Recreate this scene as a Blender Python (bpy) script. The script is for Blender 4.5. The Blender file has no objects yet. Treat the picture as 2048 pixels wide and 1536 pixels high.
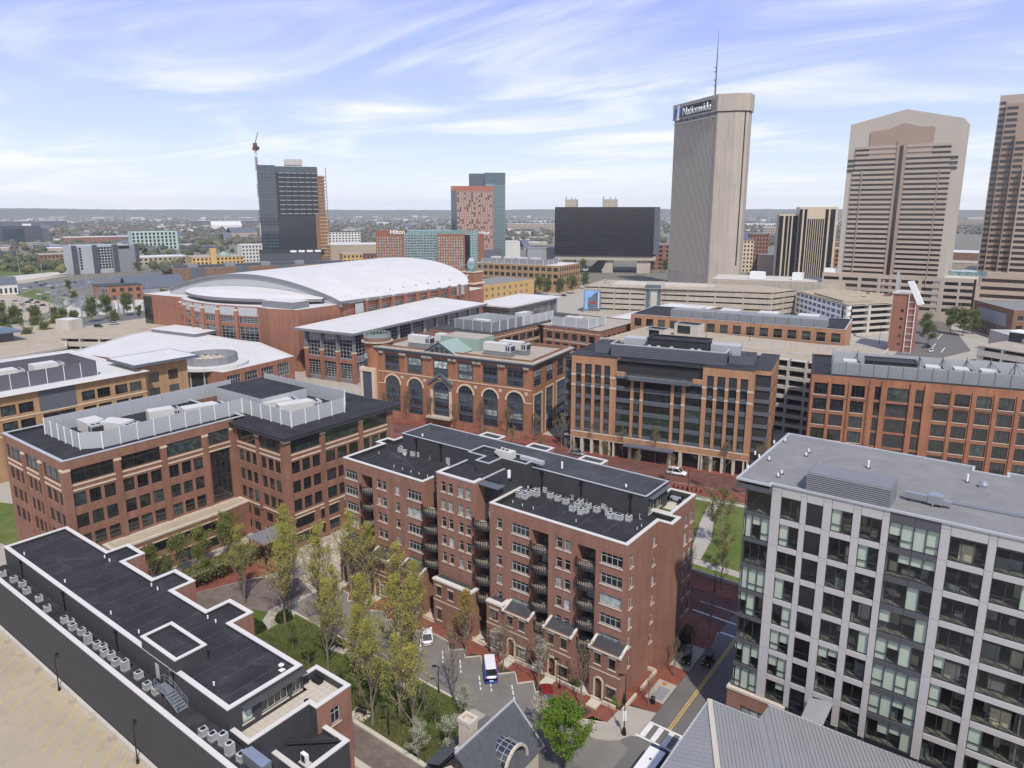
import bpy, math, random
from mathutils import Vector, Matrix
R=math.radians
D=bpy.data; SC=bpy.context.scene; COL=SC.collection
random.seed(7)
# ---------------------------------------------------------------- camera
CF,CY0,CP,CYAW,CH=1412.,723.,R(12.1),R(36.7),66.
cam=D.cameras.new('camera'); co=D.objects.new('camera',cam); COL.objects.link(co)
co.location=(0,0,CH); co.rotation_euler=(R(90)-CP,0,CYAW)
cam.sensor_width=36; cam.lens=CF/2048*36; cam.shift_y=-(768-CY0)/2048
cam.clip_start=1; cam.clip_end=40000; SC.camera=co
SC.render.resolution_x=1024; SC.render.resolution_y=768
# ---------------------------------------------------------------- world, sun, exposure
SUN_AZ=R(-39); SUN_EL=R(53)      # direction to the sun in the XY plane, from +X
w=D.worlds.new('World'); SC.world=w; w.use_nodes=True
nt=w.node_tree; N=nt.nodes; L=nt.links
bg=N['Background']; bg.inputs[1].default_value=.148
sky=N.new('ShaderNodeTexSky'); sky.sky_type='NISHITA'; sky.sun_disc=False
sky.sun_elevation=SUN_EL; sky.sun_rotation=R(90)-SUN_AZ
sky.air_density=1.0; sky.dust_density=.4; sky.ozone_density=4.0; sky.altitude=200
tc=N.new('ShaderNodeTexCoord'); sep=N.new('ShaderNodeSeparateXYZ'); L.new(tc.outputs['Generated'],sep.inputs[0])
def math_(op,a,b=None,c=None):
    m=N.new('ShaderNodeMath'); m.operation=op
    for i,x in enumerate((a,b,c)):
        if x is None: continue
        if hasattr(x,'is_output'): L.new(x,m.inputs[i])
        else: m.inputs[i].default_value=x
    return m.outputs[0]
zz=math_('ADD',math_('MAXIMUM',sep.outputs[2],0.0),.07)
cb=N.new('ShaderNodeCombineXYZ'); L.new(math_('DIVIDE',sep.outputs[0],zz),cb.inputs[0]); L.new(math_('DIVIDE',sep.outputs[1],zz),cb.inputs[1])
mp=N.new('ShaderNodeMapping'); mp.inputs['Rotation'].default_value=(0,0,R(18)); mp.inputs['Scale'].default_value=(.42,.75,1); mp.inputs['Location'].default_value=(1.7,.4,0); L.new(cb.outputs[0],mp.inputs[0])
def noise_(vec,scale,detail,rough,dist=0):
    n=N.new('ShaderNodeTexNoise'); n.inputs['Scale'].default_value=scale; n.inputs['Detail'].default_value=detail
    n.inputs['Roughness'].default_value=rough; n.inputs['Distortion'].default_value=dist; L.new(vec,n.inputs[0]); return n.outputs[0]
n1=noise_(mp.outputs[0],1.3,9,.56,1.0); n2=noise_(mp.outputs[0],.5,4,.5,.5)
cl=math_('MULTIPLY',n1,math_('ADD',math_('MULTIPLY',n2,1.7),.10))
rp=N.new('ShaderNodeMapRange'); rp.interpolation_type='SMOOTHSTEP'; L.new(cl,rp.inputs[0]); rp.inputs[1].default_value=.375; rp.inputs[2].default_value=.76; rp.inputs[4].default_value=.9
# thin veil of cirrostratus: pale low down, lavender blue higher up, over the clear-sky model
vr=N.new('ShaderNodeValToRGB'); L.new(sep.outputs[2],vr.inputs[0]); e=vr.color_ramp.elements
e[0].position=.0; e[0].color=(.90,.935,.99,1); e[1].position=.55; e[1].color=(.26,.36,.74,1); q=e.new(.10); q.color=(.62,.715,.99,1); q=e.new(.24); q.color=(.385,.475,.94,1)
vm=N.new('ShaderNodeMix'); vm.data_type='RGBA'; vm.blend_type='MULTIPLY'; vm.inputs[0].default_value=1; L.new(vr.outputs[0],vm.inputs[6]); vm.inputs[7].default_value=(4.7,4.7,4.7,1)
mv=N.new('ShaderNodeMix'); mv.data_type='RGBA'; mv.inputs[0].default_value=.88; L.new(sky.outputs[0],mv.inputs[6]); L.new(vm.outputs[2],mv.inputs[7])
mx=N.new('ShaderNodeMix'); mx.data_type='RGBA'; L.new(rp.outputs[0],mx.inputs[0]); L.new(mv.outputs[2],mx.inputs[6]); mx.inputs[7].default_value=(4.9,4.95,5.05,1)
L.new(mx.outputs[2],bg.inputs[0])
sun=D.lights.new('sun','SUN'); sun.energy=2.75; sun.angle=R(1.4); sun.color=(1,.945,.86)
so=D.objects.new('sun',sun); COL.objects.link(so)
sd=Vector((math.cos(SUN_EL)*math.cos(SUN_AZ),math.cos(SUN_EL)*math.sin(SUN_AZ),math.sin(SUN_EL)))
so.rotation_euler=sd.to_track_quat('Z','Y').to_euler(); so.location=(0,0,300)
vs=SC.view_settings; vs.view_transform='Standard'; vs.look='None'; vs.gamma=1; vs.use_curve_mapping=False; vs.exposure=.57
# ---------------------------------------------------------------- pixel helpers (photo pixels -> world, for layout)
_fw=Vector((-math.sin(CYAW)*math.cos(CP),math.cos(CYAW)*math.cos(CP),-math.sin(CP)))
_rt=Vector((math.cos(CYAW),math.sin(CYAW),0)); _up=_rt.cross(_fw)
def ray(x,y): return _fw+_rt*((x-1024)/CF)+_up*((CY0-y)/CF)
def gp(x,y,z=0):
    d=ray(x,y); t=(z-CH)/d.z; return Vector((d.x*t,d.y*t,z))
# ---------------------------------------------------------------- materials
MT={}
def mat(name,col,rough=.8,metal=0,var=.12,scale=.35,fine=6,bump=0,spec=.4,rnd=0,col2=None,stretch=None,streak=0,patch=None):
    m=D.materials.new(name); m.use_nodes=True; nt=m.node_tree; N=nt.nodes; L=nt.links
    b=N['Principled BSDF']; b.inputs['Roughness'].default_value=rough; b.inputs['Metallic'].default_value=metal
    b.inputs['Specular IOR Level'].default_value=spec
    tc=N.new('ShaderNodeTexCoord'); vec=tc.outputs['Object']
    if stretch:
        mp=N.new('ShaderNodeMapping'); mp.inputs['Scale'].default_value=stretch; L.new(vec,mp.inputs[0]); vec=mp.outputs[0]
    n=N.new('ShaderNodeTexNoise'); n.inputs['Scale'].default_value=scale; n.inputs['Detail'].default_value=5; n.inputs['Roughness'].default_value=.6; L.new(vec,n.inputs[0])
    f=N.new('ShaderNodeTexNoise'); f.inputs['Scale'].default_value=fine; f.inputs['Detail'].default_value=2; L.new(tc.outputs['Object'],f.inputs[0])
    ad=N.new('ShaderNodeMath'); ad.operation='MULTIPLY_ADD'; L.new(f.outputs[0],ad.inputs[0]); ad.inputs[1].default_value=.5; 
    L.new(n.outputs[0],ad.inputs[2])
    val=ad.outputs[0]; 
    if rnd:
        oi=N.new('ShaderNodeObjectInfo'); a2=N.new('ShaderNodeMath'); a2.operation='MULTIPLY_ADD'; L.new(oi.outputs['Random'],a2.inputs[0]); a2.inputs[1].default_value=rnd; L.new(val,a2.inputs[2])
        a3=N.new('ShaderNodeMath'); a3.operation='SUBTRACT'; L.new(a2.outputs[0],a3.inputs[0]); a3.inputs[1].default_value=rnd/2; val=a3.outputs[0]
    mr=N.new('ShaderNodeMapRange'); L.new(val,mr.inputs[0]); mr.inputs[1].default_value=.45; mr.inputs[2].default_value=1.05
    mx=N.new('ShaderNodeMix'); mx.data_type='RGBA'; L.new(mr.outputs[0],mx.inputs[0])
    c2=col2 or tuple(min(1,c*(1+var)) for c in col); c1=tuple(c*(1-var) for c in col) if not col2 else col
    mx.inputs[6].default_value=(*c1,1); mx.inputs[7].default_value=(*c2,1)
    out=mx.outputs[2]
    if streak:
        mp=N.new('ShaderNodeMapping'); mp.inputs['Scale'].default_value=(.9,.9,.04); L.new(tc.outputs['Object'],mp.inputs[0])
        s=N.new('ShaderNodeTexNoise'); s.inputs['Scale'].default_value=1.0; s.inputs['Detail'].default_value=4; L.new(mp.outputs[0],s.inputs[0])
        sr=N.new('ShaderNodeMapRange'); L.new(s.outputs[0],sr.inputs[0]); sr.inputs[1].default_value=.5; sr.inputs[2].default_value=.75; sr.inputs[3].default_value=1; sr.inputs[4].default_value=1-streak
        mm=N.new('ShaderNodeMix'); mm.data_type='RGBA'; mm.blend_type='MULTIPLY'; mm.inputs[0].default_value=1; L.new(out,mm.inputs[6]); L.new(sr.outputs[0],mm.inputs[7]); out=mm.outputs[2]
    if patch:
        pn=N.new('ShaderNodeTexNoise'); pn.inputs['Scale'].default_value=.28; pn.inputs['Detail'].default_value=9; pn.inputs['Roughness'].default_value=.68; pn.inputs['Distortion'].default_value=1.2; L.new(tc.outputs['Object'],pn.inputs[0])
        pr=N.new('ShaderNodeMapRange'); L.new(pn.outputs[0],pr.inputs[0]); pr.inputs[1].default_value=.52; pr.inputs[2].default_value=.74; pr.inputs[3].default_value=0; pr.inputs[4].default_value=patch[1]
        pm=N.new('ShaderNodeMix'); pm.data_type='RGBA'; L.new(pr.outputs[0],pm.inputs[0]); L.new(out,pm.inputs[6]); pm.inputs[7].default_value=(*patch[0],1); out=pm.outputs[2]
    L.new(out,b.inputs['Base Color'])
    if bump:
        bp=N.new('ShaderNodeBump'); bp.inputs['Strength'].default_value=bump; bp.inputs['Distance'].default_value=.05; L.new(val,bp.inputs['Height']); L.new(bp.outputs[0],b.inputs['Normal'])
    MT[name]=m; return m
def brickmat(name,c1,c2,mortar,sc=1.0,grain=.35):
    # courses of brick 65 mm high on vertical walls; coordinate along the wall is x+y so every face shows courses
    m=D.materials.new(name); m.use_nodes=True; nt=m.node_tree; N=nt.nodes; L=nt.links
    b=N['Principled BSDF']; b.inputs['Roughness'].default_value=.88; b.inputs['Specular IOR Level'].default_value=.25
    tc=N.new('ShaderNodeTexCoord'); sp=N.new('ShaderNodeSeparateXYZ'); L.new(tc.outputs['Object'],sp.inputs[0])
    a=N.new('ShaderNodeMath'); a.operation='ADD'; L.new(sp.outputs[0],a.inputs[0]); L.new(sp.outputs[1],a.inputs[1])
    c=N.new('ShaderNodeCombineXYZ'); L.new(a.outputs[0],c.inputs[0]); L.new(sp.outputs[2],c.inputs[1])
    br=N.new('ShaderNodeTexBrick'); L.new(c.outputs[0],br.inputs[0]); br.inputs['Scale'].default_value=1; br.inputs['Brick Width'].default_value=.24*sc; br.inputs['Row Height'].default_value=.075*sc
    br.inputs['Mortar Size'].default_value=.008*sc; br.inputs['Color1'].default_value=(*c1,1); br.inputs['Color2'].default_value=(*c2,1); br.inputs['Mortar'].default_value=(*mortar,1)
    n=N.new('ShaderNodeTexNoise'); n.inputs['Scale'].default_value=.22; n.inputs['Detail'].default_value=6; n.inputs['Roughness'].default_value=.65; L.new(tc.outputs['Object'],n.inputs[0])
    mr=N.new('ShaderNodeMapRange'); L.new(n.outputs[0],mr.inputs[0]); mr.inputs[1].default_value=.3; mr.inputs[2].default_value=.7; mr.inputs[3].default_value=1-grain*.6; mr.inputs[4].default_value=1+grain*.5
    mx=N.new('ShaderNodeMix'); mx.data_type='RGBA'; mx.blend_type='MULTIPLY'; mx.inputs[0].default_value=1; L.new(br.outputs[0],mx.inputs[6]); L.new(mr.outputs[0],mx.inputs[7])
    mp=N.new('ShaderNodeMapping'); mp.inputs['Scale'].default_value=(.7,.7,.06); L.new(tc.outputs['Object'],mp.inputs[0])
    s=N.new('ShaderNodeTexNoise'); s.inputs['Scale'].default_value=1; s.inputs['Detail'].default_value=5; L.new(mp.outputs[0],s.inputs[0])
    sr=N.new('ShaderNodeMapRange'); L.new(s.outputs[0],sr.inputs[0]); sr.inputs[1].default_value=.35; sr.inputs[2].default_value=.7; sr.inputs[3].default_value=1.10; sr.inputs[4].default_value=.86
    mm=N.new('ShaderNodeMix'); mm.data_type='RGBA'; mm.blend_type='MULTIPLY'; mm.inputs[0].default_value=1; L.new(mx.outputs[2],mm.inputs[6]); L.new(sr.outputs[0],mm.inputs[7])
    L.new(mm.outputs[2],b.inputs['Base Color']); MT[name]=m; return m
def pavemat(name,c1,c2,mortar,bw,bh,grain=.35,rough=.85):
    m=brickmat(name,c1,c2,mortar,1,grain); N=m.node_tree.nodes; L=m.node_tree.links
    br=[n for n in N if n.type=='TEX_BRICK'][0]; tc=[n for n in N if n.type=='TEX_COORD'][0]
    L.new(tc.outputs['Object'],br.inputs[0]); br.inputs['Brick Width'].default_value=bw; br.inputs['Row Height'].default_value=bh; br.inputs['Mortar Size'].default_value=bh*.06
    N['Principled BSDF'].inputs['Roughness'].default_value=rough; return m
def glassmat(name,col,rough=.06,spec=.9,rnd=.6,wav=.04):
    m=D.materials.new(name); m.use_nodes=True; nt=m.node_tree; N=nt.nodes; L=nt.links
    b=N['Principled BSDF']; b.inputs['Roughness'].default_value=rough; b.inputs['Specular IOR Level'].default_value=spec; b.inputs['IOR'].default_value=1.6
    oi=N.new('ShaderNodeObjectInfo'); mr=N.new('ShaderNodeMapRange'); L.new(oi.outputs['Random'],mr.inputs[0]); mr.inputs[3].default_value=1-rnd; mr.inputs[4].default_value=1+rnd
    tc=N.new('ShaderNodeTexCoord'); n=N.new('ShaderNodeTexNoise'); n.inputs['Scale'].default_value=.9; n.inputs['Detail'].default_value=4; L.new(tc.outputs['Object'],n.inputs[0])
    ad=N.new('ShaderNodeVectorMath'); ad.operation='ADD'; L.new(tc.outputs['Object'],ad.inputs[0]); L.new(oi.outputs['Location'],ad.inputs[1]); L.new(ad.outputs[0],n.inputs[0])
    m2=N.new('ShaderNodeMapRange'); L.new(n.outputs[0],m2.inputs[0]); m2.inputs[1].default_value=.35; m2.inputs[2].default_value=.7; m2.inputs[3].default_value=.5; m2.inputs[4].default_value=1.6
    k=N.new('ShaderNodeMath'); k.operation='MULTIPLY'; L.new(mr.outputs[0],k.inputs[0]); L.new(m2.outputs[0],k.inputs[1])
    mx=N.new('ShaderNodeMix'); mx.data_type='RGBA'; mx.blend_type='MULTIPLY'; mx.inputs[0].default_value=1; mx.inputs[6].default_value=(*col,1); L.new(k.outputs[0],mx.inputs[7]); L.new(mx.outputs[2],b.inputs['Base Color'])
    if wav:
        wn=N.new('ShaderNodeTexNoise'); wn.inputs['Scale'].default_value=.5; L.new(ad.outputs[0],wn.inputs[0])
        bp=N.new('ShaderNodeBump'); bp.inputs['Strength'].default_value=wav; L.new(wn.outputs[0],bp.inputs['Height']); L.new(bp.outputs[0],b.inputs['Normal'])
    MT[name]=m; return m
def clearmat(name,tint,refl=1.0):
    m=D.materials.new(name); m.use_nodes=True; nt=m.node_tree; N=nt.nodes; L=nt.links
    N.remove(N['Principled BSDF']); o=[n for n in N if n.type=='OUTPUT_MATERIAL'][0]
    t=N.new('ShaderNodeBsdfTransparent'); t.inputs[0].default_value=(*tint,1); g=N.new('ShaderNodeBsdfGlossy'); g.inputs['Roughness'].default_value=.03; g.inputs[0].default_value=(refl,refl,refl,1)
    f=N.new('ShaderNodeFresnel'); f.inputs[0].default_value=1.55; mx=N.new('ShaderNodeMixShader'); ge=N.new('ShaderNodeNewGeometry'); mm=N.new('ShaderNodeMath'); mm.operation='MULTIPLY_ADD'; L.new(ge.outputs['Backfacing'],mm.inputs[0]); mm.inputs[1].default_value=-1; mm.inputs[2].default_value=1; m3=N.new('ShaderNodeMath'); m3.operation='MULTIPLY'; L.new(mm.outputs[0],m3.inputs[0]); L.new(f.outputs[0],m3.inputs[1]); L.new(m3.outputs[0],mx.inputs[0]); L.new(t.outputs[0],mx.inputs[1]); L.new(g.outputs[0],mx.inputs[2]); L.new(mx.outputs[0],o.inputs[0])
    MT[name]=m; return m
def leafmat(name,c1,c2,trans=.35):
    m=D.materials.new(name); m.use_nodes=True; nt=m.node_tree; N=nt.nodes; L=nt.links
    b=N['Principled BSDF']; b.inputs['Roughness'].default_value=.7; b.inputs['Specular IOR Level'].default_value=.2
    tc=N.new('ShaderNodeTexCoord'); n=N.new('ShaderNodeTexNoise'); n.inputs['Scale'].default_value=1.3; n.inputs['Detail'].default_value=6; n.inputs['Roughness'].default_value=.8; L.new(tc.outputs['Object'],n.inputs[0])
    oi=N.new('ShaderNodeObjectInfo'); a=N.new('ShaderNodeMath'); a.operation='MULTIPLY_ADD'; L.new(oi.outputs['Random'],a.inputs[0]); a.inputs[1].default_value=.4; L.new(n.outputs[0],a.inputs[2])
    mr=N.new('ShaderNodeMapRange'); L.new(a.outputs[0],mr.inputs[0]); mr.inputs[1].default_value=.4; mr.inputs[2].default_value=1.0
    mx=N.new('ShaderNodeMix'); mx.data_type='RGBA'; L.new(mr.outputs[0],mx.inputs[0]); mx.inputs[6].default_value=(*c1,1); mx.inputs[7].default_value=(*c2,1); L.new(mx.outputs[2],b.inputs['Base Color'])
    tr=N.new('ShaderNodeBsdfTranslucent'); L.new(mx.outputs[2],tr.inputs[0]); ms=N.new('ShaderNodeMixShader'); ms.inputs[0].default_value=trans
    o=[q for q in N if q.type=='OUTPUT_MATERIAL'][0]; L.new(b.outputs[0],ms.inputs[1]); L.new(tr.outputs[0],ms.inputs[2]); L.new(ms.outputs[0],o.inputs[0])
    MT[name]=m; return m
def grassmat(name,c1,c2,c3):
    m=D.materials.new(name); m.use_nodes=True; nt=m.node_tree; N=nt.nodes; L=nt.links
    b=N['Principled BSDF']; b.inputs['Roughness'].default_value=.95; b.inputs['Specular IOR Level'].default_value=.1
    tc=N.new('ShaderNodeTexCoord'); n=N.new('ShaderNodeTexNoise'); n.inputs['Scale'].default_value=.16; n.inputs['Detail'].default_value=8; n.inputs['Roughness'].default_value=.7; L.new(tc.outputs['Object'],n.inputs[0])
    f=N.new('ShaderNodeTexNoise'); f.inputs['Scale'].default_value=2.5; f.inputs['Detail'].default_value=6; L.new(tc.outputs['Object'],f.inputs[0])
    r=N.new('ShaderNodeValToRGB'); e=r.color_ramp.elements; e[0].position=.3; e[0].color=(*c1,1); e[1].position=.7; e[1].color=(*c3,1); q=e.new(.5); q.color=(*c2,1)
    a=N.new('ShaderNodeMath'); a.operation='MULTIPLY_ADD'; L.new(f.outputs[0],a.inputs[0]); a.inputs[1].default_value=.5; L.new(n.outputs[0],a.inputs[2]); s=N.new('ShaderNodeMath'); s.operation='SUBTRACT'; L.new(a.outputs[0],s.inputs[0]); s.inputs[1].default_value=.25
    L.new(s.outputs[0],r.inputs[0]); L.new(r.outputs[0],b.inputs['Base Color']); bp=N.new('ShaderNodeBump'); bp.inputs['Strength'].default_value=.6; bp.inputs['Distance'].default_value=.1; L.new(f.outputs[0],bp.inputs['Height']); L.new(bp.outputs[0],b.inputs['Normal'])
    MT[name]=m; return m
brickmat('brick_condo',(.300,.142,.101),(.232,.106,.077),(.29,.185,.135),1,.3)
brickmat('brick_office',(.285,.134,.088),(.215,.098,.066),(.26,.16,.11),1,.3)
brickmat('brick_orange',(.345,.150,.084),(.28,.118,.066),(.31,.17,.10),1,.3)
brickmat('brick_tan_orange',(.42,.215,.122),(.35,.175,.10),(.38,.24,.14),1,.2)
brickmat('brick_red',(.31,.136,.089),(.25,.108,.071),(.31,.16,.11),1,.22)
brickmat('brick_yellow',(.40,.235,.115),(.33,.19,.092),(.36,.26,.16),1,.2)
brickmat('brick_brown',(.25,.13,.075),(.19,.1,.06),(.22,.15,.1),1,.25)
pavemat('pave_red',(.25,.078,.05),(.19,.06,.042),(.14,.06,.045),.22,.11,.35)
pavemat('pave_street',(.17,.072,.055),(.125,.055,.045),(.09,.05,.04),.24,.12,.45)
pavemat('pave_cobble',(.20,.155,.125),(.15,.115,.10),(.10,.08,.07),.3,.16,.4)
pavemat('pave_cream',(.46,.40,.31),(.36,.31,.24),(.24,.2,.16),1.2,1.2,.5)
mat('roof_black',(.030,.030,.033),.9,var=.4,scale=.25,spec=.2,patch=((.095,.09,.085),.55))
mat('roof_dark',(.050,.051,.055),.85,var=.3,scale=.22,spec=.25,patch=((.12,.115,.11),.5))
mat('roof_grey',(.20,.195,.185),.85,var=.16,scale=.25,patch=((.30,.29,.27),.5))
mat('roof_white',(.58,.56,.525),.7,var=.08,scale=.08,fine=.8,patch=((.40,.39,.365),.45))
mat('roof_tan',(.36,.31,.25),.9,var=.18,scale=.2)
mat('white_coping',(.60,.565,.51),.6,var=.05)
mat('grey_coping',(.40,.41,.42),.5,var=.08)
mat('dark_panel',(.048,.047,.05),.75,var=.15,scale=.6)
mat('charcoal',(.030,.031,.034),.7,var=.2)
mat('black_metal',(.012,.012,.013),.45,var=.2)
mat('mid_grey',(.19,.19,.20),.6,var=.1)
mat('screen_grey',(.40,.41,.415),.55,var=.06,scale=.15)
mat('screen_mid',(.235,.24,.25),.55,var=.08)
mat('slate_blue',(.062,.076,.105),.6,var=.12)
mat('slate_grey',(.105,.115,.135),.55,var=.12)
mat('steel_blue',(.10,.135,.165),.5,var=.12)
mat('verdigris',(.26,.335,.29),.75,var=.1,scale=.5)
mat('limestone',(.52,.46,.37),.85,var=.1,scale=.7)
mat('cream_stone',(.60,.49,.35),.85,var=.08)
mat('concrete',(.42,.37,.30),.9,var=.12,scale=.15,streak=.25)
mat('concrete_light',(.50,.46,.40),.9,var=.1,scale=.2,streak=.15)
mat('deck_concrete',(.38,.315,.225),.9,var=.14,scale=.12,patch=((.24,.205,.165),.6))
mat('tower_concrete',(.43,.375,.31),.9,var=.12,scale=.05,streak=.25)
mat('tower_fin',(.55,.485,.40),.85,var=.08)
mat('granite_pale',(.46,.41,.345),.7,var=.06,scale=.08)
mat('granite_pink',(.345,.255,.20),.7,var=.07,scale=.1)
mat('granite_mid',(.42,.345,.28),.7,var=.07,scale=.1)
mat('panel_grey',(.45,.43,.415),.5,var=.05,rnd=.25,scale=.8)
mat('panel_dark',(.085,.082,.092),.5,var=.08,rnd=.2)
mat('metal_roof',(.30,.295,.285),.5,metal=.15,var=.06,rnd=.3,scale=.3)
mat('galv',(.42,.44,.46),.4,metal=.7,var=.12)
mat('ac_white',(.56,.545,.50),.55,var=.06)
mat('ac_grey',(.42,.43,.43),.5,var=.1)
mat('white_paint',(.78,.78,.76),.5,var=.05)
mat('yellow_paint',(.56,.37,.09),.7,var=.25,scale=2)
mat('line_white',(.66,.65,.61),.75,var=.15,scale=2)
mat('frame_grey',(.40,.42,.43),.5,var=.08)
mat('frame_dark',(.040,.042,.045),.5,var=.1)
mat('frame_green',(.075,.085,.085),.5,var=.1)
mat('asphalt',(.135,.128,.12),.92,var=.16,scale=.2,fine=9,patch=((.16,.15,.14),.6))
mat('asphalt_lot',(.185,.170,.150),.92,var=.14,scale=.25,fine=9,patch=((.12,.112,.10),.6))
mat('asphalt_far',(.13,.13,.13),.92,var=.2,scale=.04)
mat('sidewalk',(.37,.335,.28),.9,var=.10,scale=.3,patch=((.26,.235,.195),.5))
mat('kerb',(.50,.45,.37),.9,var=.12,scale=.8)
mat('mulch',(.055,.040,.032),.95,var=.4,scale=2)
mat('bark',(.19,.155,.12),.9,var=.3,scale=2.5)
mat('bark_dark',(.075,.062,.052),.9,var=.3,scale=2.5)
mat('stone_chimney',(.52,.44,.35),.9,var=.2,scale=3,bump=.4)
mat('slate_roof',(.075,.08,.088),.8,var=.2,scale=1.2)
mat('wood_brown',(.16,.07,.035),.7,var=.2)
mat('turf',(.06,.11,.02),.95,var=.2,scale=1.5)
mat('rubber',(.012,.012,.012),.8,var=.1)
mat('rim',(.42,.43,.44),.35,metal=.7,var=.08)
mat('lamp_white',(.8,.78,.7),.4,var=.02)
mat('red_lens',(.35,.02,.015),.3,var=.05)
mat('interior_floor',(.15,.145,.12),.8,var=.25,scale=.5)
mat('interior_dark',(.085,.08,.07),.9,var=.3,scale=.4)
mat('blind',(.60,.63,.545),.85,var=.08,rnd=.3)
mat('rust',(.34,.15,.06),.85,var=.35,scale=.5)
mat('gold_brick',(.50,.33,.13),.85,var=.12)
mat('far_wall_tan',(.40,.33,.25),.9,var=.12); mat('far_wall_brick',(.24,.12,.08),.9,var=.15); mat('far_wall_grey',(.30,.31,.33),.9,var=.12); mat('far_wall_white',(.60,.59,.56),.9,var=.08); mat('far_wall_dark',(.07,.075,.09),.8,var=.2)
glassmat('glass_dark',(.016,.019,.020),rnd=.7)
glassmat('glass_green',(.030,.043,.040),rnd=.6)
glassmat('glass_blind',(.36,.42,.36),.25,.6,rnd=.25,wav=0)
glassmat('glass_curtain',(.30,.34,.31),.2,.7,rnd=.4,wav=0)
glassmat('glass_blue',(.035,.065,.085),rnd=.5)
glassmat('glass_black',(.010,.011,.013),.12,.5,rnd=.4)
glassmat('glass_bank',(.030,.026,.024),.12,.55,rnd=.35)
glassmat('glass_teal',(.15,.24,.235),.15,.8,rnd=.25)
clearmat('glass_clear',(.82,.86,.83),.9)
leafmat('leaf_yellow',(.43,.42,.085),(.58,.53,.13),.5)
leafmat('leaf_amber',(.46,.34,.08),(.54,.42,.10),.5)
leafmat('leaf_bright',(.13,.22,.025),(.25,.36,.05),.4)
leafmat('leaf_green',(.12,.155,.045),(.21,.235,.085),.4)
leafmat('leaf_dark',(.025,.050,.014),(.06,.09,.022),.25)
leafmat('leaf_olive',(.17,.165,.065),(.25,.23,.10),.35)
leafmat('leaf_bud',(.22,.175,.11),(.30,.25,.13),.3)
leafmat('blossom',(.42,.42,.30),(.66,.63,.56),.3)
leafmat('far_leaf',(.075,.088,.045),(.135,.14,.075),.2)
leafmat('far_leaf_bare',(.14,.125,.10),(.20,.18,.14),.2)
leafmat('leaf_fresh',(.17,.20,.055),(.28,.30,.09),.45)
grassmat('grass_lawn',(.07,.105,.024),(.105,.135,.034),(.175,.17,.065))
mat('seam',(.085,.083,.08),.9,var=.3,scale=1)
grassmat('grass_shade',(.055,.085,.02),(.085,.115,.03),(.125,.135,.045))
grassmat('ground_far',(.105,.105,.07),(.17,.16,.125),(.26,.24,.20))
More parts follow.
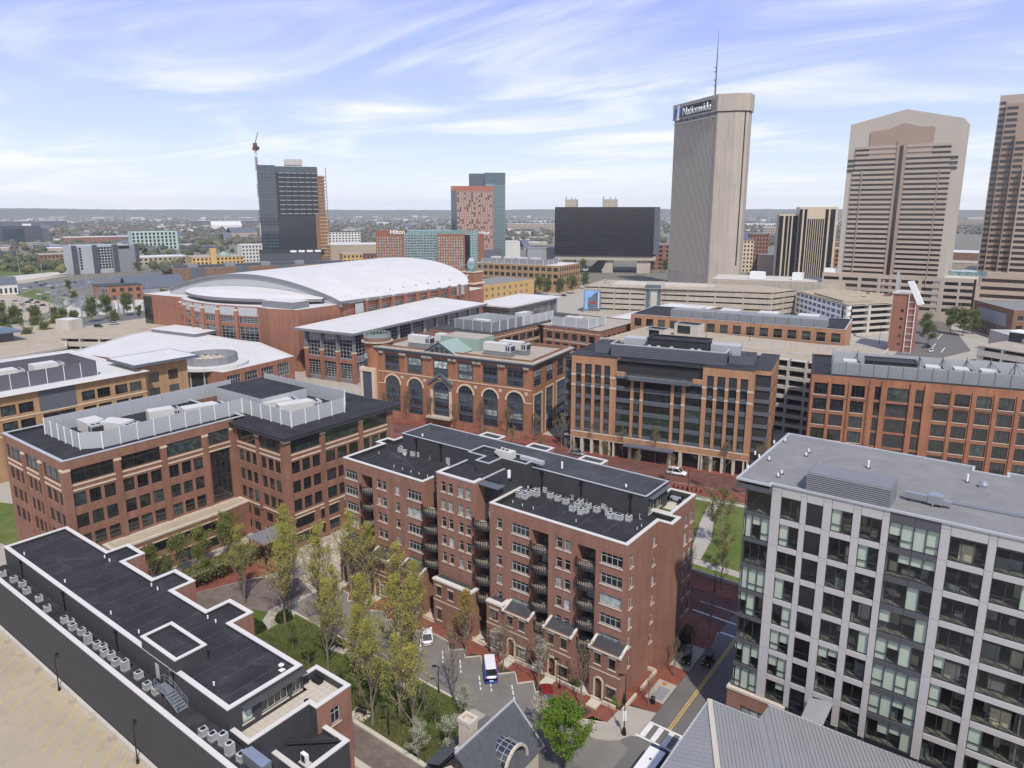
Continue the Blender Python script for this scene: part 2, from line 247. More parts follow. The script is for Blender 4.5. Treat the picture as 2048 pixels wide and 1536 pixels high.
# ---------------------------------------------------------------- mesh builder
class MB:
    def __init__(s): s.v=[]; s.f=[]
    def quad(s,*p):
        i=len(s.v); s.v+=[tuple(q) for q in p]; s.f.append(tuple(range(i,i+len(p)))); return s
    def box(s,x0,y0,z0,x1,y1,z1):
        i=len(s.v); s.v+=[(x0,y0,z0),(x1,y0,z0),(x1,y1,z0),(x0,y1,z0),(x0,y0,z1),(x1,y0,z1),(x1,y1,z1),(x0,y1,z1)]
        s.f+=[(i,i+3,i+2,i+1),(i+4,i+5,i+6,i+7),(i,i+1,i+5,i+4),(i+1,i+2,i+6,i+5),(i+2,i+3,i+7,i+6),(i+3,i,i+4,i+7)]; return s
    def prism(s,poly,z0,z1,top=True,bot=False,sides=True):
        i=len(s.v); n=len(poly); s.v+=[(p[0],p[1],z0) for p in poly]+[(p[0],p[1],z1) for p in poly]
        if sides: s.f+=[(i+k,i+(k+1)%n,i+n+(k+1)%n,i+n+k) for k in range(n)]
        if top: s.f.append(tuple(range(i+n,i+2*n)))
        if bot: s.f.append(tuple(range(i+n-1,i-1,-1)))
        return s
    def ring(s,outer,inner,z0,z1):
        i=len(s.v); n=len(outer)
        for z in (z0,z1): s.v+=[(p[0],p[1],z) for p in outer]+[(p[0],p[1],z) for p in inner]
        for k in range(n):
            j=(k+1)%n
            s.f+=[(i+k,i+j,i+2*n+j,i+2*n+k),(i+n+j,i+n+k,i+3*n+k,i+3*n+j),(i+2*n+k,i+2*n+j,i+3*n+j,i+3*n+k),(i+j,i+k,i+n+k,i+n+j)]
        return s
    def cyl(s,cx,cy,r,z0,z1,n=12,r2=None,cap=True):
        r2=r if r2 is None else r2; i=len(s.v)
        for z,q in ((z0,r),(z1,r2)):
            s.v+=[(cx+q*math.cos(2*math.pi*k/n),cy+q*math.sin(2*math.pi*k/n),z) for k in range(n)]
        s.f+=[(i+k,i+(k+1)%n,i+n+(k+1)%n,i+n+k) for k in range(n)]
        if cap: s.f.append(tuple(range(i+n,i+2*n))); s.f.append(tuple(range(i+n-1,i-1,-1)))
        return s
    def tube(s,pts,rad,n=5):
        pts=[Vector(p) for p in pts]; i=len(s.v); m=len(pts)
        for k,p in enumerate(pts):
            d=(pts[min(k+1,m-1)]-pts[max(k-1,0)]).normalized(); a=d.orthogonal().normalized(); b=d.cross(a)
            r=rad[k] if hasattr(rad,'__len__') else rad
            s.v+=[tuple(p+a*r*math.cos(2*math.pi*q/n)+b*r*math.sin(2*math.pi*q/n)) for q in range(n)]
        for k in range(m-1):
            s.f+=[(i+k*n+q,i+k*n+(q+1)%n,i+(k+1)*n+(q+1)%n,i+(k+1)*n+q) for q in range(n)]
        s.f.append(tuple(range(i+(m-1)*n,i+m*n))); return s
    def bar(s,p,q,w,h=None):
        # square-section bar from p to q
        p=Vector(p);q=Vector(q); d=(q-p).normalized(); u=Vector((0,0,1)) if abs(d.z)<.95 else Vector((1,0,0))
        a=d.cross(u).normalized()*(w/2); b=a.cross(d).normalized()*((h or w)/2); i=len(s.v)
        for c in (p,q): s.v+=[tuple(c-a-b),tuple(c+a-b),tuple(c+a+b),tuple(c-a+b)]
        s.f+=[(i,i+1,i+5,i+4),(i+1,i+2,i+6,i+5),(i+2,i+3,i+7,i+6),(i+3,i,i+4,i+7),(i+3,i+2,i+1,i),(i+4,i+5,i+6,i+7)]; return s
    def mesh(s,name,m=None,smooth=False):
        me=D.meshes.new(name); me.from_pydata(s.v,[],s.f)
        if m: me.materials.append(MT[m] if isinstance(m,str) else m)
        if smooth:
            for p in me.polygons: p.use_smooth=True
        me.update(); return me
    def obj(s,name,m,par=None,loc=(0,0,0),rz=0,smooth=False,kind=None):
        return put(name,s.mesh(name,m,smooth),par,loc,rz,kind)
def put(name,me,par=None,loc=(0,0,0),rz=0,kind=None):
    o=D.objects.new(name,me); COL.objects.link(o); o.parent=par; o.location=loc; o.rotation_euler=(0,0,rz)
    if kind: o['kind']=kind
    return o
def tag(o,label,cat,group=None):
    o['label']=label; o['category']=cat
    if group: o['group']=group
    return o
def thing(name,label,cat,loc=(0,0,0),rz=0,group=None):
    o=put(name,None,None,loc,rz); o.empty_display_size=.1; return tag(o,label,cat,group)
def struct(name,mb,m,par=None): 
    return mb.obj(name,m,par,kind='structure')
def dup(root,loc,rz=0,label=None,scale=None):
    r=root.copy(); COL.objects.link(r); r.location=loc; r.rotation_euler=(0,0,rz)
    if scale: r.scale=(scale,)*3 if not hasattr(scale,'__len__') else scale
    if label: r['label']=label
    for ch in list(root.children):
        c=ch.copy(); COL.objects.link(c); c.parent=r
        for g in ch.children:
            e=g.copy(); COL.objects.link(e); e.parent=c
    return r
ORD=['first','second','third','fourth','fifth','sixth','seventh','eighth','ninth','tenth','eleventh','twelfth','thirteenth','fourteenth','fifteenth','sixteenth','seventeenth','eighteenth','nineteenth','twentieth','twenty-first','twenty-second','twenty-third','twenty-fourth','twenty-fifth','twenty-sixth','twenty-seventh','twenty-eighth']
def inset(poly,d):
    n=len(poly); out=[]
    for k in range(n):
        p0=Vector(poly[k-1]);p1=Vector(poly[k]);p2=Vector(poly[(k+1)%n])
        a=(p1-p0).normalized(); b=(p2-p1).normalized(); na=Vector((-a.y,a.x)); nb=Vector((-b.y,b.x))
        c=na.x*nb.y-na.y*nb.x
        if abs(c)<1e-4: out.append(p1+na*d); continue
        # solve q.na=p1.na+d , q.nb=p1.nb+d
        A=p1.dot(na)+d; B=p1.dot(nb)+d
        out.append(Vector(((A*nb.y-B*na.y)/c,(na.x*B-nb.x*A)/c)))
    return [tuple(p) for p in out]
def rect(x0,y0,x1,y1): return [(x0,y0),(x1,y0),(x1,y1),(x0,y1)]
# ---------------------------------------------------------------- windows and walls
WC={}
# style: frame material, columns, rows (list of row fractions from the bottom), bar width, glass choices, sill material, lintel material
ST={}
def style(k,frame,nx,rows=(1,),bar=.07,glass=('glass_dark',),sill=None,lintel=None,inset=.16,split=False,spand=None):
    ST[k]=dict(frame=frame,nx=nx,rows=rows,bar=bar,glass=glass,sill=sill,lintel=lintel,inset=inset,split=split)
def window(par,x,y,ang,u,v,wd,h,k,name='window',y_off=0):
    s=ST[k]; key=(k,round(wd,2),round(h,2)); t=s['bar']
    if key not in WC:
        f=MB(); f.box(0,0,0,t,.12,h).box(wd-t,0,0,wd,.12,h).box(t,0,0,wd-t,.12,t).box(t,0,h-t,wd-t,.12,h)
        for i in range(1,s['nx']):
            c=wd*i/s['nx']; f.box(c-t*.4,.01,t,c+t*.4,.11,h-t)
        acc=0; tot=sum(s['rows'])
        for r in s['rows'][:-1]:
            acc+=r/tot*h
            for i in range(s['nx']): 
                c0=wd*i/s['nx']+(t if i==0 else t*.4); c1=wd*(i+1)/s['nx']-(t if i==s['nx']-1 else t*.4); f.box(c0,.02,acc-t*.4,c1,.10,acc+t*.4)
        fm=f.mesh('window',s['frame'])
        pm={g:MB().quad((t*.5,.06,t*.5),(wd-t*.5,.06,t*.5),(wd-t*.5,.06,h-t*.5),(t*.5,.06,h-t*.5)).mesh('pane',g) for g in set(s['glass'])}
        sm=MB().box(-.12,-.10-s['inset'],-.16,wd+.12,.0,-.004).mesh('sill',s['sill']) if s['sill'] else None
        lm=MB().box(-.15,-.06-s['inset'],h+.004,wd+.15,-.002,h+.26).mesh('lintel',s['lintel']) if s['lintel'] else None
        WC[key]=(fm,pm,sm,lm)
    fm,pm,sm,lm=WC[key]; ca,sa=math.cos(ang),math.sin(ang); i=s['inset']+y_off
    o=put(name,fm,par,(x+u*ca-i*sa,y+u*sa+i*ca,v),ang)
    put('pane',pm[random.choice(s['glass'])],o)
    if sm: put('sill',sm,o)
    if lm: put('lintel',lm,o)
    return o
def wallmesh(Lw,z0,z1,ops,depth):
    m=MB(); us=sorted({0,Lw}|{o[0] for o in ops}|{o[0]+o[2] for o in ops}); vs=sorted({z0,z1}|{o[1] for o in ops}|{o[1]+o[3] for o in ops})
    us=[u for u in us if -1e-6<=u<=Lw+1e-6]; vs=[v for v in vs if z0-1e-6<=v<=z1+1e-6]
    for a,b in zip(vs,vs[1:]):
        if b-a<1e-5: continue
        vc=(a+b)/2; act=[o for o in ops if o[1]<vc<o[1]+o[3]]; st=None
        for c,d in zip(us,us[1:]):
            uc=(c+d)/2; hole=any(o[0]<uc<o[0]+o[2] for o in act)
            if not hole and st is None: st=c
            if hole and st is not None: m.quad((st,0,a),(c,0,a),(c,0,b),(st,0,b)); st=None
        if st is not None: m.quad((st,0,a),(Lw,0,a),(Lw,0,b),(st,0,b))
    for o in ops:
        u0,v0,wd,h=o[:4]; u1,v1=u0+wd,v0+h; e=depth if len(o)<6 else o[5]
        m.quad((u0,0,v0),(u0,e,v0),(u0,e,v1),(u0,0,v1)); m.quad((u1,e,v0),(u1,0,v0),(u1,0,v1),(u1,e,v1))
        m.quad((u0,0,v1),(u0,e,v1),(u1,e,v1),(u1,0,v1)); m.quad((u0,e,v0),(u0,0,v0),(u1,0,v0),(u1,e,v0))
    return m
def wall(par,p,q,z0,z1,ops,m,depth=.32,name='wall'):
    p=Vector(p);q=Vector(q); d=q-p; ang=math.atan2(d.y,d.x); Lw=d.length
    o=wallmesh(Lw,z0,z1,ops,depth).obj(name,m,par,(p.x,p.y,0),ang)
    for op in ops:
        if len(op)>4 and op[4]: window(par,p.x,p.y,ang,*op[:5])
    return o
def shell(par,poly,z0,z1,m,ops={},depth=.32,skip=()):
    n=len(poly)
    for k in range(n):
        if k in skip: continue
        wall(par,poly[k],poly[(k+1)%n],z0,z1,ops.get(k,[]),m,depth)
def flatroof(par,poly,z,hp,wc,mr,mc,over=.06,inner=None,name='roof'):
    """roof sheet hp below the top z, parapet back faces and a coping ring of width wc"""
    inn=inset(poly,wc); MB().prism(inn,z-hp-.01,z-hp,True,False,False).obj(name,mr,par)
    b=MB(); n=len(inn)
    for k in range(n):
        p,q=inn[k],inn[(k+1)%n]; b.quad((q[0],q[1],z-hp),(p[0],p[1],z-hp),(p[0],p[1],z),(q[0],q[1],z))
    b.obj('parapet_back',inner or mr,par)
    MB().ring(inset(poly,-over),inset(poly,wc+.03),z,z+.12).obj('coping',mc,par)
def loc(par,poly): return [(p[0]-par.location.x,p[1]-par.location.y) for p in poly]
# ================================================================ GROUND
struct('ground',MB().quad((-14000,-3000,-.06),(6000,-3000,-.06),(6000,16000,-.06),(-14000,16000,-.06)),'ground_far')
def sheet(name,poly,z,m,kind='structure'): return MB().prism(poly,z-.01,z,True,False,False).obj(name,m,None,kind=kind)
def slab(name,poly,z0,z1,m): return MB().prism(poly,z0,z1).obj(name,m,None,kind='structure')
# paved city floor under the near blocks
sheet('pavement',[(-262,-40),(80,-40),(80,560),(-330,560),(-300,300),(-262,140)],-.02,'sidewalk')
sheet('side_street',[(-33.9,20),(-26.8,20),(-26.8,101),(-26.8,104),(-33.9,104)],.004,'asphalt')
sheet('side_street_far',[(-112,101),(40,101),(40,111.2),(-112,111.2)],.002,'pave_street')
sheet('junction',[(-33.9,101),(-26.8,101),(-26.8,111.2),(-33.9,111.2)],.008,'asphalt')
def st_y(x): return 156.2+.17*(x+66)
sheet('brick_street',[(-260,st_y(-260)),(60,st_y(60)),(60,st_y(60)+10),(-260,st_y(-260)+10)],.004,'pave_street')
slab('promenade',[(-260,st_y(-260)+10),(60,st_y(60)+10),(60,st_y(60)+20),(-260,st_y(-260)+20)],-.02,.12,'pave_red')
slab('promenade_near',[(-260,st_y(-260)-6),(-34,st_y(-34)-5.5),(-34,st_y(-34)),(-260,st_y(-260))],-.02,.12,'pave_red')
MB().prism([(-260,st_y(-260)+.1),(60,st_y(60)+.1),(60,st_y(60)+.35),(-260,st_y(-260)+.35)],.0,.01).obj('road_marking','line_white',None,kind='structure')
# park lawn beyond the apartment block
slab('park_lawn',[(-90,122),(-26,122),(-26,157),(-90,146)],-.02,.10,'grass_lawn')
sheet('park_path',[(-54.8,152.6),(-52.8,152.6),(-51.5,145),(-49.3,138),(-47.0,131),(-45.6,122),(-48.0,122),(-50.2,131),(-52.2,138),(-53.6,145)],.112,'sidewalk')
sheet('park_path_near',[(-90,119.8),(-26,119.8),(-26,122),(-90,122)],.03,'sidewalk')
sheet('park_path_far',[(-90,142.9),(-26,155.2),(-26,156.8),(-90,144.6)],.118,'sidewalk')
sheet('park_bed',[(-90,116.8),(-26,116.8),(-26,119.8),(-90,119.8)],.025,'grass_lawn')
MB().box(-90,116.4,0,-26,116.8,.75).obj('kerb_wall','kerb',None,kind='structure')
slab('park_walk',[(-90,111.3),(-26,111.3),(-26,116.4),(-90,116.4)],-.02,.12,'pave_red')
# walk on the near side of the cross street and round the apartment corner
slab('corner_walk',[(-38.3,103),(-95,103),(-95,101.4),(-95,99),(-38.5,99),(-37.4,90),(-33.9,90),(-33.7,97),(-34.1,100.5),(-35.0,102.4),(-36.6,103.0)][::-1],-.02,.12,'pave_red')
slab('walk',[(-37.4,88.5),(-33.9,88.5),(-33.9,95.2),(-37.4,95.2)],.0,.128,'sidewalk')
slab('brick_walk',[(-37.5,76.9),(-33.9,77.8),(-33.9,86.0),(-33.9,88.5),(-38.9,88.5),(-38.9,77)],-.02,.12,'pave_red')
slab('sidewalk_pad',[(-36.6,79.9),(-33.9,79.9),(-33.9,84.6),(-36.6,84.6)],.0,.130,'sidewalk')
slab('blue_pad',[(-35.9,80.4),(-34.3,80.4),(-34.3,83.2),(-35.9,83.2)],.0,.137,'screen_mid')
slab('manhole_cover',[(-35.5+.38*math.cos(a*.5236),84.0+.38*math.sin(a*.5236)) for a in range(12)],.0,.140,'rust')
slab('corner_sidewalk',[(-40.4,72.2),(-41.8,69.4),(-39.6,68.6),(-38.1,68.9),(-36.7,69.5),(-35.5,70.5),(-34.8,72.0),(-34.3,73.2),(-33.9,75.9),(-33.9,77.8),(-37.4,77.2),(-38.2,75.2),(-38.3,72.2)],-.02,.12,'sidewalk')
# courtyard: parking court, brick walk with saw-tooth kerb, lawn and paths
sheet('parking_court',[(-95.5,64),(-26.8,64),(-33.9,70),(-41,72),(-45.8,73.6),(-95.5,73.6)],.0035,'asphalt_lot')
sheet('court_entry',[(-56,20),(-33.9,20),(-33.9,72.5),(-41,69.4),(-52,64)],.002,'asphalt')
saw=[(-95.5,73.4),(-90.4,73.3),(-88.8,71.6),(-85.6,73.3),(-84,71.6),(-80.8,73.3),(-79.2,71.6),(-76,73.3),(-74.4,71.6),(-71.2,73.3),(-69.2,73.35),(-67.0,73.2),(-65.4,71.6),(-63.7,73.2),(-62.3,71.7),(-60.6,73.4),(-59.2,72.0),(-57.3,70.3),(-55.8,71.7),(-54.2,73.4),(-52.4,71.6),(-50.9,73.3),(-49.3,71.6),(-47.6,73.3),(-46.0,71.3),(-43.1,69.4),(-41.0,71.0),(-38.3,72.2),(-38.2,75.6),(-95.5,75.6)]
slab('brick_walk_court',saw,-.02,.12,'pave_red')
kb=MB()
for a,b in zip(saw[:27],saw[1:28]): kb.bar((*a,.08),(*b,.08),.16,.15)
kb.obj('kerb_line','kerb',None,kind='structure')
MB().box(-95.5,63.75,-.02,-55.5,64.05,.14).obj('kerb_line','kerb',None,kind='structure')
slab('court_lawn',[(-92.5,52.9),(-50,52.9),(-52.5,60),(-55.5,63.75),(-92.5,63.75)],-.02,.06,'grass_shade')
slab('garden_path',[(-116,48.4),(-46,48.4),(-46,52.3),(-116,52.3)],-.02,.02,'pave_cobble')
MB().box(-100,52.3,-.02,-50,52.85,.25).obj('kerb_line','kerb',None,kind='structure')
MB().box(-116,47.4,-.02,-46,48.3,.35).obj('kerb_line','kerb',None,kind='structure')
slab('cobble_court',[(-116,52.3),(-97.2,52.3),(-97.2,66.5),(-95.8,69.8),(-102,71.5),(-108.6,66.6),(-112.6,56.6)],-.02,.03,'pave_cobble')
slab('cream_plaza',[(-95.5,64),(-95.5,86),(-111,86),(-111,72.5),(-107,70.6),(-102,71.5),(-95.9,69.8),(-97.2,66.5),(-97.2,62),(-92.5,58.8),(-92.5,63)],-.02,.035,'pave_cream')
slab('brick_plaza',[(-122,52.3),(-112.9,56.4),(-108.9,66.5),(-107,70.6),(-111,72.5),(-111,77),(-122,77)],-.02,.04,'pave_red')
slab('corner_lawn',[(-99.8,60.2),(-97.4,58.2),(-95,58.6),(-96.9,61.4)],-.02,.07,'grass_lawn')
slab('garden_bed',[(-96.8,55.4),(-92.6,53.2),(-92.6,58.4),(-95.2,58.2)],-.02,.06,'mulch')
for i,(x,y,pts) in enumerate([(0,0,[(-66.6,72.9),(-65.4,71.7),(-64.0,73.1),(-65.3,73.4)]),(0,0,[(-62.1,73.1),(-62.2,71.9),(-60.8,73.2)]),(0,0,[(-57.1,72.9),(-55.9,71.9),(-54.5,73.2)]),(0,0,[(-50.7,73.1),(-49.3,71.8),(-48,73.1)]),(0,0,[(-45.3,73.0),(-45.4,72.0),(-43.1,69.7),(-41.2,71.2),(-41.0,72.9)])]):
    slab('planting_bed',pts if i!=4 else pts,.0,.135,'mulch')
mk=MB()
for x,y,dx,dy in [(-62.6,70.9,1.9,-2.0),(-66.2,71.0,1.9,-2.0),(-57.9,69.7,2.1,-2.2),(-52.9,70.9,2.2,-2.3),(-56.5,70.4,2.1,-2.2),(-48.9,70.8,2.2,-2.3),(-71,71.2,2,-2.1),(-76,71.2,2,-2.1)]:
    v=Vector((dx,dy)).normalized()
    for a,b in ((0,.9),(1.2,2.1),(2.5,3.1)):
        n=Vector((-v.y,v.x))*.09; p=Vector((x,y))+v*a; q=Vector((x,y))+v*b; mk.prism([p+n,p-n,q-n,q+n],.006,.012)
mk.obj('road_marking','line_white',None,kind='structure')
sheet('side_lawn',[tuple(gp(x,y,0))[:2] for x,y in ((-40,1000),(40,1010),(130,1085),(60,1110),(-40,1070))],.05,'grass_lawn')
# street markings
MB().box(-31.45,75.9,.005,-31.30,101,.012).box(-31.15,75.9,.005,-31.0,101,.012).box(-31.45,20,.005,-31.3,66,.012).obj('centre_line','yellow_paint',None,kind='structure')
cw=MB().box(-34.4,75.75,.005,-26.9,76.05,.014).box(-34.4,72.6,.005,-26.9,72.9,.014)
for k in range(5): cw.box(-33.9+1.45*k,72.95,.005,-33.2+1.45*k,75.7,.012)
cw.obj('crossing_stripes','line_white',None,kind='structure')
MB().box(-33.8,101.0,.009,-27,101.35,.016).box(-40,104.6,.005,-27,104.9,.012).box(-40,108,.005,-27,108.15,.010).obj('stop_line','line_white',None,kind='structure')
slab('walk_right',[(-26.8,20),(-25,20),(-25,103),(-26.8,103)],-.02,.12,'sidewalk')
# ================================================================ APARTMENT BLOCK (A)
style('a4','frame_grey',4,(2.2,1),.085,('glass_dark','glass_dark','glass_green','glass_green','glass_curtain','glass_blind'),'limestone')
style('a1','frame_grey',1,(2,1),.075,('glass_dark','glass_green','glass_curtain'),'limestone')
style('a2','frame_grey',2,(2,1),.075,('glass_dark','glass_dark','glass_dark','glass_curtain','glass_blind'),'limestone')
style('adoor','frame_dark',2,(3,1),.08,('glass_dark','glass_black','glass_curtain'),None,None,.1)
AF=[19.3,16.3,13.3,10.3]
A=thing('apartment_block','long dark-red brick apartment block with curved balconies and black roof','building',(-95.2,77.5,0))
def aw(x): return x+95.2
# left lobe
def rows(u,wd,zs,h,k): return [(u,z,wd,h,k) for z in zs]
AZ=[19.4,16.4,13.4,10.4,7.4]
lo=[]
for u,wd,k in ((aw(-94.8),3.1,'a4'),(aw(-79.4),3.2,'a4')): lo+=rows(u,wd,AZ,1.65,k)
for u in (aw(-86.7),aw(-85.4)): lo+=rows(u,1.0,AZ,1.6,'a1')
lo+=rows(aw(-82.2),.95,AZ,1.6,'a1')
lo.append((aw(-90.6),3.0,2.8,18.0,None,1.9))
shell(A,loc(A,rect(-95.2,77.5,-75.8,98.8)),0,23,'brick_condo',{0:lo+[(aw(-94),3.9,1,1.7,'a2'),(aw(-84),3.9,1,1.7,'a2'),(aw(-79),3.9,1,1.7,'a2')]},skip=(3,))
shell(A,loc(A,[(-95.2,98.8),(-95.2,90),(-97,90),(-97,87),(-95.2,87),(-95.2,77.5)]),0,23,'brick_condo',{4:rows(2,1.2,AZ,1.6,'a1')},skip=(5,))
flatroof(A,loc(A,[(-95.2,77.5),(-75.8,77.5),(-75.8,98.8),(-95.2,98.8),(-95.2,90),(-97,90),(-97,87),(-95.2,87)]),23,.7,.45,'roof_black','white_coping')
# middle lobe
mo=[]
MZ=[22.5,19.5,16.5,13.5,10.5]
for x in (-71.8,-70.3,-68.2,-66.7): mo+=rows(x+72.7,.98,MZ,1.7,'a1')
shell(A,loc(A,[(-72.7,77.5),(-65.0,77.5),(-65,80.2),(-72.7,80.2)]),0,25.4,'brick_condo',{0:mo},skip=(2,))
shell(A,loc(A,[(-65,80.2),(-65,90),(-72.7,90),(-72.7,80.2)]),23,25.4,'dark_panel',{},skip=(3,))
flatroof(A,loc(A,[(-72.7,77.5),(-65,77.5),(-65,90),(-72.7,90)]),25.3,.25,.3,'roof_black','grey_coping')
MB().box(aw(-72.78),-.08,25.43,aw(-64.92),.5,25.56).box(aw(-72.78),.5,25.43,aw(-72.2),2.8,25.56).box(aw(-65.5),.5,25.43,aw(-64.92),2.0,25.56).obj('coping','white_coping',A)
# recesses between the lobes: dark panel back walls with glazed doors
for x0,x1 in ((-75.8,-72.7),(-65.0,-62.0)):
    ops=[(.5,z-.9,2.1,2.3,'adoor') for z in (19.4,16.4,13.4,10.4,7.4)]
    wall(A,(aw(x0),2.7),(aw(x1),2.7),0,26 if x0<-70 else 25.3,ops,'dark_panel')
    MB().box(aw(x0)+.02,2.7,22.0 if x0<-70 else 25.2,aw(x1)-.02,9.69,22.2 if x0<-70 else 25.32).obj('roof','roof_black',A)
MB().box(aw(-65.9),-.2+1.2,24.9,aw(-61.2),2.9,25.06).obj('canopy','slate_grey',A)
# right lobe
ro=[]
ro+=rows(-60.6+62,.95,AZ,1.65,'a1'); ro+=rows(-57.8+62,3.1,AZ,1.65,'a4'); ro+=rows(-42.8+62,3.3,AZ,1.65,'a4')
for x in (-50.0,-48.6): ro+=rows(x+62,1.0,AZ,1.65,'a1')
for x in (-54.2,-46.5): ro.append((x+62,4.3,2.9,16.7,None,1.9))
AE=[(1.0,z,.95,1.8,'a2') for z in (19.3,16.3,13.2,10.2,7.2,4.2)]+[(7.9,z,.95,1.35,'a1') for z in (19.6,16.6,13.6,10.6,7.6,4.4)]
shell(A,loc(A,[(-62,77.5),(-38.9,77.5),(-38.9,86.9),(-36.8,86.9),(-36.8,89.8),(-38.3,89.8),(-38.3,98.8),(-62,98.8)]),0,23,'brick_condo',
  {0:ro,1:AE,5:[(u,z,1.1,1.9,'a2') for u in (5.2,7.2) for z in (19.1,16.1,13.1,10.1,7.1,4.1)]},skip=(6,7))
flatroof(A,loc(A,[(-62,77.5),(-38.9,77.5),(-38.9,86.9),(-36.8,86.9),(-36.8,89.8),(-62,89.8)]),23,.7,.45,'roof_black','white_coping')
shell(A,loc(A,[(-62,80.2),(-62,77.5)]),0,23,'brick_condo',skip=(1,))
# terrace at the far right corner
tp=loc(A,[(-42.6,89.8),(-38.3,89.8),(-38.3,98.8),(-42.6,98.8)])
flatroof(A,tp,23.1,.95,.4,'limestone','white_coping',inner='dark_panel')
MB().box(aw(-41.6),13.0,22.16,aw(-39.0),15.6,22.22).obj('turf_mat','turf',A)
# balcony recess backs with doors
for x0,x1,zt,ub in ((-90.6,-87.8,21.0,3.0),(-54.2,-51.3,21,4.3),(-46.5,-43.6,21,4.3)):
    MB().quad((aw(x0)-.001,1.9,ub),(aw(x1)+.001,1.9,ub),(aw(x1)+.001,1.9,zt),(aw(x0)-.001,1.9,zt)).obj('recess_back','dark_panel',A)
    for z in (18.3,15.3,12.3,9.3,6.3,3.3):
        if z>=ub-.2: window(A,aw(x0),1.84,0,.5,z,1.9,2.2,'adoor','balcony_door',-.12)
mat('balcony_deck',(.30,.26,.215),.85,var=.2,scale=1.5)
# curved balconies
def balc(wd,bul=.85):
    n=9; fr=[(wd*i/(n-1),-bul*math.sin(math.pi*(.18+.64*i/(n-1)))+bul*.536-.12) for i in range(n)]
    fr=[(x-.0,y-.35) for x,y in fr]
    pl=fr+[(wd,1.8),(0,1.8)]
    sl=MB().prism(pl,-.34,0,True,True); tp=MB().prism(inset(pl,.1),.0,.012,True,False,False)
    rl=MB()
    pts=[(0,.0)]+fr+[(wd,.0)]
    for a,b in zip(pts,pts[1:]):
        rl.bar((*a,1.05),(*b,1.05),.10,.08)
        for h in (.2,.4,.6,.8): rl.bar((*a,h),(*b,h),.035)
    for p in fr: rl.bar((*p,0),(*p,1.05),.06)
    return sl.mesh('balcony','charcoal'),tp.mesh('deck','balcony_deck'),rl.mesh('railing','black_metal')
BM={}
def balcony(x0,wd,z,y=0):
    if wd not in BM: BM[wd]=balc(wd)
    a,b,c=BM[wd]; o=put('balcony',a,A,(aw(x0),y,z)); put('deck',b,o); put('railing',c,o); return o
for x0,wd,zs in ((-90.6,2.8,(18.2,15.2,12.2,9.2,6.2)),(-75.8,3.1,(18.2,15.2,12.2,9.2)),(-65,3.0,(18.9,15.8,12.8,9.8,6.8)),(-54.2,2.9,(18.2,15.2,12.2,9.2,6.2)),(-46.5,2.9,(18.2,15.2,12.2,9.2,6.2))):
    for z in zs: balcony(x0,wd,z)
# penthouse
ph=loc(A,rect(-90,87.2,-41.1,94.5))
pw={0:[(3,20,1,.5,None)] and [],1:[(.9,23.0,2.0,2.3,'a2'),(3.5,22.9,1.8,2.4,'a2')]}
shell(A,ph,22.3,26,'dark_panel',pw,skip=(3,)); wall(A,(aw(-90),17),(aw(-90),9.7),22.3,26,[],'dark_panel')
MB().prism(inset(ph,.02),25.99,26.0,True,False,False).obj('roof','roof_dark',A); MB().ring(inset(ph,-.12),inset(ph,.14),26.004,26.1).obj('coping','grey_coping',A)
wall(A,(aw(-62),2.7),(aw(-62),9.7),22.2,25.32,[],'dark_panel')
for x0,x1 in ((-78,-73.7),(-67.6,-63.2),(-57,-52.7)):
    bp=loc(A,rect(x0,94.5,x1,96.9)); shell(A,bp,20,26,'brick_condo',skip=(0,)); MB().prism(bp,25.9,25.985,True,False,False).obj('roof','roof_dark',A); MB().ring(inset(bp,-.05),inset(bp,.35),26.006,26.13).obj('coping','white_coping',A)
for x in (-86.5,-80.5,-69.0 if 0 else -59.0,-51.8,-43.5):
    MB().box(aw(x)-.09,9.55,22.3,aw(x)+.09,9.68,25.6).box(aw(x)-.28,9.4,25.45,aw(x)+.28,9.68,25.8).obj('downpipe','black_metal',A)
MB().prism(loc(A,rect(-41.1,88.2,-40.4,94.4)),25.35,25.45,True,True).obj('canopy','slate_grey',A)
seam=MB()
for x in range(-88,-42,4): seam.box(aw(x)-.04,9.75,26.0,aw(x)+.04,16.95,26.006)
for x in range(-93,-76,4): seam.box(aw(x)-.03,.5,22.3,aw(x)+.03,9.6,22.306)
for x in range(-60,-40,4): seam.box(aw(x)-.03,.5,22.3,aw(x)+.03,9.6,22.306)
seam.obj('roof_seams','seam',A,kind='stuff')
# plant box in the middle of the roof
pb=loc(A,[(-69.0,81.6),(-65.8,82.3),(-65.6,85.6),(-60.9,85.6),(-60.9,88.2),(-71.9,88.2),(-71.9,84.2),(-69,84.2)])
pb=loc(A,[(-68.4,82.1),(-65.7,82.1),(-65.7,85.4),(-60.9,85.4),(-60.9,88.4),(-71.9,88.4),(-71.9,84.4),(-68.4,84.4)])
shell(A,pb,23,27,'dark_panel'); flatroof(A,pb,27,.3,.2,'roof_black','grey_coping')
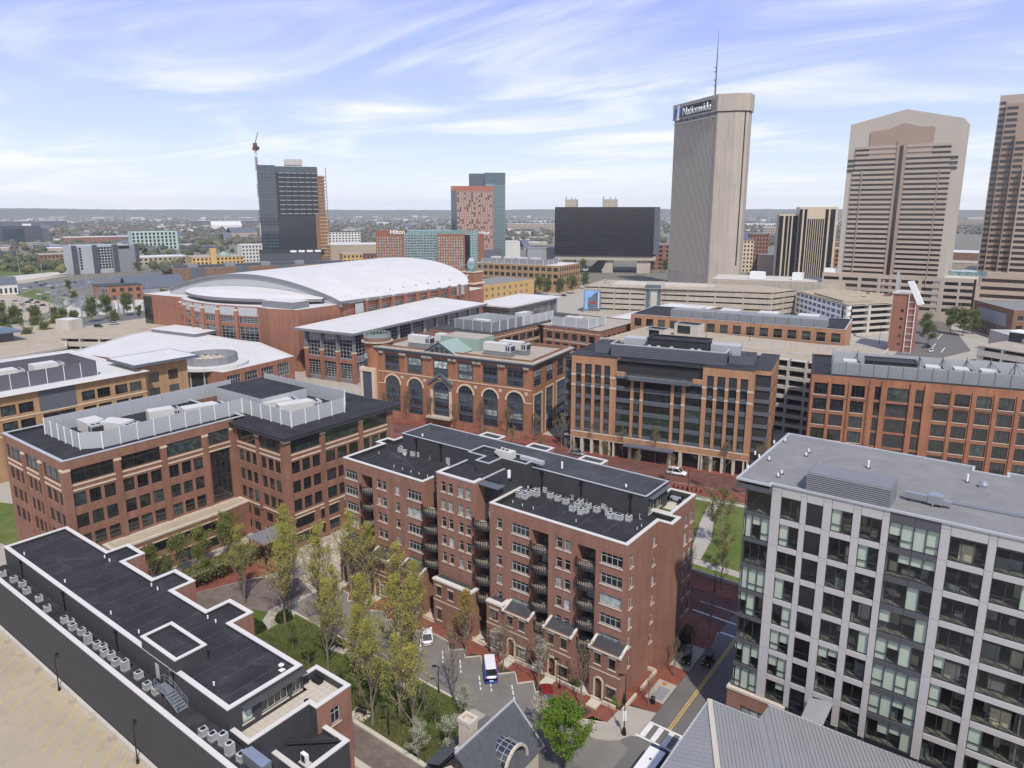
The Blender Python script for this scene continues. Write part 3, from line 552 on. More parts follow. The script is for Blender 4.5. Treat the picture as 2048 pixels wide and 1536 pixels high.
# base town houses in front of the block
town=[(-95,-89.5),(-86.8,-82.5),(-79.6,-75),(-72.1,-64.2),(-61.1,-58.2),(-57.9,-53.3),(-50.6,-46.0),(-43.0,-38.3)]
style('tw','frame_dark',1,(1,),.06,('glass_dark','glass_green','glass_curtain'),'limestone','limestone',.12)
style('tw2','frame_dark',3,(3,1),.07,('glass_dark','glass_curtain'),'limestone','limestone',.12)
for i,(x0,x1) in enumerate(town):
    wd=x1-x0; u=aw(x0); v=aw(x1); flat=i in (3,4)
    ops=[(.7,5.5,1.0,1.65,'tw'),(wd-1.75,5.5,1.0,1.65,'tw')]
    if not flat: ops+=[(wd-2.0,1.0,1.4,1.7,'tw2'),(.95,.35,1.1,3.0,None,.35)]
    else: ops+=[(.7,1.2,1.0,2.0,'tw')]+([(wd-2.2,1.2,1.4,2,'tw2'),(3.2,5.5,1.,1.65,'tw')] if wd>4 else [])
    wall(A,(u,-2.0),(v,-2.0),0,8.0,ops,'brick_condo'); wall(A,(v,-2),(v,0),0,8.3,[],'brick_condo'); wall(A,(u,0),(u,-2),0,8.3,[],'brick_condo')
    MB().box(u-.03,-2.06,4.55,v+.03,-2.001,4.72).obj('string_course','limestone',A)
    if flat:
        MB().box(u-.1,-2.12,8.0,v+.1,-1.3,8.3).box(v-.5,-1.3,8.0,v+.1,.0,8.3).obj('coping','white_coping',A); MB().box(u,-1.3,7.9,v-.5,0,8.05).obj('porch_roof','roof_dark',A)
    else:
        MB().quad((u,-2.1,7.75),(v,-2.1,7.75),(v,0,8.35),(u,0,8.35)).obj('porch_roof','roof_dark',A)
        MB().box(u-.03,-2.2,7.58,v+.03,-2.0,7.77).obj('gutter','limestone',A)
        for e in (u-.16,v-.16):
            m=MB(); y0,y1=-2.25,-.02; i0=len(m.v); m.v+=[(e,y0,7.6),(e+.34,y0,7.6),(e+.34,y1,8.5),(e,y1,8.5),(e,y0,7.95),(e+.34,y0,7.95),(e+.34,y1,8.62),(e,y1,8.62)]
            m.f+=[(4,5,6,7),(0,1,5,4),(1,2,6,5),(3,0,4,7),(2,3,7,6),(0,3,2,1)]; m.obj('coping','white_coping',A)
        d=MB(); d.box(u+.95,-1.66,.35,u+2.05,-1.6,3.35).obj('door','wood_brown',A)
        s=MB()
        for e in (u+.72,u+2.04): s.box(e,-2.14,.3,e+.24,-1.995,2.9)
        for k in range(8):
            a0=math.pi*k/8; a1=math.pi*(k+1)/8; cx=u+1.5; 
            p=[(cx+r*math.cos(a),2.9+r*1.0*math.sin(a)) for r,a in ((.56,a0),(.80,a0),(.80,a1),(.56,a1))]
            i0=len(s.v); s.v+=[(q[0],-2.14,q[1]) for q in p]+[(q[0],-1.995,q[1]) for q in p]; s.f+=[(i0,i0+1,i0+2,i0+3),(i0+1,i0+5,i0+6,i0+2),(i0+4,i0+5,i0+1,i0),(i0,i0+3,i0+7,i0+4)]
        s.obj('door_surround','limestone',A)
        MB().box(u+.75,-4.1,0,u+2.3,-1.7,.35).obj('doorstep','limestone',A)
# planter walls before the houses
pw_=MB()
for a,b in (((-63,75.9),(-58.2,75.3)),((-57.4,75.5),(-51,75.3)),((-50.2,75.3),(-43.4,75.15)),((-42.4,75.1),(-38.6,75.1)),((-37.6,75.2),(-37.6,79.2)),((-37.6,80.6),(-37.6,85.6)),((-37.8,85.6),(-38.9,85.5)),((-95,75.9),(-64,75.8))):
    pw_.bar((*a,.3),(*b,.3),.3,.62)
tag(pw_.obj('garden_wall','limestone'),'low pale stone garden wall along the brick walk before the town houses','wall')
slab('garden_bed',[(-95,75.8),(-38.9,75.3),(-38.9,77.4),(-95,77.4)],0,.22,'limestone')
for k,(x0,x1) in enumerate(((-61.6,-58.6),(-56.4,-53.4),(-48.6,-45),(-40.4,-38),(-70,-66),(-80,-76),(-88,-84))):
    slab('hedge_bed',[(x0,75.5),(x1,75.4),(x1,77),(x0,77)],0,.34,'mulch')
# ================================================================ GREY GLASS TOWER BLOCK (G), right foreground
G=thing('glass_block','grey panelled apartment block with big dark windows at right foreground','building',(-25.1,80.5,0))
def gx(x): return x+25.1
GZ=[6.7+3.42*k for k in range(8)]  # floor lines
GT=34.6
core=MB().box(gx(-25.1)+.6,4.5,5.9,gx(14),20.4,34.4); core.obj('core_wall','interior_dark',G)
for k,z in enumerate(GZ): MB().box(.35,.42,z-.3,gx(14),4.6,z).obj('floor_slab','interior_floor',G)
MB().box(.35,.42,GT-1.5,gx(14),4.6,GT-1.2).obj('floor_slab','interior_floor',G)
# partitions and furniture seen through the glass
pt=MB()
for k,z in enumerate(GZ):
    for x in (-21.9,-18.4,-15.8,-12.8,-9.6,-4.8,-.4,4.0,8):
        if (k*7+int(x*3))%3: pt.box(gx(x),.45,z,gx(x)+.12,4.5,z+3.1)
pt.obj('partition','mid_grey',G)
fu=[MB(),MB(),MB()]
rr=random.Random(3)
for k,z in enumerate(GZ):
    for j in range(26):
        x=rr.uniform(-24,9); y=rr.uniform(.7,3.6); w_=rr.uniform(.5,1.8); h=rr.choice((.45,.75,1.1,1.7)); q=fu[rr.randrange(3)]
        q.box(gx(x),y,z+.002,gx(x)+w_,y+rr.uniform(.4,.9),z+h)
for q,m in zip(fu,('limestone','mid_grey','cream_stone')): q.obj('furniture',m,G,kind='stuff')
# cladding: pilaster panels, spandrel panels, panes
PM={}
def panel(x0,z0,x1,z1,m,y=0,th=.3,name='panel'):
    key=(round(x1-x0,2),round(z1-z0,2),m,th)
    if key not in PM:
        w_,h=x1-x0,z1-z0; g=.018; PM[key]=MB().box(g,0,g,w_-g,th,h-g).mesh('panel',m)
    return put(name,PM[key],G,(gx(x0),y,z0))
pil=[(-22.0,-20.9),(-18.7,-18.05),(-16.3,-15.4),(-13.2,-12.4),(-10.3,-9.6),(-4.9,-4.0),(-.8,-.05),(4.9,5.7),(9.2,10)]
wins=[(-20.9,-18.7,'g'),(-18.05,-16.3,'k'),(-15.4,-13.2,'g'),(-12.4,-10.3,'g'),(-9.6,-4.9,'d'),(-4.0,-.8,'g'),(-.05,4.9,'g'),(5.7,9.2,'g')]
MB().box(gx(-22.05),.30,5.0,gx(10),.36,5.9).obj('backing','panel_dark',G)
for x0,x1 in pil:
    for k,z in enumerate(GZ): panel(x0,z-.05,x1,z+3.37,'panel_grey')
    panel(x0,GZ[-1]+3.37,x1,GT,'panel_grey')
    MB().box(gx(x0)+.02,.30,5.0,gx(x1)-.02,.40,GT).obj('backing','panel_dark',G)
def pane(x0,z0,x1,z1,m,y=.2):
    key=('p',round(x1-x0,2),round(z1-z0,2),m)
    if key not in PM: PM[key]=MB().quad((0,0,0),(x1-x0,0,0),(x1-x0,0,z1-z0),(0,0,z1-z0)).mesh('pane',m)
    return put('pane',PM[key],G,(gx(x0),y,z0))
def glaze(x0,x1,z0,z1,n,kind,rnd):
    fr=MB(); t=.06; W_=x1-x0
    fr.box(gx(x0),.14,z0,gx(x0)+t,.3,z1).box(gx(x1)-t,.14,z0,gx(x1),.3,z1).box(gx(x0)+t,.14,z0,gx(x1)-t,.3,z0+t).box(gx(x0)+t,.14,z1-t,gx(x1)-t,.3,z1)
    for i in range(1,n): c=gx(x0)+W_*i/n; fr.box(c-.035,.15,z0+t,c+.035,.29,z1-t)
    zb=z0+.85
    cut=[i for i in range(n) if rnd.random()<(.8 if n<=2 else .4)]
    for i in cut:
        c0=gx(x0)+W_*i/n+.04; c1=gx(x0)+W_*(i+1)/n-.04; fr.box(c0,.155,zb-.03,c1,.285,zb+.03)
    o=fr.obj('window','frame_dark',G)
    for i in range(n):
        c0=x0+W_*i/n+.035; c1=x0+W_*(i+1)/n-.035
        p=pane(c0,z0+.05,c1,z1-.05,'glass_black' if kind=='k' else 'glass_clear'); p.parent=o
        bl={'b':.9,'d':.5,'g':.18}.get(kind,0)
        if rnd.random()<bl:
            drop=rnd.choice((1,1,1,.55,.4)) 
            key=('bl',round(c1-c0,2),round(z1-z0,2),drop)
            if key not in PM: PM[key]=MB().box(0,0,(z1-z0)*(1-drop)+.05,c1-c0,.02,z1-z0-.05).mesh('blind','blind')
            put('blind',PM[key],o,(gx(c0),.30,z0))
rg=random.Random(11)
for (x0,x1,kd) in wins:
    n={'k':1,'g':2,'d':4}[kd] if x1-x0<2.6 or kd=='d' else (3 if x1-x0<4 else 4)
    for k,z in enumerate(GZ):
        zt=z+2.75
        low=k<2 or (k==2 and rg.random()<.5)
        glaze(x0,x1,z+.02,zt,n,('b' if (low and kd=='g' and x1<-18) or (kd=='d' and (k in (0,1,2,7) )) else kd),rg)
        m='panel_dark' if kd=='d' else 'panel_grey'
        ztop=z+3.42 if k<7 else GT
        nn=1 if kd!='d' else 2
        for i in range(nn): panel(x0+(x1-x0)*i/nn,zt,x0+(x1-x0)*(i+1)/nn,ztop+.0,m)
# glazed corner bay with dark spandrel bands
for k,z in enumerate(GZ):
    glaze(-25.1,-22.0,z+.02,z+2.95,3,'b' if k in (0,1,3,4,6) else 'g',rg)
    panel(-25.1,z+2.95,-22.0,(z+3.42) if k<7 else GT,'panel_dark')
    # side face (towards the side street)
    m=MB(); m.box(.14,.3,z+.02,.3,.36,z+2.95)
    for y in (3.4,6.8,10.2,13.6,17,20.3): m.box(.14,y-.06,z+.02,.3,y,z+2.95)
    o=m.obj('window','frame_dark',G)
    for y in (0.36,3.4,6.8,10.2,13.6,17): MB().box(.2,y,z+.04,.23,y+3.2,z+2.93).obj('pane','glass_dark',o)
    MB().box(0,.32,z+2.95,.3,20.5,z+3.40 if k<7 else GT).obj('panel','panel_dark',G)
# brick base
style('gb','frame_dark',3,(1,),.08,('glass_blind','glass_green'),'limestone')
wall(G,(-.35,-.3),(6.6,-.3),0,6.3,[(1.8,2.2,3.4,2.4,'gb')],'brick_condo'); wall(G,(6.6,-.3),(6.6,.3),0,6.3,[],'brick_condo'); wall(G,(-.35,20),(-.35,-.3),0,6.3,[(4,2,3,2.5,'gb'),(10,2,3,2.5,'gb')],'brick_condo')
MB().box(-.45,-.4,6.3,6.7,.3,6.62).box(-.45,.3,6.3,-.02,20.2,6.62).obj('coping','limestone',G)
wall(G,(6.6,.3),(gx(14),.3),0,6.0,[],'panel_dark')
# roof
rp_=loc(G,[(-26,79.7),(-22.0,79.7),(-22.0,80.40),(14,80.40),(14,101.0),(-.1,101.0),(-.1,99.4),(-3.5,99.4),(-3.5,101.1),(-26,101.1)])
MB().prism(inset(rp_,.02),GT+.01,GT+.12,True,True).obj('roof','roof_grey',G); MB().ring(inset(rp_,-.05),inset(rp_,.25),GT+.02,GT+.26).obj('coping','grey_coping',G)
MB().prism(loc(G,rect(-26,79.7,-22,101)),GT-.9,GT-.36,True,True).obj('fascia','panel_dark',G)
# louvred screen
lv=MB().box(gx(-18.35),.25,GT,gx(-9.75),.32,37.0).box(gx(-18.35),.32,GT,gx(-18.28),4.0,37.0).box(gx(-9.82),.32,GT,gx(-9.75),4.0,37.0)
lv.obj('louvre_screen','mid_grey',G)
for k in range(10): MB().box(gx(-18.35),.10,GT+.15+k*.225,gx(-9.75),.25,GT+.27+k*.225).obj('slat','screen_mid',G)
MB().prism([(gx(-18.28),.32),(gx(-9.82),.32),(gx(-9.82),4),(gx(-18.28),4)],36.85,36.9,True,True).obj('roof','mid_grey',G)
# ducts on the roof
du=thing('roof_duct','silver rectangular air duct snaking over the grey flat roof','duct',(-8.9,84.3,GT+.12))
MB().box(0,0,.35,2.2,.7,1.0).box(2.2,-.1,.3,3.6,.9,1.2).box(2.4,.9,.3,3.2,1.9,1.0).box(3.6,.1,.3,4.4,.6,.8).obj('duct','galv',du)
MB().box(.3,.1,0,.4,.6,.35).box(1.7,.1,0,1.8,.6,.35).box(2.6,.1,0,2.7,.6,.3).box(3.3,.1,0,3.4,.6,.3).obj('leg','black_metal',du)
pp=MB(); pp.bar((-5,86.2,GT+.3),(13,86.9,GT+.3),.14).bar((-5,86.6,GT+.3),(13,87.3,GT+.3),.09)
tag(pp.obj('roof_pipe','galv'),'long twin silver pipes along the grey flat roof','pipe')
def vent(x,y,z,h,label,r=.12):
    t=thing('roof_vent',label,'vent pipe',(x,y,z),0,'roof vent pipes'); MB().cyl(0,0,r,0,h,8).obj('pipe','white_paint',t); MB().cyl(0,0,r*2.2,0,.08,8).obj('flashing','black_metal',t); return t
for i,(px,py) in enumerate([(1510,910),(1518,916),(1538,921),(1496,938),(1612,912),(1617,905),(1556,954),(1563,948),(1736,936),(1934,964),(1865,1012),(1548,888),(1570,884)]):
    p=gp(px,py,GT+.12); vent(p.x,p.y,GT+.12,.5 if i not in (8,9) else 1.0,'white vent pipe on the grey flat roof, %s counted from the street corner'%ORD[i])
p=gp(1966,977,GT); t=thing('roof_fan','squat silver roof fan on the grey flat roof','fan',(p.x,p.y,GT+.12)); MB().box(-.4,-.4,0,.4,.4,.4).obj('base','galv',t); MB().cyl(0,0,.5,.4,.75,12,.35).obj('hood','galv',t)
# ================================================================ STANDING-SEAM HALL ROOF (H)
H_=thing('hall','low hall with grey standing-seam metal roof beside the street','building',(-23.9,69.4,0))
hz=12.0
MB().prism(loc(H_,[(-23.5,40),(4,40),(4,72.8),(-12.3,72.8),(-17.9,72.2),(-18.2,69.1),(-23.5,69.1)]),0,hz-.3).obj('wall','brick_condo',H_)
# two slopes meeting along a hip from (-20.9,69) to (-16.5,61)
def hslope(x,y): return hz
SM={}
def seamroof(p0,p1,q0,q1,n,flip=False):
    """n metal pans between edge p0-p1 (lower) and q0-q1 (upper)"""
    p0,p1,q0,q1=map(Vector,(p0,p1,q0,q1))
    for i in range(n):
        a=p0.lerp(p1,i/n);b=p0.lerp(p1,(i+1)/n);c=q0.lerp(q1,(i+1)/n);d=q0.lerp(q1,i/n); up=Vector((0,0,.07)); e=(b-a)*.06
        m=MB().quad(a,b,c,d); m.quad(a-up,b-up,b,a); m.quad(b-e+up,b+up,c+up,c-e+up); m.quad(b-e,b-e+up,c-e+up,c-e); m.quad(b-e,b,b+up,b-e+up); m.quad(b+up,b,c,c+up)
        m.obj('panel','metal_roof',H_)
# front slope: eave at the far side, rising towards the camera side
seamroof((0,0,hz),(5.4,-.2,hz),(13.7,-30,hz+4.1),(19.1,-30,hz+4.1),13)
seamroof((5.4,-.2,hz),(5.7,3.0,hz),(19.1,-30,hz+4.1),(20.0,-30,hz+4.1),2)
seamroof((5.7,3.0,hz),(26,3.6,hz),(20.0,-30,hz+4.1),(40.3,-30,hz+4.1),48)
seamroof((0,-30,hz),(0,0,hz),(13.7,-30,hz+4.1),(0,-.01,hz),46)
hp=MB(); hp.bar((0,0,hz+.06),(13.7,-30,hz+4.16),.55,.06); hp.obj('hip_cap','limestone',H_)
MB().box(-.15,-30,hz-.25,.02,.1,hz+.02).box(.02,0,hz-.25,5.5,.12,hz+.02).box(5.55,3.05,hz-.25,22,3.2,hz+.02).obj('gutter','grey_coping',H_)
MB().quad((8.0,6.5,8.0),(10.4,6.5,8.3),(10.9,10.5,10.1),(8.3,10.5,9.6)).quad((8.0,6.5,7.8),(10.4,6.5,8.1),(10.4,6.5,8.3),(8.0,6.5,8.0)).obj('canopy','metal_roof',H_)
# ================================================================ TOWN-HOUSE ROW (B), left foreground
B=thing('townhouse_row','brick town-house row with stepped black roof and white coping, left foreground','building',(-125.7,34.5,0))
bp_=[(-125.7,34.5),(-63.4,34.5),(-63.4,44.0),(-77.8,44.0),(-77.8,47.1),(-83.1,47.1),(-83.1,43.7),(-91.6,43.7),(-91.6,46.9),(-97.0,46.9),(-97.0,43.6),(-105.7,43.6),(-105.7,46.7),(-111,46.7),(-111,43.6),(-125.7,43.6)]
bl=loc(B,bp_)
for k in range(len(bl)):
    p,q=bl[k],bl[(k+1)%len(bl)]; m='dark_panel' if k in (0,1) else 'brick_condo'; ops=[]
    if k in (3,7,11): pass
    Ln=(Vector(q)-Vector(p)).length
    if k==1: ops=[(1.6,11.3,1.3,1.7,'a2'),(4.0,11.15,3.4,2.0,'a4'),(8.0,11.1,1.2,2.2,'a2')]
    if k in (3,7,11): ops=[(1.2,9.5,1.0,1.6,'a1')]
    if 3<=k<=14 and Ln>5 and k not in (3,7,11): ops=[(u,z,1.1,1.7,'a2') for u in [1+2.6*j for j in range(int(Ln/2.6))] for z in (9.0,5.5,2.0)]
    wall(B,p,q,0,14,ops,m)
flatroof(B,bl,14,.35,.5,'roof_black','white_coping')
sm=MB()
for x in range(-123,-64,3): sm.box(x+125.7,.6,13.65,x+125.75,9.0,13.656)
sm.obj('roof_seams','seam',B,kind='stuff')
for (x0,x1) in ((-124.5,-111),(-105.7,-97),(-91.6,-83.1),(-77.8,-63.4)):
    u0,u1=x0+125.7,x1+125.7; n=int((u1-u0)/.7)
    for i in range(n):
        a=u0+(u1-u0)*i/n; b=u0+(u1-u0)*(i+1)/n
        MB().quad((a,11.2-2.1,13.1),(a,11.3-.9,12.4),(b,11.3-.9,12.4),(b,11.2-2.1,13.1)).box(b-.05,9.1,13.1,b,9.2,13.2).obj('awning_panel','slate_blue',B)
# stair box
bx=loc(B,rect(-81.6,34.45,-73.7,38.3)); shell(B,bx,11,15.6,'dark_panel'); flatroof(B,bx,15.6,.3,.35,'roof_black','white_coping')
MB().box(50.3,-.06,12.0,51.2,-.02,14.05).obj('door','mid_grey',B)
MB().box(47.1,-.10,11.5,47.9,-.05,13.4).obj('hatch','ac_grey',B)
# ledge towards the parking deck
MB().quad((-.5,-3.2,10.9),(70.7,-3.2,10.9),(70.7,.0,10.9),(-.5,0,10.9)).obj('ledge_floor','roof_black',B)
wall(B,(-1.5,-3.4),(72.3,-3.4),0,12.3,[],'dark_panel'); MB().box(-1.5,-3.5,12.3,72,-2.95,12.45).obj('coping','white_coping',B); MB().quad((72,-2.95,10.9),(-1.5,-2.95,10.9),(-1.5,-2.95,12.3),(72,-2.95,12.3)).obj('parapet_back','dark_panel',B)
for x in (-119,-104,-88.5,-74.5):
    MB().box(x+125.6,-.16,10.9,x+125.8,-.01,13.7).box(x+125.4,-.3,13.5,x+126,-.01,13.9).obj('downpipe','black_metal',B)
# terrace
style('bt','frame_grey',2,(2,1),.08,('glass_dark',),'limestone')
tp=loc(B,[(-63.4,34.6),(-60.1,34.6),(-60.1,42.3),(-58.8,42.3),(-58.8,47.2),(-65.0,47.2),(-65.0,44.0),(-63.4,44.0)])
for k in range(8):
    p,q=tp[k],tp[(k+1)%8]
    if k in (6,7): continue
    wall(B,p,q,0,11.5,[(1.9,8.0,1.3,2.1,'bt'),(1.9,4.2,1.3,2.1,'bt')] if k==3 else ([(u,z,1.1,1.7,'a2') for u in (1,3.5) for z in (7,3.4)] if k==4 else []),'dark_panel' if k in (0,1,2) else 'brick_condo')
tp2=loc(B,[(-64.2,34.6),(-60.1,34.6),(-60.1,42.3),(-58.8,42.3),(-58.8,47.2),(-65.0,47.2),(-65.0,43.2),(-64.2,43.2)]); MB().ring(inset(tp2,-.06),inset(tp2,.5),11.5,11.62).obj('coping','white_coping',B)
ti=inset(tp,.5); pbk=MB()
for k in range(6):
    p,q=ti[k],ti[k+1]; pbk.quad((q[0],q[1],10.6),(p[0],p[1],10.6),(p[0],p[1],11.5),(q[0],q[1],11.5))
pbk.obj('parapet_back','dark_panel',B)
MB().prism(ti,10.5,10.55,True,False,False).obj('terrace_floor','kerb',B)
tl=MB().box(.02,.02,0,.76,.76,.05).mesh('tile','limestone')
for i in range(7):
    for j in range(16):
        x=-63.3+i*.78; y=35.2+j*.78
        if x+.78<-60.6 or (y>42.9 and x+.78<-59.3 ): put('tile',tl,B,(x+125.7,y-34.5,10.55))
n=16
for i in range(n):
    y0=1.5+8.2*i/n; y1=1.5+8.2*(i+1)/n; MB().quad((62.3,y0,13.55),(63.05,y0,13.3),(63.05,y1,13.3),(62.3,y1,13.55)).box(62.4,y1-.05,13.5,62.5,y1,13.6).obj('awning_panel','dark_panel',B)
# lower roof at the end
lr=loc(B,[(-63,30.9),(-55.0,30.9),(-55.0,38.6),(-54.8,43.4),(-60.0,43.4),(-60.2,37.2),(-63,37.2)])
lr=loc(B,[(-61.9,37.2),(-54.8,37.2),(-54.8,43.4),(-61.9,43.4)])
shell(B,lr,0,8.6,'dark_panel',{},skip=(3,)); flatroof(B,lr,8.6,.5,.5,'roof_black','white_coping')
shell(B,loc(B,[(-63,31.25),(-53.5,31.25),(-53.5,35.6),(-63,35.6)]),0,10.9,'dark_panel',skip=(3,)); MB().box(63,-.1,10.85,72.2,1.1,10.9).obj('roof','roof_black',B)
lp=MB(); lp.bar((63.9,3.2,8.7),(70.0,8.1,8.9),.28).bar((64.4,3.3,8.6),(70.2,8.1,8.8),.12); lp.obj('beam','charcoal',B)
MB().box(68.2,2.65,5.6,69.6,2.69,7.6).obj('door','white_paint',B)
# ---- condensers
def condenser(z,kind):
    t=put('air_conditioner',None); s={'sq':.82,'tall':.8}[kind]; h={'sq':.88,'tall':1.4}[kind]
    b=MB(); 
    for x in (0,s-.08):
        for y in (0,s-.08): b.box(x,y,.12,x+.08,y+.08,h)
    b.box(0,0,h-.1,s,s,h-.04).box(0,0,.12,s,s,.2); b.box(.05,.05,.2,s-.05,s-.05,h-.1)
    b.obj('casing','ac_grey',t)
    f=MB(); f.cyl(s/2,s/2,s*.43,h-.04,h,14).obj('fan_ring','ac_white',t); MB().cyl(s/2,s/2,s*.36,h-.03,h+.012,14).obj('fan','black_metal',t)
    MB().box(-.05,-.05,0,s+.05,s+.05,.12).obj('base','mid_grey',t); return t
ct={k:condenser(0,k) for k in ('sq','tall')}; used=set()
def ac(x,y,z,kind,label,group,rz=0):
    if kind not in used: used.add(kind); o=ct[kind]; o.location=(x,y,z); o.rotation_euler=(0,0,rz)
    else: o=dup(ct[kind],(x,y,z),rz)
    return tag(o,label,'air conditioner',group)
bx_=[-122.6,-119.2,-116.6,-113.9,-110.1,-106.3,-101.3,-99.8,-98.5,-96.4,-93.6,-91.6,-90.4,-89.2,-87.9,-86.0,-84.1,-81.3,-78.5,-76.9,-66.2,-64.8,-63.2,-61.4,-59.7]
for i,x in enumerate(bx_): ac(x,32.5+(i*37%5)*.12,10.9,'tall' if i in (10,16,22,23) else 'sq','condenser on the dark ledge above the parking deck, %s from the left'%ORD[i],'condensers on the town-house ledge',(i*13%7-3)*.04)
t=thing('air_handler','boxy silver-blue air handler at the end of the dark ledge','air handler',(-58.7,33.0,10.9)); MB().box(0,0,.25,3.4,1.1,1.5).obj('casing','galv',t); MB().box(.1,.1,0,3.3,1.0,.25).obj('base','charcoal',t); MB().box(-.5,.25,.35,0,.85,1.2).obj('hood','galv',t)
t=thing('air_conditioner','white boxed condenser alone on the small lower black roof','air conditioner',(-57.0,38.6,8.1)); MB().box(0,0,.12,.9,.4,1.2).obj('casing','white_paint',t); MB().box(-.2,-.2,0,1.1,.6,.12).obj('base','concrete_light',t); MB().box(.1,-.02,.2,.7,0,1.1).obj('grille','charcoal',t)
# steel stair on the ledge
t=thing('steel_stair','galvanised steel stair with railings leading down from the roof door','stair',(-76.2,33.0,10.9)); 
MB().box(0,0,1.05,2.4,1.2,1.12).obj('landing','galv',t)
for k in range(6): MB().box(2.4+k*.42,.05,.9-k*.17,2.85+k*.42,1.15,.94-k*.17).obj('tread','galv',t)
r=MB()
for y in (0,1.2):
    r.bar((0,y,2.1),(2.4,y,2.1),.05).bar((2.4,y,2.1),(5.0,y,1.1),.05).bar((2.4,y,1.05),(5.0,y,.0),.08).bar((0,y,1.6),(2.4,y,1.6),.04).bar((2.4,y,1.6),(5,y,.6),.04)
    for x,h in ((0,2.1),(1.2,2.1),(2.4,2.1)): r.bar((x,y,0),(x,y,h),.06)
    r.bar((5,y,0),(5,y,1.1),.06).bar((3.7,y,.5),(3.7,y,1.6),.05)
r.bar((0,0,2.1),(0,1.2,2.1),.05); r.obj('railing','galv',t)
for i,(x,y) in enumerate([(-120.8,35.6),(-106.7,35.8),(-92.9,35.9),(-85.6,36.0),(-68.7,36.1),(-109.8,42.6),(-108.0,42.5),(-95.7,42.7),(-94.0,42.7),(-81.7,43.0),(-80.0,43.1)]):
    vent(x,y,13.65,.55,'white vent on the stepped black roof, %s of the %s row'%(ORD[i if i<5 else i-5],'parking deck' if i<5 else 'garden'),.1)
t=thing('satellite_dish','small white dish cluster on the black roof near the terrace','dish',(-65,42.4,13.65)); MB().bar((0,0,0),(0,0,.8),.06).box(-.3,-.3,0,.3,.3,.05).obj('mast','white_paint',t); MB().cyl(0,0,.3,.7,.8,10,.1).box(-.5,-.1,.3,-.2,.3,.6).obj('dish','white_paint',t)
t=thing('patio_table','small dark table standing on the tiled roof terrace','table',(-61.2,42.8,10.6)); MB().cyl(0,0,.35,.5,.54,10).obj('top','black_metal',t); MB().cyl(0,0,.04,0,.5,6).cyl(0,0,.22,0,.03,8).obj('leg','black_metal',t)
t=thing('patio_sofa','black covered seat in the corner of the roof terrace','sofa',(-64.2,45.7,10.6)); MB().box(0,0,0,1.4,.7,.4).obj('seat','rubber',t); MB().box(0,.55,.4,1.4,.75,.8).obj('backrest','rubber',t)
# ================================================================ PARKING DECK (lower left)
P_=thing('parking_deck','open concrete parking deck with yellow bay lines at lower left','parking deck',(-150,10,0))
MB().box(0,-60,0,110,20.6,3.5).obj('deck','deck_concrete',P_); MB().box(0,20.6,3.0,110,21.0,4.2).obj('parapet','concrete_light',P_)
for i in range(24):
    x=27.5+i*2.72; MB().prism([(x,20.4),(x+.14,20.4),(x+5.2,14.6),(x+5.06,14.6)],3.502,3.509).obj('bay_line','yellow_paint',P_)
for i in range(12):
    x=29+i*5.44; MB().box(x,19.9,3.5,x+.55,20.6,4.25).obj('wheel_stop','concrete',P_)
def lamp(x,y,z,h,label,arm=1.2,rz=0,double=False,cat='street lamp',group='street lamps'):
    t=thing('street_lamp',label,cat,(x,y,z),rz,group); MB().cyl(0,0,.16,0,.5,8).cyl(0,0,.075,.5,h,8,.05).obj('pole','black_metal',t)
    b=MB().bar((0,0,h-.05),(-arm,0,h+.05),.07)
    if double: b.bar((0,0,h-.05),(arm,0,h+.05),.07)
    b.obj('arm','black_metal',t); q=MB().box(-arm-.55,-.15,h-.02,-arm,.15,h+.12)
    if double: q.box(arm,-.15,h-.02,arm+.55,.15,h+.12)
    q.obj('lamp_head','black_metal',t); return t
lamp(-97.7,30.3,3.5,4.6,'black deck lamp by the dark wall, farther of the two on the parking deck',1.0,R(-30)); lamp(-76.5,30.3,3.5,4.6,'black deck lamp by the dark wall, nearer of the two on the parking deck',1.0,R(-30))
# ================================================================ BRICK OFFICE (C)
style('c3','frame_dark',3,(2.2,1),.11,('glass_dark','glass_dark','glass_green'),None,None,.12)
style('c1','frame_dark',2,(1,4),.07,('glass_dark','glass_dark','glass_dark','glass_green'),None,None,.18)
style('cb','frame_dark',3,(3,1),.09,('glass_dark','glass_green'),None,'cream_stone',.18)
C=thing('brick_office','L-shaped brown brick office with grey roof screens left of centre','building',(-129,45.3,0))
cz=24.2
def cfacade(L_,bays,first=False):
    ops=[]
    for (a,b) in bays:
        ops.append((a,19.9,b-a,2.6,'c3'))
        w_=(b-a-1.3)/3
        for i in range(3):
            u=a+.1+i*(w_+.55)
            for z in (15.6,11.6,7.7): ops.append((u,z,w_,2.5,'c1'))
    return ops
# west end, front of the left wing, inner corner, wing
ce={0:cfacade(26.7,[(1.5,8.8),(10.4,16.5),(18.4,25.8)]),1:cfacade(31.9,[(1.1,8.2),(9.3,16.6),(17.9,24.9)])+[(26.4,19.9,4.4,2.6,'c3'),(26.4,7.6,4.4,11,None,.5)],
    2:cfacade(17.3,[(1.1,7.5),(8.7,15.3)])+[(u,z,2.2,2.0,'c1') for u in (1.6,4.8,9.2,12.6) for z in (4.3,1.2)],3:cfacade(29,[(1.1,8.1),(9.2,18.1),(19.1,26.3)])+[(u,z,4.6,2.2,'cb') for u in (1.2,7.4,13.6,19.8) for z in (4.1,.9)]}
cp=loc(C,[(-155.7,45.3),(-129,45.3),(-129,77.3),(-111.8,77.3),(-111.8,105.5),(-155.7,105.5)])
for k in range(6): wall(C,cp[k],cp[(k+1)%6],0,cz if k in (0,1) else 23.3,ce.get(k,[]),'brick_office')
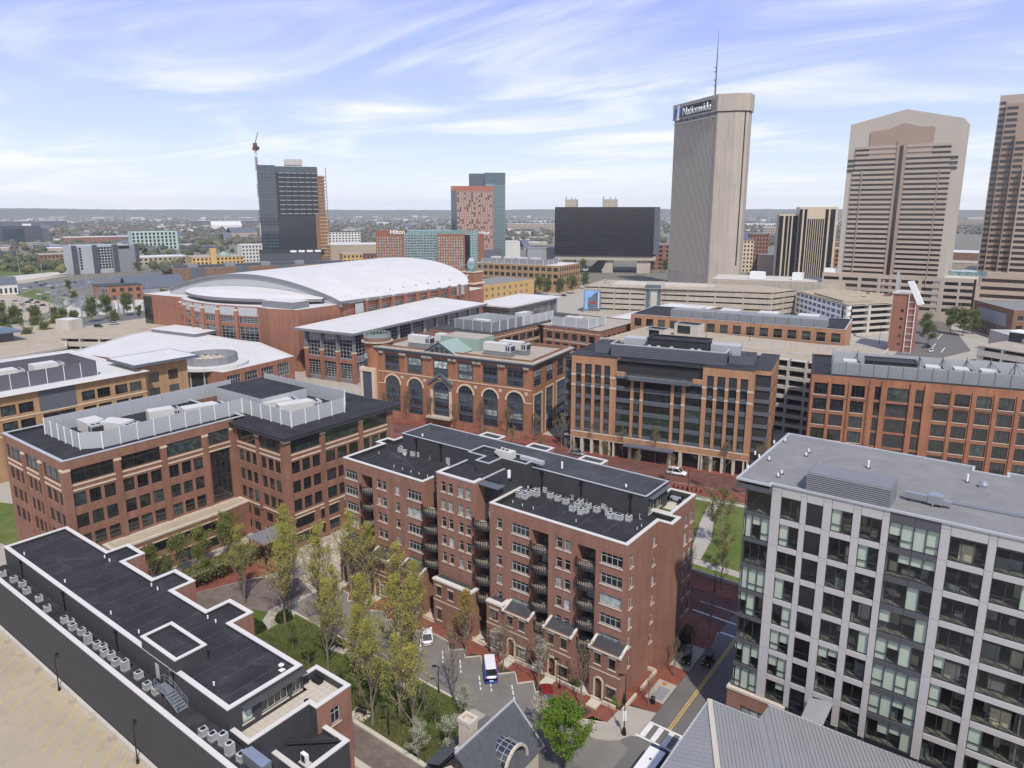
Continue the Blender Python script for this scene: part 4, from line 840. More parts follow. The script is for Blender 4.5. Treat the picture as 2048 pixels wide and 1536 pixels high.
# tall stair glazing in the inner bay
style('cs','frame_dark',4,(1,1,1,1),.14,('glass_dark',),None,None,.1); wo=window(C,0,0,R(90),26.5,7.7,4.2,10.8,'cs','stair_glazing',.1)
# pale string courses
sc=[]
for (k,b) in ((0,[(1.4,8.9),(10.3,16.6),(18.3,25.9)]),(1,[(1.0,8.3),(9.2,16.7),(17.8,25.0),(26.2,31)]),(2,[(1,7.6),(8.6,15.4)]),(3,[(1,8.2),(9.1,18.2),(19,26.4)])):
    p=Vector(cp[k]); d=(Vector(cp[(k+1)%6])-p).normalized(); ang=math.atan2(d.y,d.x)
    for a,bb in b:
        for z in (18.5,19.45): MB().box(a,-.10,z,bb,-.002,z+.28).obj('string_course','cream_stone',C,(p.x,p.y,0),ang)
    for a,bb in b[:-1] if k!=1 else b:
        MB().box(bb-.1,-.28,22.0,bb+1.2,-.002,22.35).obj('pier_cap','cream_stone',C,(p.x,p.y,0),ang)
        MB().box(bb+.05,-.24,6.6 if k!=3 else 0,bb+1.05,-.003,22.0).obj('pier','brick_office',C,(p.x,p.y,0),ang)
for (px_,py_) in ((-129,45.3),(-111.8,77.3)):
    MB().box(px_+129-1.0,py_-45.3-.25,0 if px_>-120 else 0,px_+129+.25,py_-45.3+1.0,22.3).obj('pier','brick_office',C); MB().box(px_+129-1.05,py_-45.3-.3,22.3,px_+129+.3,py_-45.3+1.05,22.65).obj('pier_cap','cream_stone',C)
# cornice and roofs: brick parapet on the left wing, deep dark eave on the other
flatroof(C,loc(C,[(-155.7,45.3),(-129,45.3),(-129,80),(-155.7,80)]),cz,.5,.5,'roof_black','grey_coping')
ov=loc(C,[(-129.2,76.2),(-110.7,76.2),(-110.7,106.6),(-140,106.6),(-140,80),(-129.2,80)])
MB().prism(ov,23.3,23.75,True,True).obj('eave','charcoal',C); MB().prism(inset(ov,.3),23.75,23.76,True,False,False).obj('roof','roof_black',C)
MB().ring(inset(loc(C,rect(-128.9,77.1,-111.6,105.7)),-.05),inset(loc(C,rect(-128.9,77.1,-111.6,105.7)),.2),22.6,23.3).obj('frieze','mid_grey',C)
# terrace podium along the left wing
pd=loc(C,[(-128.99,50),(-124.8,50),(-124.8,70),(-125.6,77.29),(-128.99,77.29)])
shell(C,pd,0,6.9,'brick_office',{1:[(u,z,4.2,2.0,'cb') for u in (.6,5.6,10.6,15.4) for z in (3.9,.6)]},skip=(4,)); MB().prism(pd,6.9,6.95).obj('terrace_floor','deck_concrete',C); MB().ring(inset(pd,-.1),inset(pd,.5),6.95,7.3).obj('coping','limestone',C)
MB().box(-111.85+129,31.9,7.0,-111.7+129,46,7.35).box(.2,31.85,7.0,17.3,31.95,7.35).obj('string_course','cream_stone',C)
# roof plant screens: separate panels between white posts
def screen(par,pts,z0,z1,step,m,post='white_paint',name='screen_panel',pw=.12,inward=False,braces=True):
    for a,b in zip(pts,pts[1:]):
        a=Vector(a);b=Vector(b); n=max(1,round((b-a).length/step)); ang=math.atan2((b-a).y,(b-a).x); l=(b-a).length/n
        key=('scr',round(l,2),z1-z0,m); 
        if key not in PM: PM[key]=MB().box(.03,0,.15,l-.03,.07,z1-z0).mesh(name,m)
        pk=('post',z1-z0,post,pw)
        if pk not in PM: PM[pk]=MB().box(-pw/2,-.13,0,pw/2,.0,z1-z0+.05).mesh('post',post)
        for i in range(n):
            q=a.lerp(b,i/n); put(name,PM[key],par,(q.x,q.y,z0),ang); put('post',PM[pk],par,(q.x,q.y,z0),ang)
        q=b; put('post',PM[pk],par,(q.x,q.y,z0),ang)
scp=loc(C,[(-149.8,90),(-149.8,50.6),(-134.6,50.6),(-132.2,53.4),(-132.2,81.6),(-115.4,81.6),(-115.4,95),(-120,99),(-149.8,99)])
screen(C,scp,23.75,27.0,3.2,'screen_grey')
bxp=loc(C,rect(-145,83.5,-128,95)); shell(C,bxp,23.7,27.2,'screen_grey'); MB().prism(bxp,27.2,27.25).obj('roof','roof_black',C)
def rtu(x,y,z,lx,ly,h,label,m='ac_white',rz=0,legs=.3,cat='air handler'):
    t=thing('rooftop_unit',label,cat,(x,y,z),rz,'rooftop air handlers'); f=MB()
    f.box(0,0,legs,lx*.78,ly,h+legs).obj('casing',m,t); MB().box(lx*.78,.05,legs,lx,ly-.05,h*.88+legs).obj('condenser_section','ac_grey',t)
    g_=MB()
    for k in range(2): g_.box(lx*.82+k*lx*.08,-.0,legs+h*.15,lx*.87+k*lx*.08,.04,legs+h*.7)
    g_.box(lx,.15,legs+.2,lx+.03,ly-.15,legs+h*.7); g_.obj('grille','charcoal',t)
    for k in range(3): MB().cyl(lx*.89,ly*(.22+.28*k),ly*.11,h*.88+legs,h*.88+legs+.08,10).obj('fan','charcoal',t)
    MB().box(.1,.1,0,lx-.1,ly-.1,legs).obj('base','mid_grey',t)
    for k in range(1,5): MB().box(lx*.78*k/5-.03,-.03,legs,lx*.78*k/5+.03,.0,h+legs).obj('rib',m,t)
    return t
for i,(x,y,lx,ly,h,rz) in enumerate([(-146.5,55,6,3.4,2.2,0),(-141.8,56.8,7.2,3.2,2.2,R(20)),(-140.5,66,6.0,2.8,2.1,R(75)),(-136,71,8.5,3.0,2.3,R(78)),(-122.5,84,9,2.9,2.4,R(70)),(-127.5,83.6,7.6,2.8,2.2,R(72))]):
    rtu(x,y,23.8,lx,ly,h,'pale air handler in the grey screen of the L-shaped office, %s from left'%ORD[i],rz=rz)
# pergola and canopy before the office
t=thing('entrance_canopy','flat grey metal canopy on posts by the brown office corner','canopy',(-116,70.2,0)); MB().box(-.0,0,4.4,5.6,7.0,4.65).obj('roof','mid_grey',t)
for x,y in ((.4,.4),(5.2,.4),(5.2,6.6),(.4,6.6)): MB().box(x-.12,y-.12,0,x+.12,y+.12,4.4).obj('post','charcoal',t)
t=thing('pergola','long vine-covered pergola with wooden slats in the courtyard','pergola',(-115.2,56.6,0))
for i in range(22): MB().box(0,i*.62,2.95,2.4,i*.62+.28,3.1).obj('slat','concrete',t)
for i in range(5):
    for x in (.2,2.2): MB().box(x-.1,i*3.2+.1,0,x+.1,i*3.2+.3,2.95).obj('post','charcoal',t)
# ================================================================ ARCHED OFFICE (D)
DA=R(8.3)
D_=thing('arched_office','orange brick office with tall arched bays, corner rotunda and green gable','building',(-168.7,153.6,0),DA)
DL=56.0; Dd=26.5; dz=23.2
style('d3','slate_blue',3,(1,1),.13,('glass_dark','glass_green','glass_curtain'),None,None,.16)
style('dg','slate_blue',3,(1.2,1,1.2,1,1.2,1),.16,('glass_dark','glass_green'),None,None,.2)
bay=[(2.8,8.6),(11.8,17.4),(21.6,27.2),(30.6,36.0),(39.4,44.6),(47.6,53.2)]
ops=[]
for i,(a,b) in enumerate(bay):
    ops+=[(a,15.6,b-a,5.4,None,.3),(a,2.2,b-a,9.0+(b-a)/2,None,.3)]
ops+=[(a+.6,-.0,b-a-1.2,2.0,None,.3) for a,b in []]
wm=wallmesh(DL,0,dz-1.4,ops,.3)
# arch infill corners
for a,b in bay:
    r=(b-a)/2; cx=(a+b)/2; zs=11.2; n=8
    for s in (-1,1):
        cor=(cx+s*r,zs+r)
        pts=[(cx+s*r*math.cos(math.pi/2*k/n),zs+r*math.sin(math.pi/2*k/n)) for k in range(n+1)]
        for k in range(n):
            p,q=pts[k],pts[k+1]; tri=[(cor[0],.003,cor[1]),(p[0],.003,p[1]),(q[0],.003,q[1])]
            wm.quad(*(tri if s<0 else tri[::-1])); wm.quad((p[0],.003,p[1]),(p[0],.3,p[1]),(q[0],.3,q[1]),(q[0],.003,q[1]))
wm.obj('wall','brick_orange',D_)
for i,(a,b) in enumerate(bay):
    # upper bay: spandrel + two window tiers
    w_=b-a
    MB().box(a,.2,15.6,b,.3,21.0).obj('spandrel','slate_blue',D_)
    for z,h in ((18.2,2.4),(15.9,1.4)): window(D_,0,0,0,a+.25,z,w_-.5,h,'d3','window',-.07)
    MB().box(a,.2,2.2,b,.3,11.2+w_/2-.02).obj('spandrel','slate_blue',D_)
    for z in (2.6,5.6,8.6): window(D_,0,0,0,a+.25,z,w_-.5,2.0,'d3','window',-.07)
    # half-round head
    r=w_/2-.35; cx=(a+b)/2; m=MB(); m.v=[(cx,.1,11.4)]+[(cx+r*math.cos(math.pi*k/12),.1,11.4+r*math.sin(math.pi*k/12)) for k in range(13)]; m.f=[(0,k+1,k+2) for k in range(12)]
    o=m.obj('fanlight','glass_dark',D_); f=MB()
    for k in (1,2,3): f.bar((cx-w_/2+w_*k/4,.06,11.4),(cx-w_/2+w_*k/4,.06,11.4+math.sqrt(max(0,r*r-(w_/2-w_*k/4)**2))),.12)
    f.bar((a+.3,.06,12.6),(b-.3,.06,12.6),.12); f.obj('glazing_bars','slate_blue',o)
    tr=MB(); R0,R1=w_/2,w_/2+.55
    for k in range(12):
        a0,a1=math.pi*k/12,math.pi*(k+1)/12; p=[(cx+q*math.cos(t_),11.2+q*math.sin(t_)) for q,t_ in ((R0,a0),(R1,a0),(R1,a1),(R0,a1))]; i0=len(tr.v)
        tr.v+=[(x,-.12,z) for x,z in p]+[(x,.0,z) for x,z in p]; tr.f+=[(i0,i0+1,i0+2,i0+3),(i0+1,i0+5,i0+6,i0+2),(i0,i0+3,i0+7,i0+4)]
    tr.obj('arch_trim','steel_blue' if i==2 else 'cream_stone',D_)
    MB().box(a+w_+.4,-.06,13.4,a+w_+1.4,-.002,14.3).obj('medallion','limestone',D_)
# centre portal
gb=MB(); a,b=bay[2]; cx=(a+b)/2
for s in (-1,1):
    gb.bar((cx+s*4.4,-.3,13.4),(cx,-.3,16.6),.5,.7)
gb.obj('portal_gable','steel_blue',D_)
for e in (a-1.1,b+.2): MB().box(e,-.25,3.2,e+.9,-.001,11.2).obj('portal_pier','cream_stone',D_)
MB().box(a-1.6,-2.4,2.6,b+1.6,-.02,3.2).obj('portal_canopy','concrete',D_)
for z in (11.0,14.9): MB().box(0,-.1,z,2.6,-.002,z+.25).box(53.4,-.1,z,DL,-.002,z+.25).obj('string_course','cream_stone',D_)
MB().box(2.6,-.1,14.95,53.4,-.002,15.2).obj('string_course','cream_stone',D_)
# right side
so_=[(1.2,15.6,4.8,5.4,None,.3),(9.4,15.6,4.6,5.4,None,.3),(17.2,15.6,4.8,5.4,None,.3),(1.2,.6,5.2,12.6,None,.3),(9.2,.6,5,13.2,None,.3),(16.8,.6,6.5,13.4,None,.3)]
wall(D_,(DL,0),(DL,Dd),0,dz-1.4,so_,'brick_orange')
for u,z,w_,h,_,_ in so_:
    MB().box(DL-.3,u,z,DL-.2,u+w_,z+h).obj('spandrel','slate_blue',D_)
    nz=int(h/2.7)
    for k in range(nz): window(D_,DL,0,R(90),u+.3,z+.3+k*2.75,w_-.6,2.0,'d3','window',-.07)
    if z<5: MB().ring([(u-.45,z),(u+w_+.45,z),(u+w_+.45,z+h+.5),(u-.45,z+h+.5)],[(u,z),(u+w_,z),(u+w_,z+h),(u,z+h)],0,.1).obj('stone_trim','cream_stone',D_,(DL+.003,0,0)).rotation_euler=(R(90),0,R(90))
wall(D_,(DL,Dd),(0,Dd),0,dz-1.4,[],'brick_orange'); wall(D_,(0,Dd),(0,0),0,dz-1.4,[],'brick_orange')
# cornice and roof
cn=rect(-.0,0,DL,Dd)
MB().ring(inset(cn,-.25),inset(cn,.3),dz-1.4,dz-.8).ring(inset(cn,-.9),inset(cn,.3),dz-.75,dz-.35).obj('cornice','steel_blue',D_); MB().ring(inset(cn,-1.1),inset(cn,.5),dz-.3,dz+.1).obj('cornice','concrete',D_)
MB().ring(inset(cn,.3),inset(cn,.9),dz-.3,dz+.6).obj('parapet','brick_brown',D_); MB().prism(inset(cn,.6),dz-.5,dz-.4,True,False,False).obj('roof','roof_tan',D_)
for a,b in bay:
    for x in (a-1.9,b+.3):
        for k in range(3): MB().box(x+k*.6,-.7,dz-2.1,x+k*.6+.35,-.002,dz-1.42).obj('bracket','concrete',D_)
# gable
gm=MB(); gx0,gx1=19,30; gm.quad((gx0,-.6,dz),(gx1,-.6,dz),((gx0+gx1)/2,-.6,dz+3.2)); gm.obj('pediment','steel_blue',D_)
MB().quad((gx0-.6,-.9,dz-.1),((gx0+gx1)/2,-.9,dz+3.4),((gx0+gx1)/2,9,dz+3.4),(gx0-.6,9,dz-.1)).quad(((gx0+gx1)/2,-.9,dz+3.4),(gx1+.6,-.9,dz-.1),(gx1+.6,9,dz-.1),((gx0+gx1)/2,9,dz+3.4)).obj('gable_roof','verdigris',D_)
for k in range(4): MB().box(gx0+2.2+k*1.8,-.68,dz+.2,gx0+3.4+k*1.8,-.62,dz+1.0+(.8 if k in (1,2) else 0)).obj('pane','glass_dark',D_)
shell(D_,rect(18.5,9,33,18),dz-.4,dz+3.4,'verdigris',{1:[(5,dz+.6,1.2,1.6,'c1')]}); MB().prism(rect(18.5,9,33,18),dz+3.4,dz+3.5).obj('penthouse_roof','roof_tan',D_)
# rotunda at the left corner
rc=(-2.6,3.2); rw=MB()
MB().cyl(*rc,4.2,0,dz+.8,20).obj('rotunda','brick_orange',D_); MB().cyl(*rc,5.2,dz+.8,dz+1.2,24).obj('rotunda_eave','concrete',D_); MB().cyl(*rc,4.5,dz+1.2,dz+2.2,24).obj('rotunda_drum','brick_brown',D_)
MB().cyl(*rc,4.35,dz+2.2,dz+2.25,24).obj('rotunda_roof','roof_grey',D_)
rl=MB()
for k in range(24):
    a0,a1=2*math.pi*k/24,2*math.pi*(k+1)/24; P0=(rc[0]+4.3*math.cos(a0),rc[1]+4.3*math.sin(a0)); P1=(rc[0]+4.3*math.cos(a1),rc[1]+4.3*math.sin(a1))
    for z in (dz+2.7,dz+3.2,dz+3.6): rl.bar((*P0,z),(*P1,z),.1)
    rl.bar((*P0,dz+2.2),(*P0,dz+3.6),.12)
rl.obj('railing','verdigris',D_)
MB().box(-6.6,-1.3,0,-5.6,.5,14.6).box(-1.7,-1.5,0,-.5,.2,14.6).box(-6.6,-1.5,14.6,-.5,.2,15.9).obj('stone_frame','cream_stone',D_)
MB().box(-5.6,-1.15,1,-1.7,-.9,14.6).obj('spandrel','slate_blue',D_)
for z in (2,5.4,8.8,12): window(D_,-5.4,-1.25,0,.2,z,3.2,2.1,'d3','window',-.07)
for z in (16.2,18.7): window(D_,-5.2,-.98,0,.2,z,2.6,2,'d3','window',-.07)
# mechanical units on legs
for i,(x,y,lx) in enumerate([(8.5,5,8.5),(15,11,9),(36.5,5.5,9.5),(39.5,10,9.5)]):
    q=Vector((x,y,0)); q.rotate(Matrix.Rotation(DA,3,'Z')); rtu(-168.7+q.x,153.6+q.y,dz-.4,lx,2.8,2.4,'white raised air handler on the arched office roof, %s from the left'%ORD[i],rz=DA,legs=1.5)
# ================================================================ ORANGE PIER OFFICE (E)
EA=R(11)
E_=thing('pier_office','orange brick office with tall slim piers and slate-blue floor bands','building',(-99.2,161.2,0),EA)
style('e3','charcoal',3,(1,),.07,('glass_dark','glass_dark','glass_green'),None,None,.1)
style('e6','charcoal',6,(1,),.07,('glass_dark','glass_dark','glass_green'),None,None,.1)
EL=47.2; ED=24; ez=27.5
fl=[6.6,9.85,13.1,16.35,19.6,22.85]  # floor band lines
piers=[(-.5,.7),(2.4,3.3),(5.3,6.1),(8.0,8.8),(10.5,12.2),(16.2,17.0),(18.8,19.6),(26.9,27.7),(29.7,30.6),(34.8,35.9),(37.6,38.4),(40.4,41.2),(43.2,44.0),(45.8,47.2)]
MB().box(.2,.9,0,EL-.2,ED,26.4).obj('core_wall','charcoal',E_)
gaps=[(a[1],b[0]) for a,b in zip(piers,piers[1:])]
for i,(a,b) in enumerate(piers):
    mid=5<=i<=8; MB().box(a,0,5.9,b,.95,(26.2 if not mid else 22.7)).obj('pier','brick_tan_orange',E_)
    for z in ((21.9,19.0) if not mid else (16.6,)): MB().box(a-.06,-.08,z,b+.06,-.002,z+.5).obj('pier_band','limestone',E_)
    for c in ((a+.05,a+.42),(b-.42,b-.05)): MB().box(c[0],-.1,0,c[1],.9,5.9).obj('stone_pilaster','limestone',E_)
for (a,b) in gaps:
    mid=a>12 and b<35
    for k,z in enumerate(fl):
        if mid and z>22: continue
        MB().box(a,.35,z-.75,b,.9,z+.4).obj('floor_band','slate_grey',E_)
        MB().box(a,.3,z+.0,b,.35,z+.08).box(a,.3,z-.3,b,.35,z-.22).obj('band_trim','steel_blue',E_)
        h=2.05; window(E_,0,0,0,a,z+.41,b-a,h,'e6' if b-a>4 else 'e3','window',.42)
MB().box(-.5,-.15,4.4,EL,.6,5.9).obj('lintel_band','brick_tan_orange',E_); MB().box(-.5,-.2,5.9,EL,.55,6.05).box(-.5,-.2,4.25,EL,.55,4.4).obj('string_course','limestone',E_)
for (a,b) in ((-.5,12.2),(34.8,47.2)): 
    MB().box(a,-.02,25.3,b,6,ez).obj('parapet','brick_tan_orange',E_); MB().box(a-.1,-.12,ez,b+.1,6,ez+.12).obj('coping','charcoal',E_)
for (a,b) in gaps:
    if b-a<2.2 and not (12<a<35): MB().box(a,.2,22.9,b,.9,25.3).obj('shade','charcoal',E_)
    MB().box(a+.1,.85,.2,b-.1,.9,4.2).obj('shop_glass','glass_black',E_)
# recessed top floor with terrace and prow-like balcony band
MB().box(12.2,-.3,22.3,34.8,4.5,22.9).obj('terrace_slab','slate_grey',E_)
MB().prism([(14.5,-.3),(32.5,-.3),(31.5,-1.5),(16,-1.5)][::-1],22.35,23.2,True,True).obj('balcony_band','slate_grey',E_)
MB().box(12.2,-.3,22.9,14.6,.5,24.0).box(32.4,-.3,22.9,34.8,.5,24.0).obj('terrace_wall','brick_tan_orange',E_)
MB().box(12.4,.4,22.91,34.6,4.4,22.95).obj('terrace_floor','kerb',E_)
wall(E_,(12.2,4.5),(34.8,4.5),22.9,27.5,[(.5,23,6.4,3.8,'e6'),(7.6,23,6.6,3.8,'e6'),(15,23,6.8,3.8,'e6')],'slate_blue')
rl=MB(); 
for z in (23.4,23.7,24.0): rl.bar((14.6,-1.3,z),(32.4,-1.3,z),.04)
for k in range(10): rl.bar((14.6+k*1.97,-1.3,23.2),(14.6+k*1.97,-1.3,24.0),.05)
rl.obj('railing','galv',E_)
MB().prism(rect(-.4,.2,EL-.1,ED),26.4,26.9,True,False,False).obj('roof','roof_black',E_)
# crown of slate panels
for k in range(5): MB().box(9.6,3.1-.05*k,27.6+k*.62,39.6,3.6,28.16+k*.62).obj('crown_panel','slate_grey',E_)
MB().box(9.5,3.55,26.9,39.6,4.6,30.7).box(39.4,4.6,26.9,39.6,9,30.7).obj('crown_wall','slate_grey',E_); MB().box(9.4,2.9,30.7,39.8,3.4,30.9).box(39.4,3.4,30.7,39.8,8.5,30.9).box(9.4,3.4,30.7,9.8,8.5,30.9).obj('coping','grey_coping',E_)
shell(E_,rect(4.2,5.5,9.4,12),26.8,30.2,'slate_grey'); shell(E_,rect(40,6,46,13),26.8,29.8,'slate_grey')
shell(E_,rect(18,8.5,34,15),26.8,32.0,'charcoal'); MB().ring(rect(17.8,8.3,34.2,15.2),rect(18.2,8.7,33.8,14.8),32,32.25).obj('coping','charcoal',E_); MB().prism(rect(18,8.5,34,15),31.6,31.8,True,False,False).obj('roof','roof_black',E_)
for x0,x1 in ((11,17.5),(34.5,42)): MB().box(x0,10.5,26.9,x1,14.5,31.4).obj('plant_box','screen_grey',E_)
for i,x in enumerate((19,21.5,25,30.4,32.2)): 
    q=Vector((x,6.4,0)); q.rotate(Matrix.Rotation(EA,3,'Z')); t=thing('roof_fan','small white roof fan behind the slate crown, %s from the left'%ORD[i],'fan',(-99.2+q.x,161.2+q.y,26.95),0,'crown fans'); MB().box(-.7,-.5,0,.9,.5,3.4).obj('base','ac_white',t); MB().cyl(.1,0,.4,3.4,3.7,10).obj('hood','ac_white',t)
# right flank: glazed bay then brick
wall(E_,(EL,0),(EL,2.6),0,25.4,[],'brick_tan_orange')
MB().box(EL,2.6,0,EL+3.4,ED,26.2).obj('flank_core','charcoal',E_)
for k,z in enumerate([3.6]+fl):
    MB().box(EL+.05,2.3,z-.55,EL+3.6,2.6,z+.35).box(EL+3.4,2.6,z-.55,EL+3.65,5,z+.35).obj('floor_band','slate_grey',E_)
    window(E_,EL,2.6,0,.1,z+.36,3.3,2.3,'e3','window',-.15)
wall(E_,(EL+3.45,5),(EL+3.45,ED),0,ez,[(u,z+.4,1.5,2.2,'e3') for u in (1.5,5,8.5,12,15.5) for z in fl],'brick_tan_orange'); MB().box(EL-1,2.3,26.2,EL+3.5,ED,ez).obj('parapet','brick_tan_orange',E_); MB().box(EL-1.1,2.2,ez,EL+3.6,ED,ez+.1).obj('coping','charcoal',E_)
wall(E_,(-3.2,2),(-.5,2),0,26,[(.2,z+.36,2.3,2.3,'e3') for z in fl],'slate_grey'); wall(E_,(-3.2,ED),(-3.2,2),0,26,[],'slate_grey'); MB().box(-3.4,1.8,26,0,ED,26.3).obj('roof','roof_black',E_)
MB().box(15.5,-2.6,4.3,28.6,-.1,4.65).obj('entrance_canopy','slate_grey',E_)
sg=MB().box(-3.2,1.6,3.4,-1.0,1.95,4.9).obj('shop_sign','black_metal',E_)
def text(s,size,par,loc_,rot,m,name='lettering',ext=.05,align='LEFT',bold=0):
    cu=D.curves.new('t','FONT'); cu.body=s; cu.size=size; cu.extrude=ext; cu.align_x=align; cu.offset=bold; ob=D.objects.new('t',cu); COL.objects.link(ob)
    bpy.context.view_layer.update(); dg=bpy.context.evaluated_depsgraph_get(); me=D.meshes.new_from_object(ob.evaluated_get(dg)); D.objects.remove(ob); me.name=name; me.materials.clear(); me.materials.append(MT[m])
    o=D.objects.new(name,me); COL.objects.link(o); o.parent=par; o.location=loc_; o.rotation_euler=rot; return o
text('una',1.3,E_,(-3.0,1.55,3.8),(R(90),0,0),'white_paint')
# ================================================================ RIGHT BRICK OFFICE (F)
FA=R(14)
F_=thing('red_office','red brick office with grey louvred roof screen at right','building',(-42,180.2,0),FA)
style('f3','frame_dark',3,(3,1),.1,('glass_dark','glass_dark','glass_green'),'limestone',None,.22)
style('f5','frame_dark',5,(1,3,1),.1,('glass_dark','glass_green'),None,None,.2)
style('f2','frame_dark',2,(1,3,1),.1,('glass_dark',),None,None,.2)
FZ=[21.6,17.7,13.9,10.1,6.3,2.5]; fz=26.6
ops=[]
for u in (.7,4.6,9.0,26.6,30.7,35.0,39.3,43.6,47.9): ops+=[(u,z,3.0,2.9,'f3') for z in FZ]
for z in FZ: ops+=[(16.8,z-.2,4.5,3.3,'f5'),(13.9,z-.2,1.5,3.3,'f2'),(22.7,z-.2,1.6,3.3,'f2')]
wall(F_,(0,0),(54,0),0,fz,ops,'brick_orange',.4)
for a,b in ((13.9,15.4),(16.8,21.3),(22.7,24.3)):
    for z in FZ: MB().box(a,.25,z+3.1,b,.4,z+3.7).obj('spandrel','charcoal',F_)
for u in (3.7,8.3,12.6,29.7,33.9,38.2,42.5): MB().box(u+.15,-.25,0,u+.75,-.002,25.2).obj('pier','brick_orange',F_)
for u in (12.9,15.4,21.4,24.4): MB().box(u+.1,-.35,0,u+1.2,-.003,26.2).obj('pier','brick_orange',F_)
MB().box(-.1,-.14,20.9,13,-.002,21.15).box(26,-.14,20.9,54,-.002,21.15).obj('string_course','brick_brown',F_)
wall(F_,(0,26),(0,0),0,fz,[],'brick_orange'); wall(F_,(54,0),(54,26),0,fz,[],'brick_orange'); wall(F_,(54,26),(0,26),0,fz,[],'brick_orange')
flatroof(F_,rect(0,0,54,26),fz,.4,.4,'roof_black','charcoal')
for k in range(15):
    x0=4.4+k*3.1
    o=MB().box(x0,2.5,26.3,x0+3.05,2.6,29.5).obj('screen_panel','screen_mid',F_)
    for j in range(12): MB().box(x0+.08,2.36,26.5+j*.25,x0+2.97,2.5,26.62+j*.25).obj('slat','screen_grey',o)
    MB().box(x0-.09,2.3,26.3,x0+.09,2.62,29.7).obj('post','mid_grey',F_)
MB().box(5,13,26.3,50,13.1,30.3).obj('screen_back','screen_grey',F_)
MB().box(12,4.5,26.3,23,10,29.9).obj('stair_head','charcoal',F_); MB().ring(rect(11.8,4.3,23.2,10.2),rect(12.2,4.7,22.8,9.8),29.9,30.1).obj('coping','charcoal',F_)
for i,(x,y) in enumerate(((7,6),(25,6),(31,6),(36.5,6))):
    q=Vector((x,y,0)); q.rotate(Matrix.Rotation(FA,3,'Z')); rtu(-42+q.x,180.2+q.y,26.3,4.0,3.6,2.6,'white air handler on the red office roof, %s from the left'%ORD[i],rz=FA)
sb=MB()
for x in (4.6,10.5,24.5,29.5,34.5,39.5,44.5): sb.bar((x,2.7,27),(x,12.9,30.2),.15).bar((x,12.9,26.4),(x,12.9,31),.15).bar((x,2.7,29.8),(x,12.9,30.2),.1)
sb.obj('brace','mid_grey',F_)
# ================================================================ CONCRETE PARKING GARAGE between E and F (N)
N_=thing('concrete_garage','pale concrete parking garage standing between the two orange offices','garage',(-66,211,0))
def garage(par,p,q,z0,levels,h,bay,mw,gap=1.5,colw=.7,m2='concrete'):
    """open-deck face: parapet bands with dark openings and columns"""
    p=Vector(p);q=Vector(q);d=q-p; ang=math.atan2(d.y,d.x); Lw=d.length; n=max(1,round(Lw/bay)); nb=Lw/n
    ops=[(i*nb+colw/2,z0+k*h+(h-gap)-.2,nb-colw,gap) for k in range(levels) for i in range(n)]
    wallmesh(Lw,0,z0+levels*h,[o+(None,3.0) for o in ops],3.0).obj('wall',mw,par,(p.x,p.y,0),ang)
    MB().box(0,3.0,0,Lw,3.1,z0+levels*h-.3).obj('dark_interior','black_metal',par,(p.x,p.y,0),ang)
    return ang
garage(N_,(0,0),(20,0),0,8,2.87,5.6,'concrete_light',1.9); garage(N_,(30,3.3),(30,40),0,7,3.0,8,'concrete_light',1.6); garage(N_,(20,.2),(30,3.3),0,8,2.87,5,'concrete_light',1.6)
MB().box(-55,3.2,21.0,30,40,21.6).obj('deck','deck_concrete',N_)
MB().box(-55,2.9,21.6,0,3.19,22.5).obj('parapet','concrete_light',N_); MB().box(29.7,3.2,21.6,30,40,22.5).obj('parapet','concrete_light',N_)
MB().quad((-20,22,21.63),(22,26,23.4),(22,33,23.4),(-20,29,21.63)).obj('ramp','deck_concrete',N_)
MB().quad((-20,22,21.6),(22,26,21.6),(22,26,24.3),(-20,22,22.6)).obj('ramp_wall','concrete_light',N_); MB().box(-30,15,21.6,14,15.3,22.5).obj('ramp_wall','concrete_light',N_)
for x0,y0,x1,y1,h in ((-42,12,-35,17,4.2),(-38,27,-29,33,4.4)):
    shell(N_,rect(x0,y0,x1,y1),21.5,21.5+h,'concrete_light',{0:[(1.2,22.4,(x1-x0)*.55,3,'e3')]}); flatroof(N_,rect(x0,y0,x1,y1),21.5+h,.3,.25,'roof_black','grey_coping')
for i,(px,py) in enumerate(((1412,676),(1498,690),(1652,655),(1758,688))):
    q=gp(px,py,21.6); lamp(q.x,q.y,21.6,7.5,'tall twin-head lamp on the pale garage roof, %s from the left'%ORD[i],.8,R(20),True)
# ================================================================ LONG BRICK BUILDING behind the garage (M)
M_=thing('long_brick_block','long orange brick block with grey panelled roof plant behind the garage','building',(-127.3,249.2,0),R(7))
ops=[(1.5+i*4.75,z,2.9,3.2,'f3') for i in range(16) for z in (21.4,16.6)]
wall(M_,(0,0),(77,0),0,26,ops,'brick_tan_orange'); wall(M_,(0,28),(0,0),0,26,[],'brick_tan_orange'); wall(M_,(77,0),(77,28),0,26,[],'brick_tan_orange')
flatroof(M_,rect(0,0,77,28),26,.3,.4,'roof_black','grey_coping')
for k in range(13): MB().box(15+k*4.3,3,25.7,19.2+k*4.3,9,28.5).obj('screen_panel','screen_mid',M_); 
for k in range(4): MB().box(18+k*14,9.5,25.7,25+k*14,16,28.7).obj('plant_box','ac_white',M_)
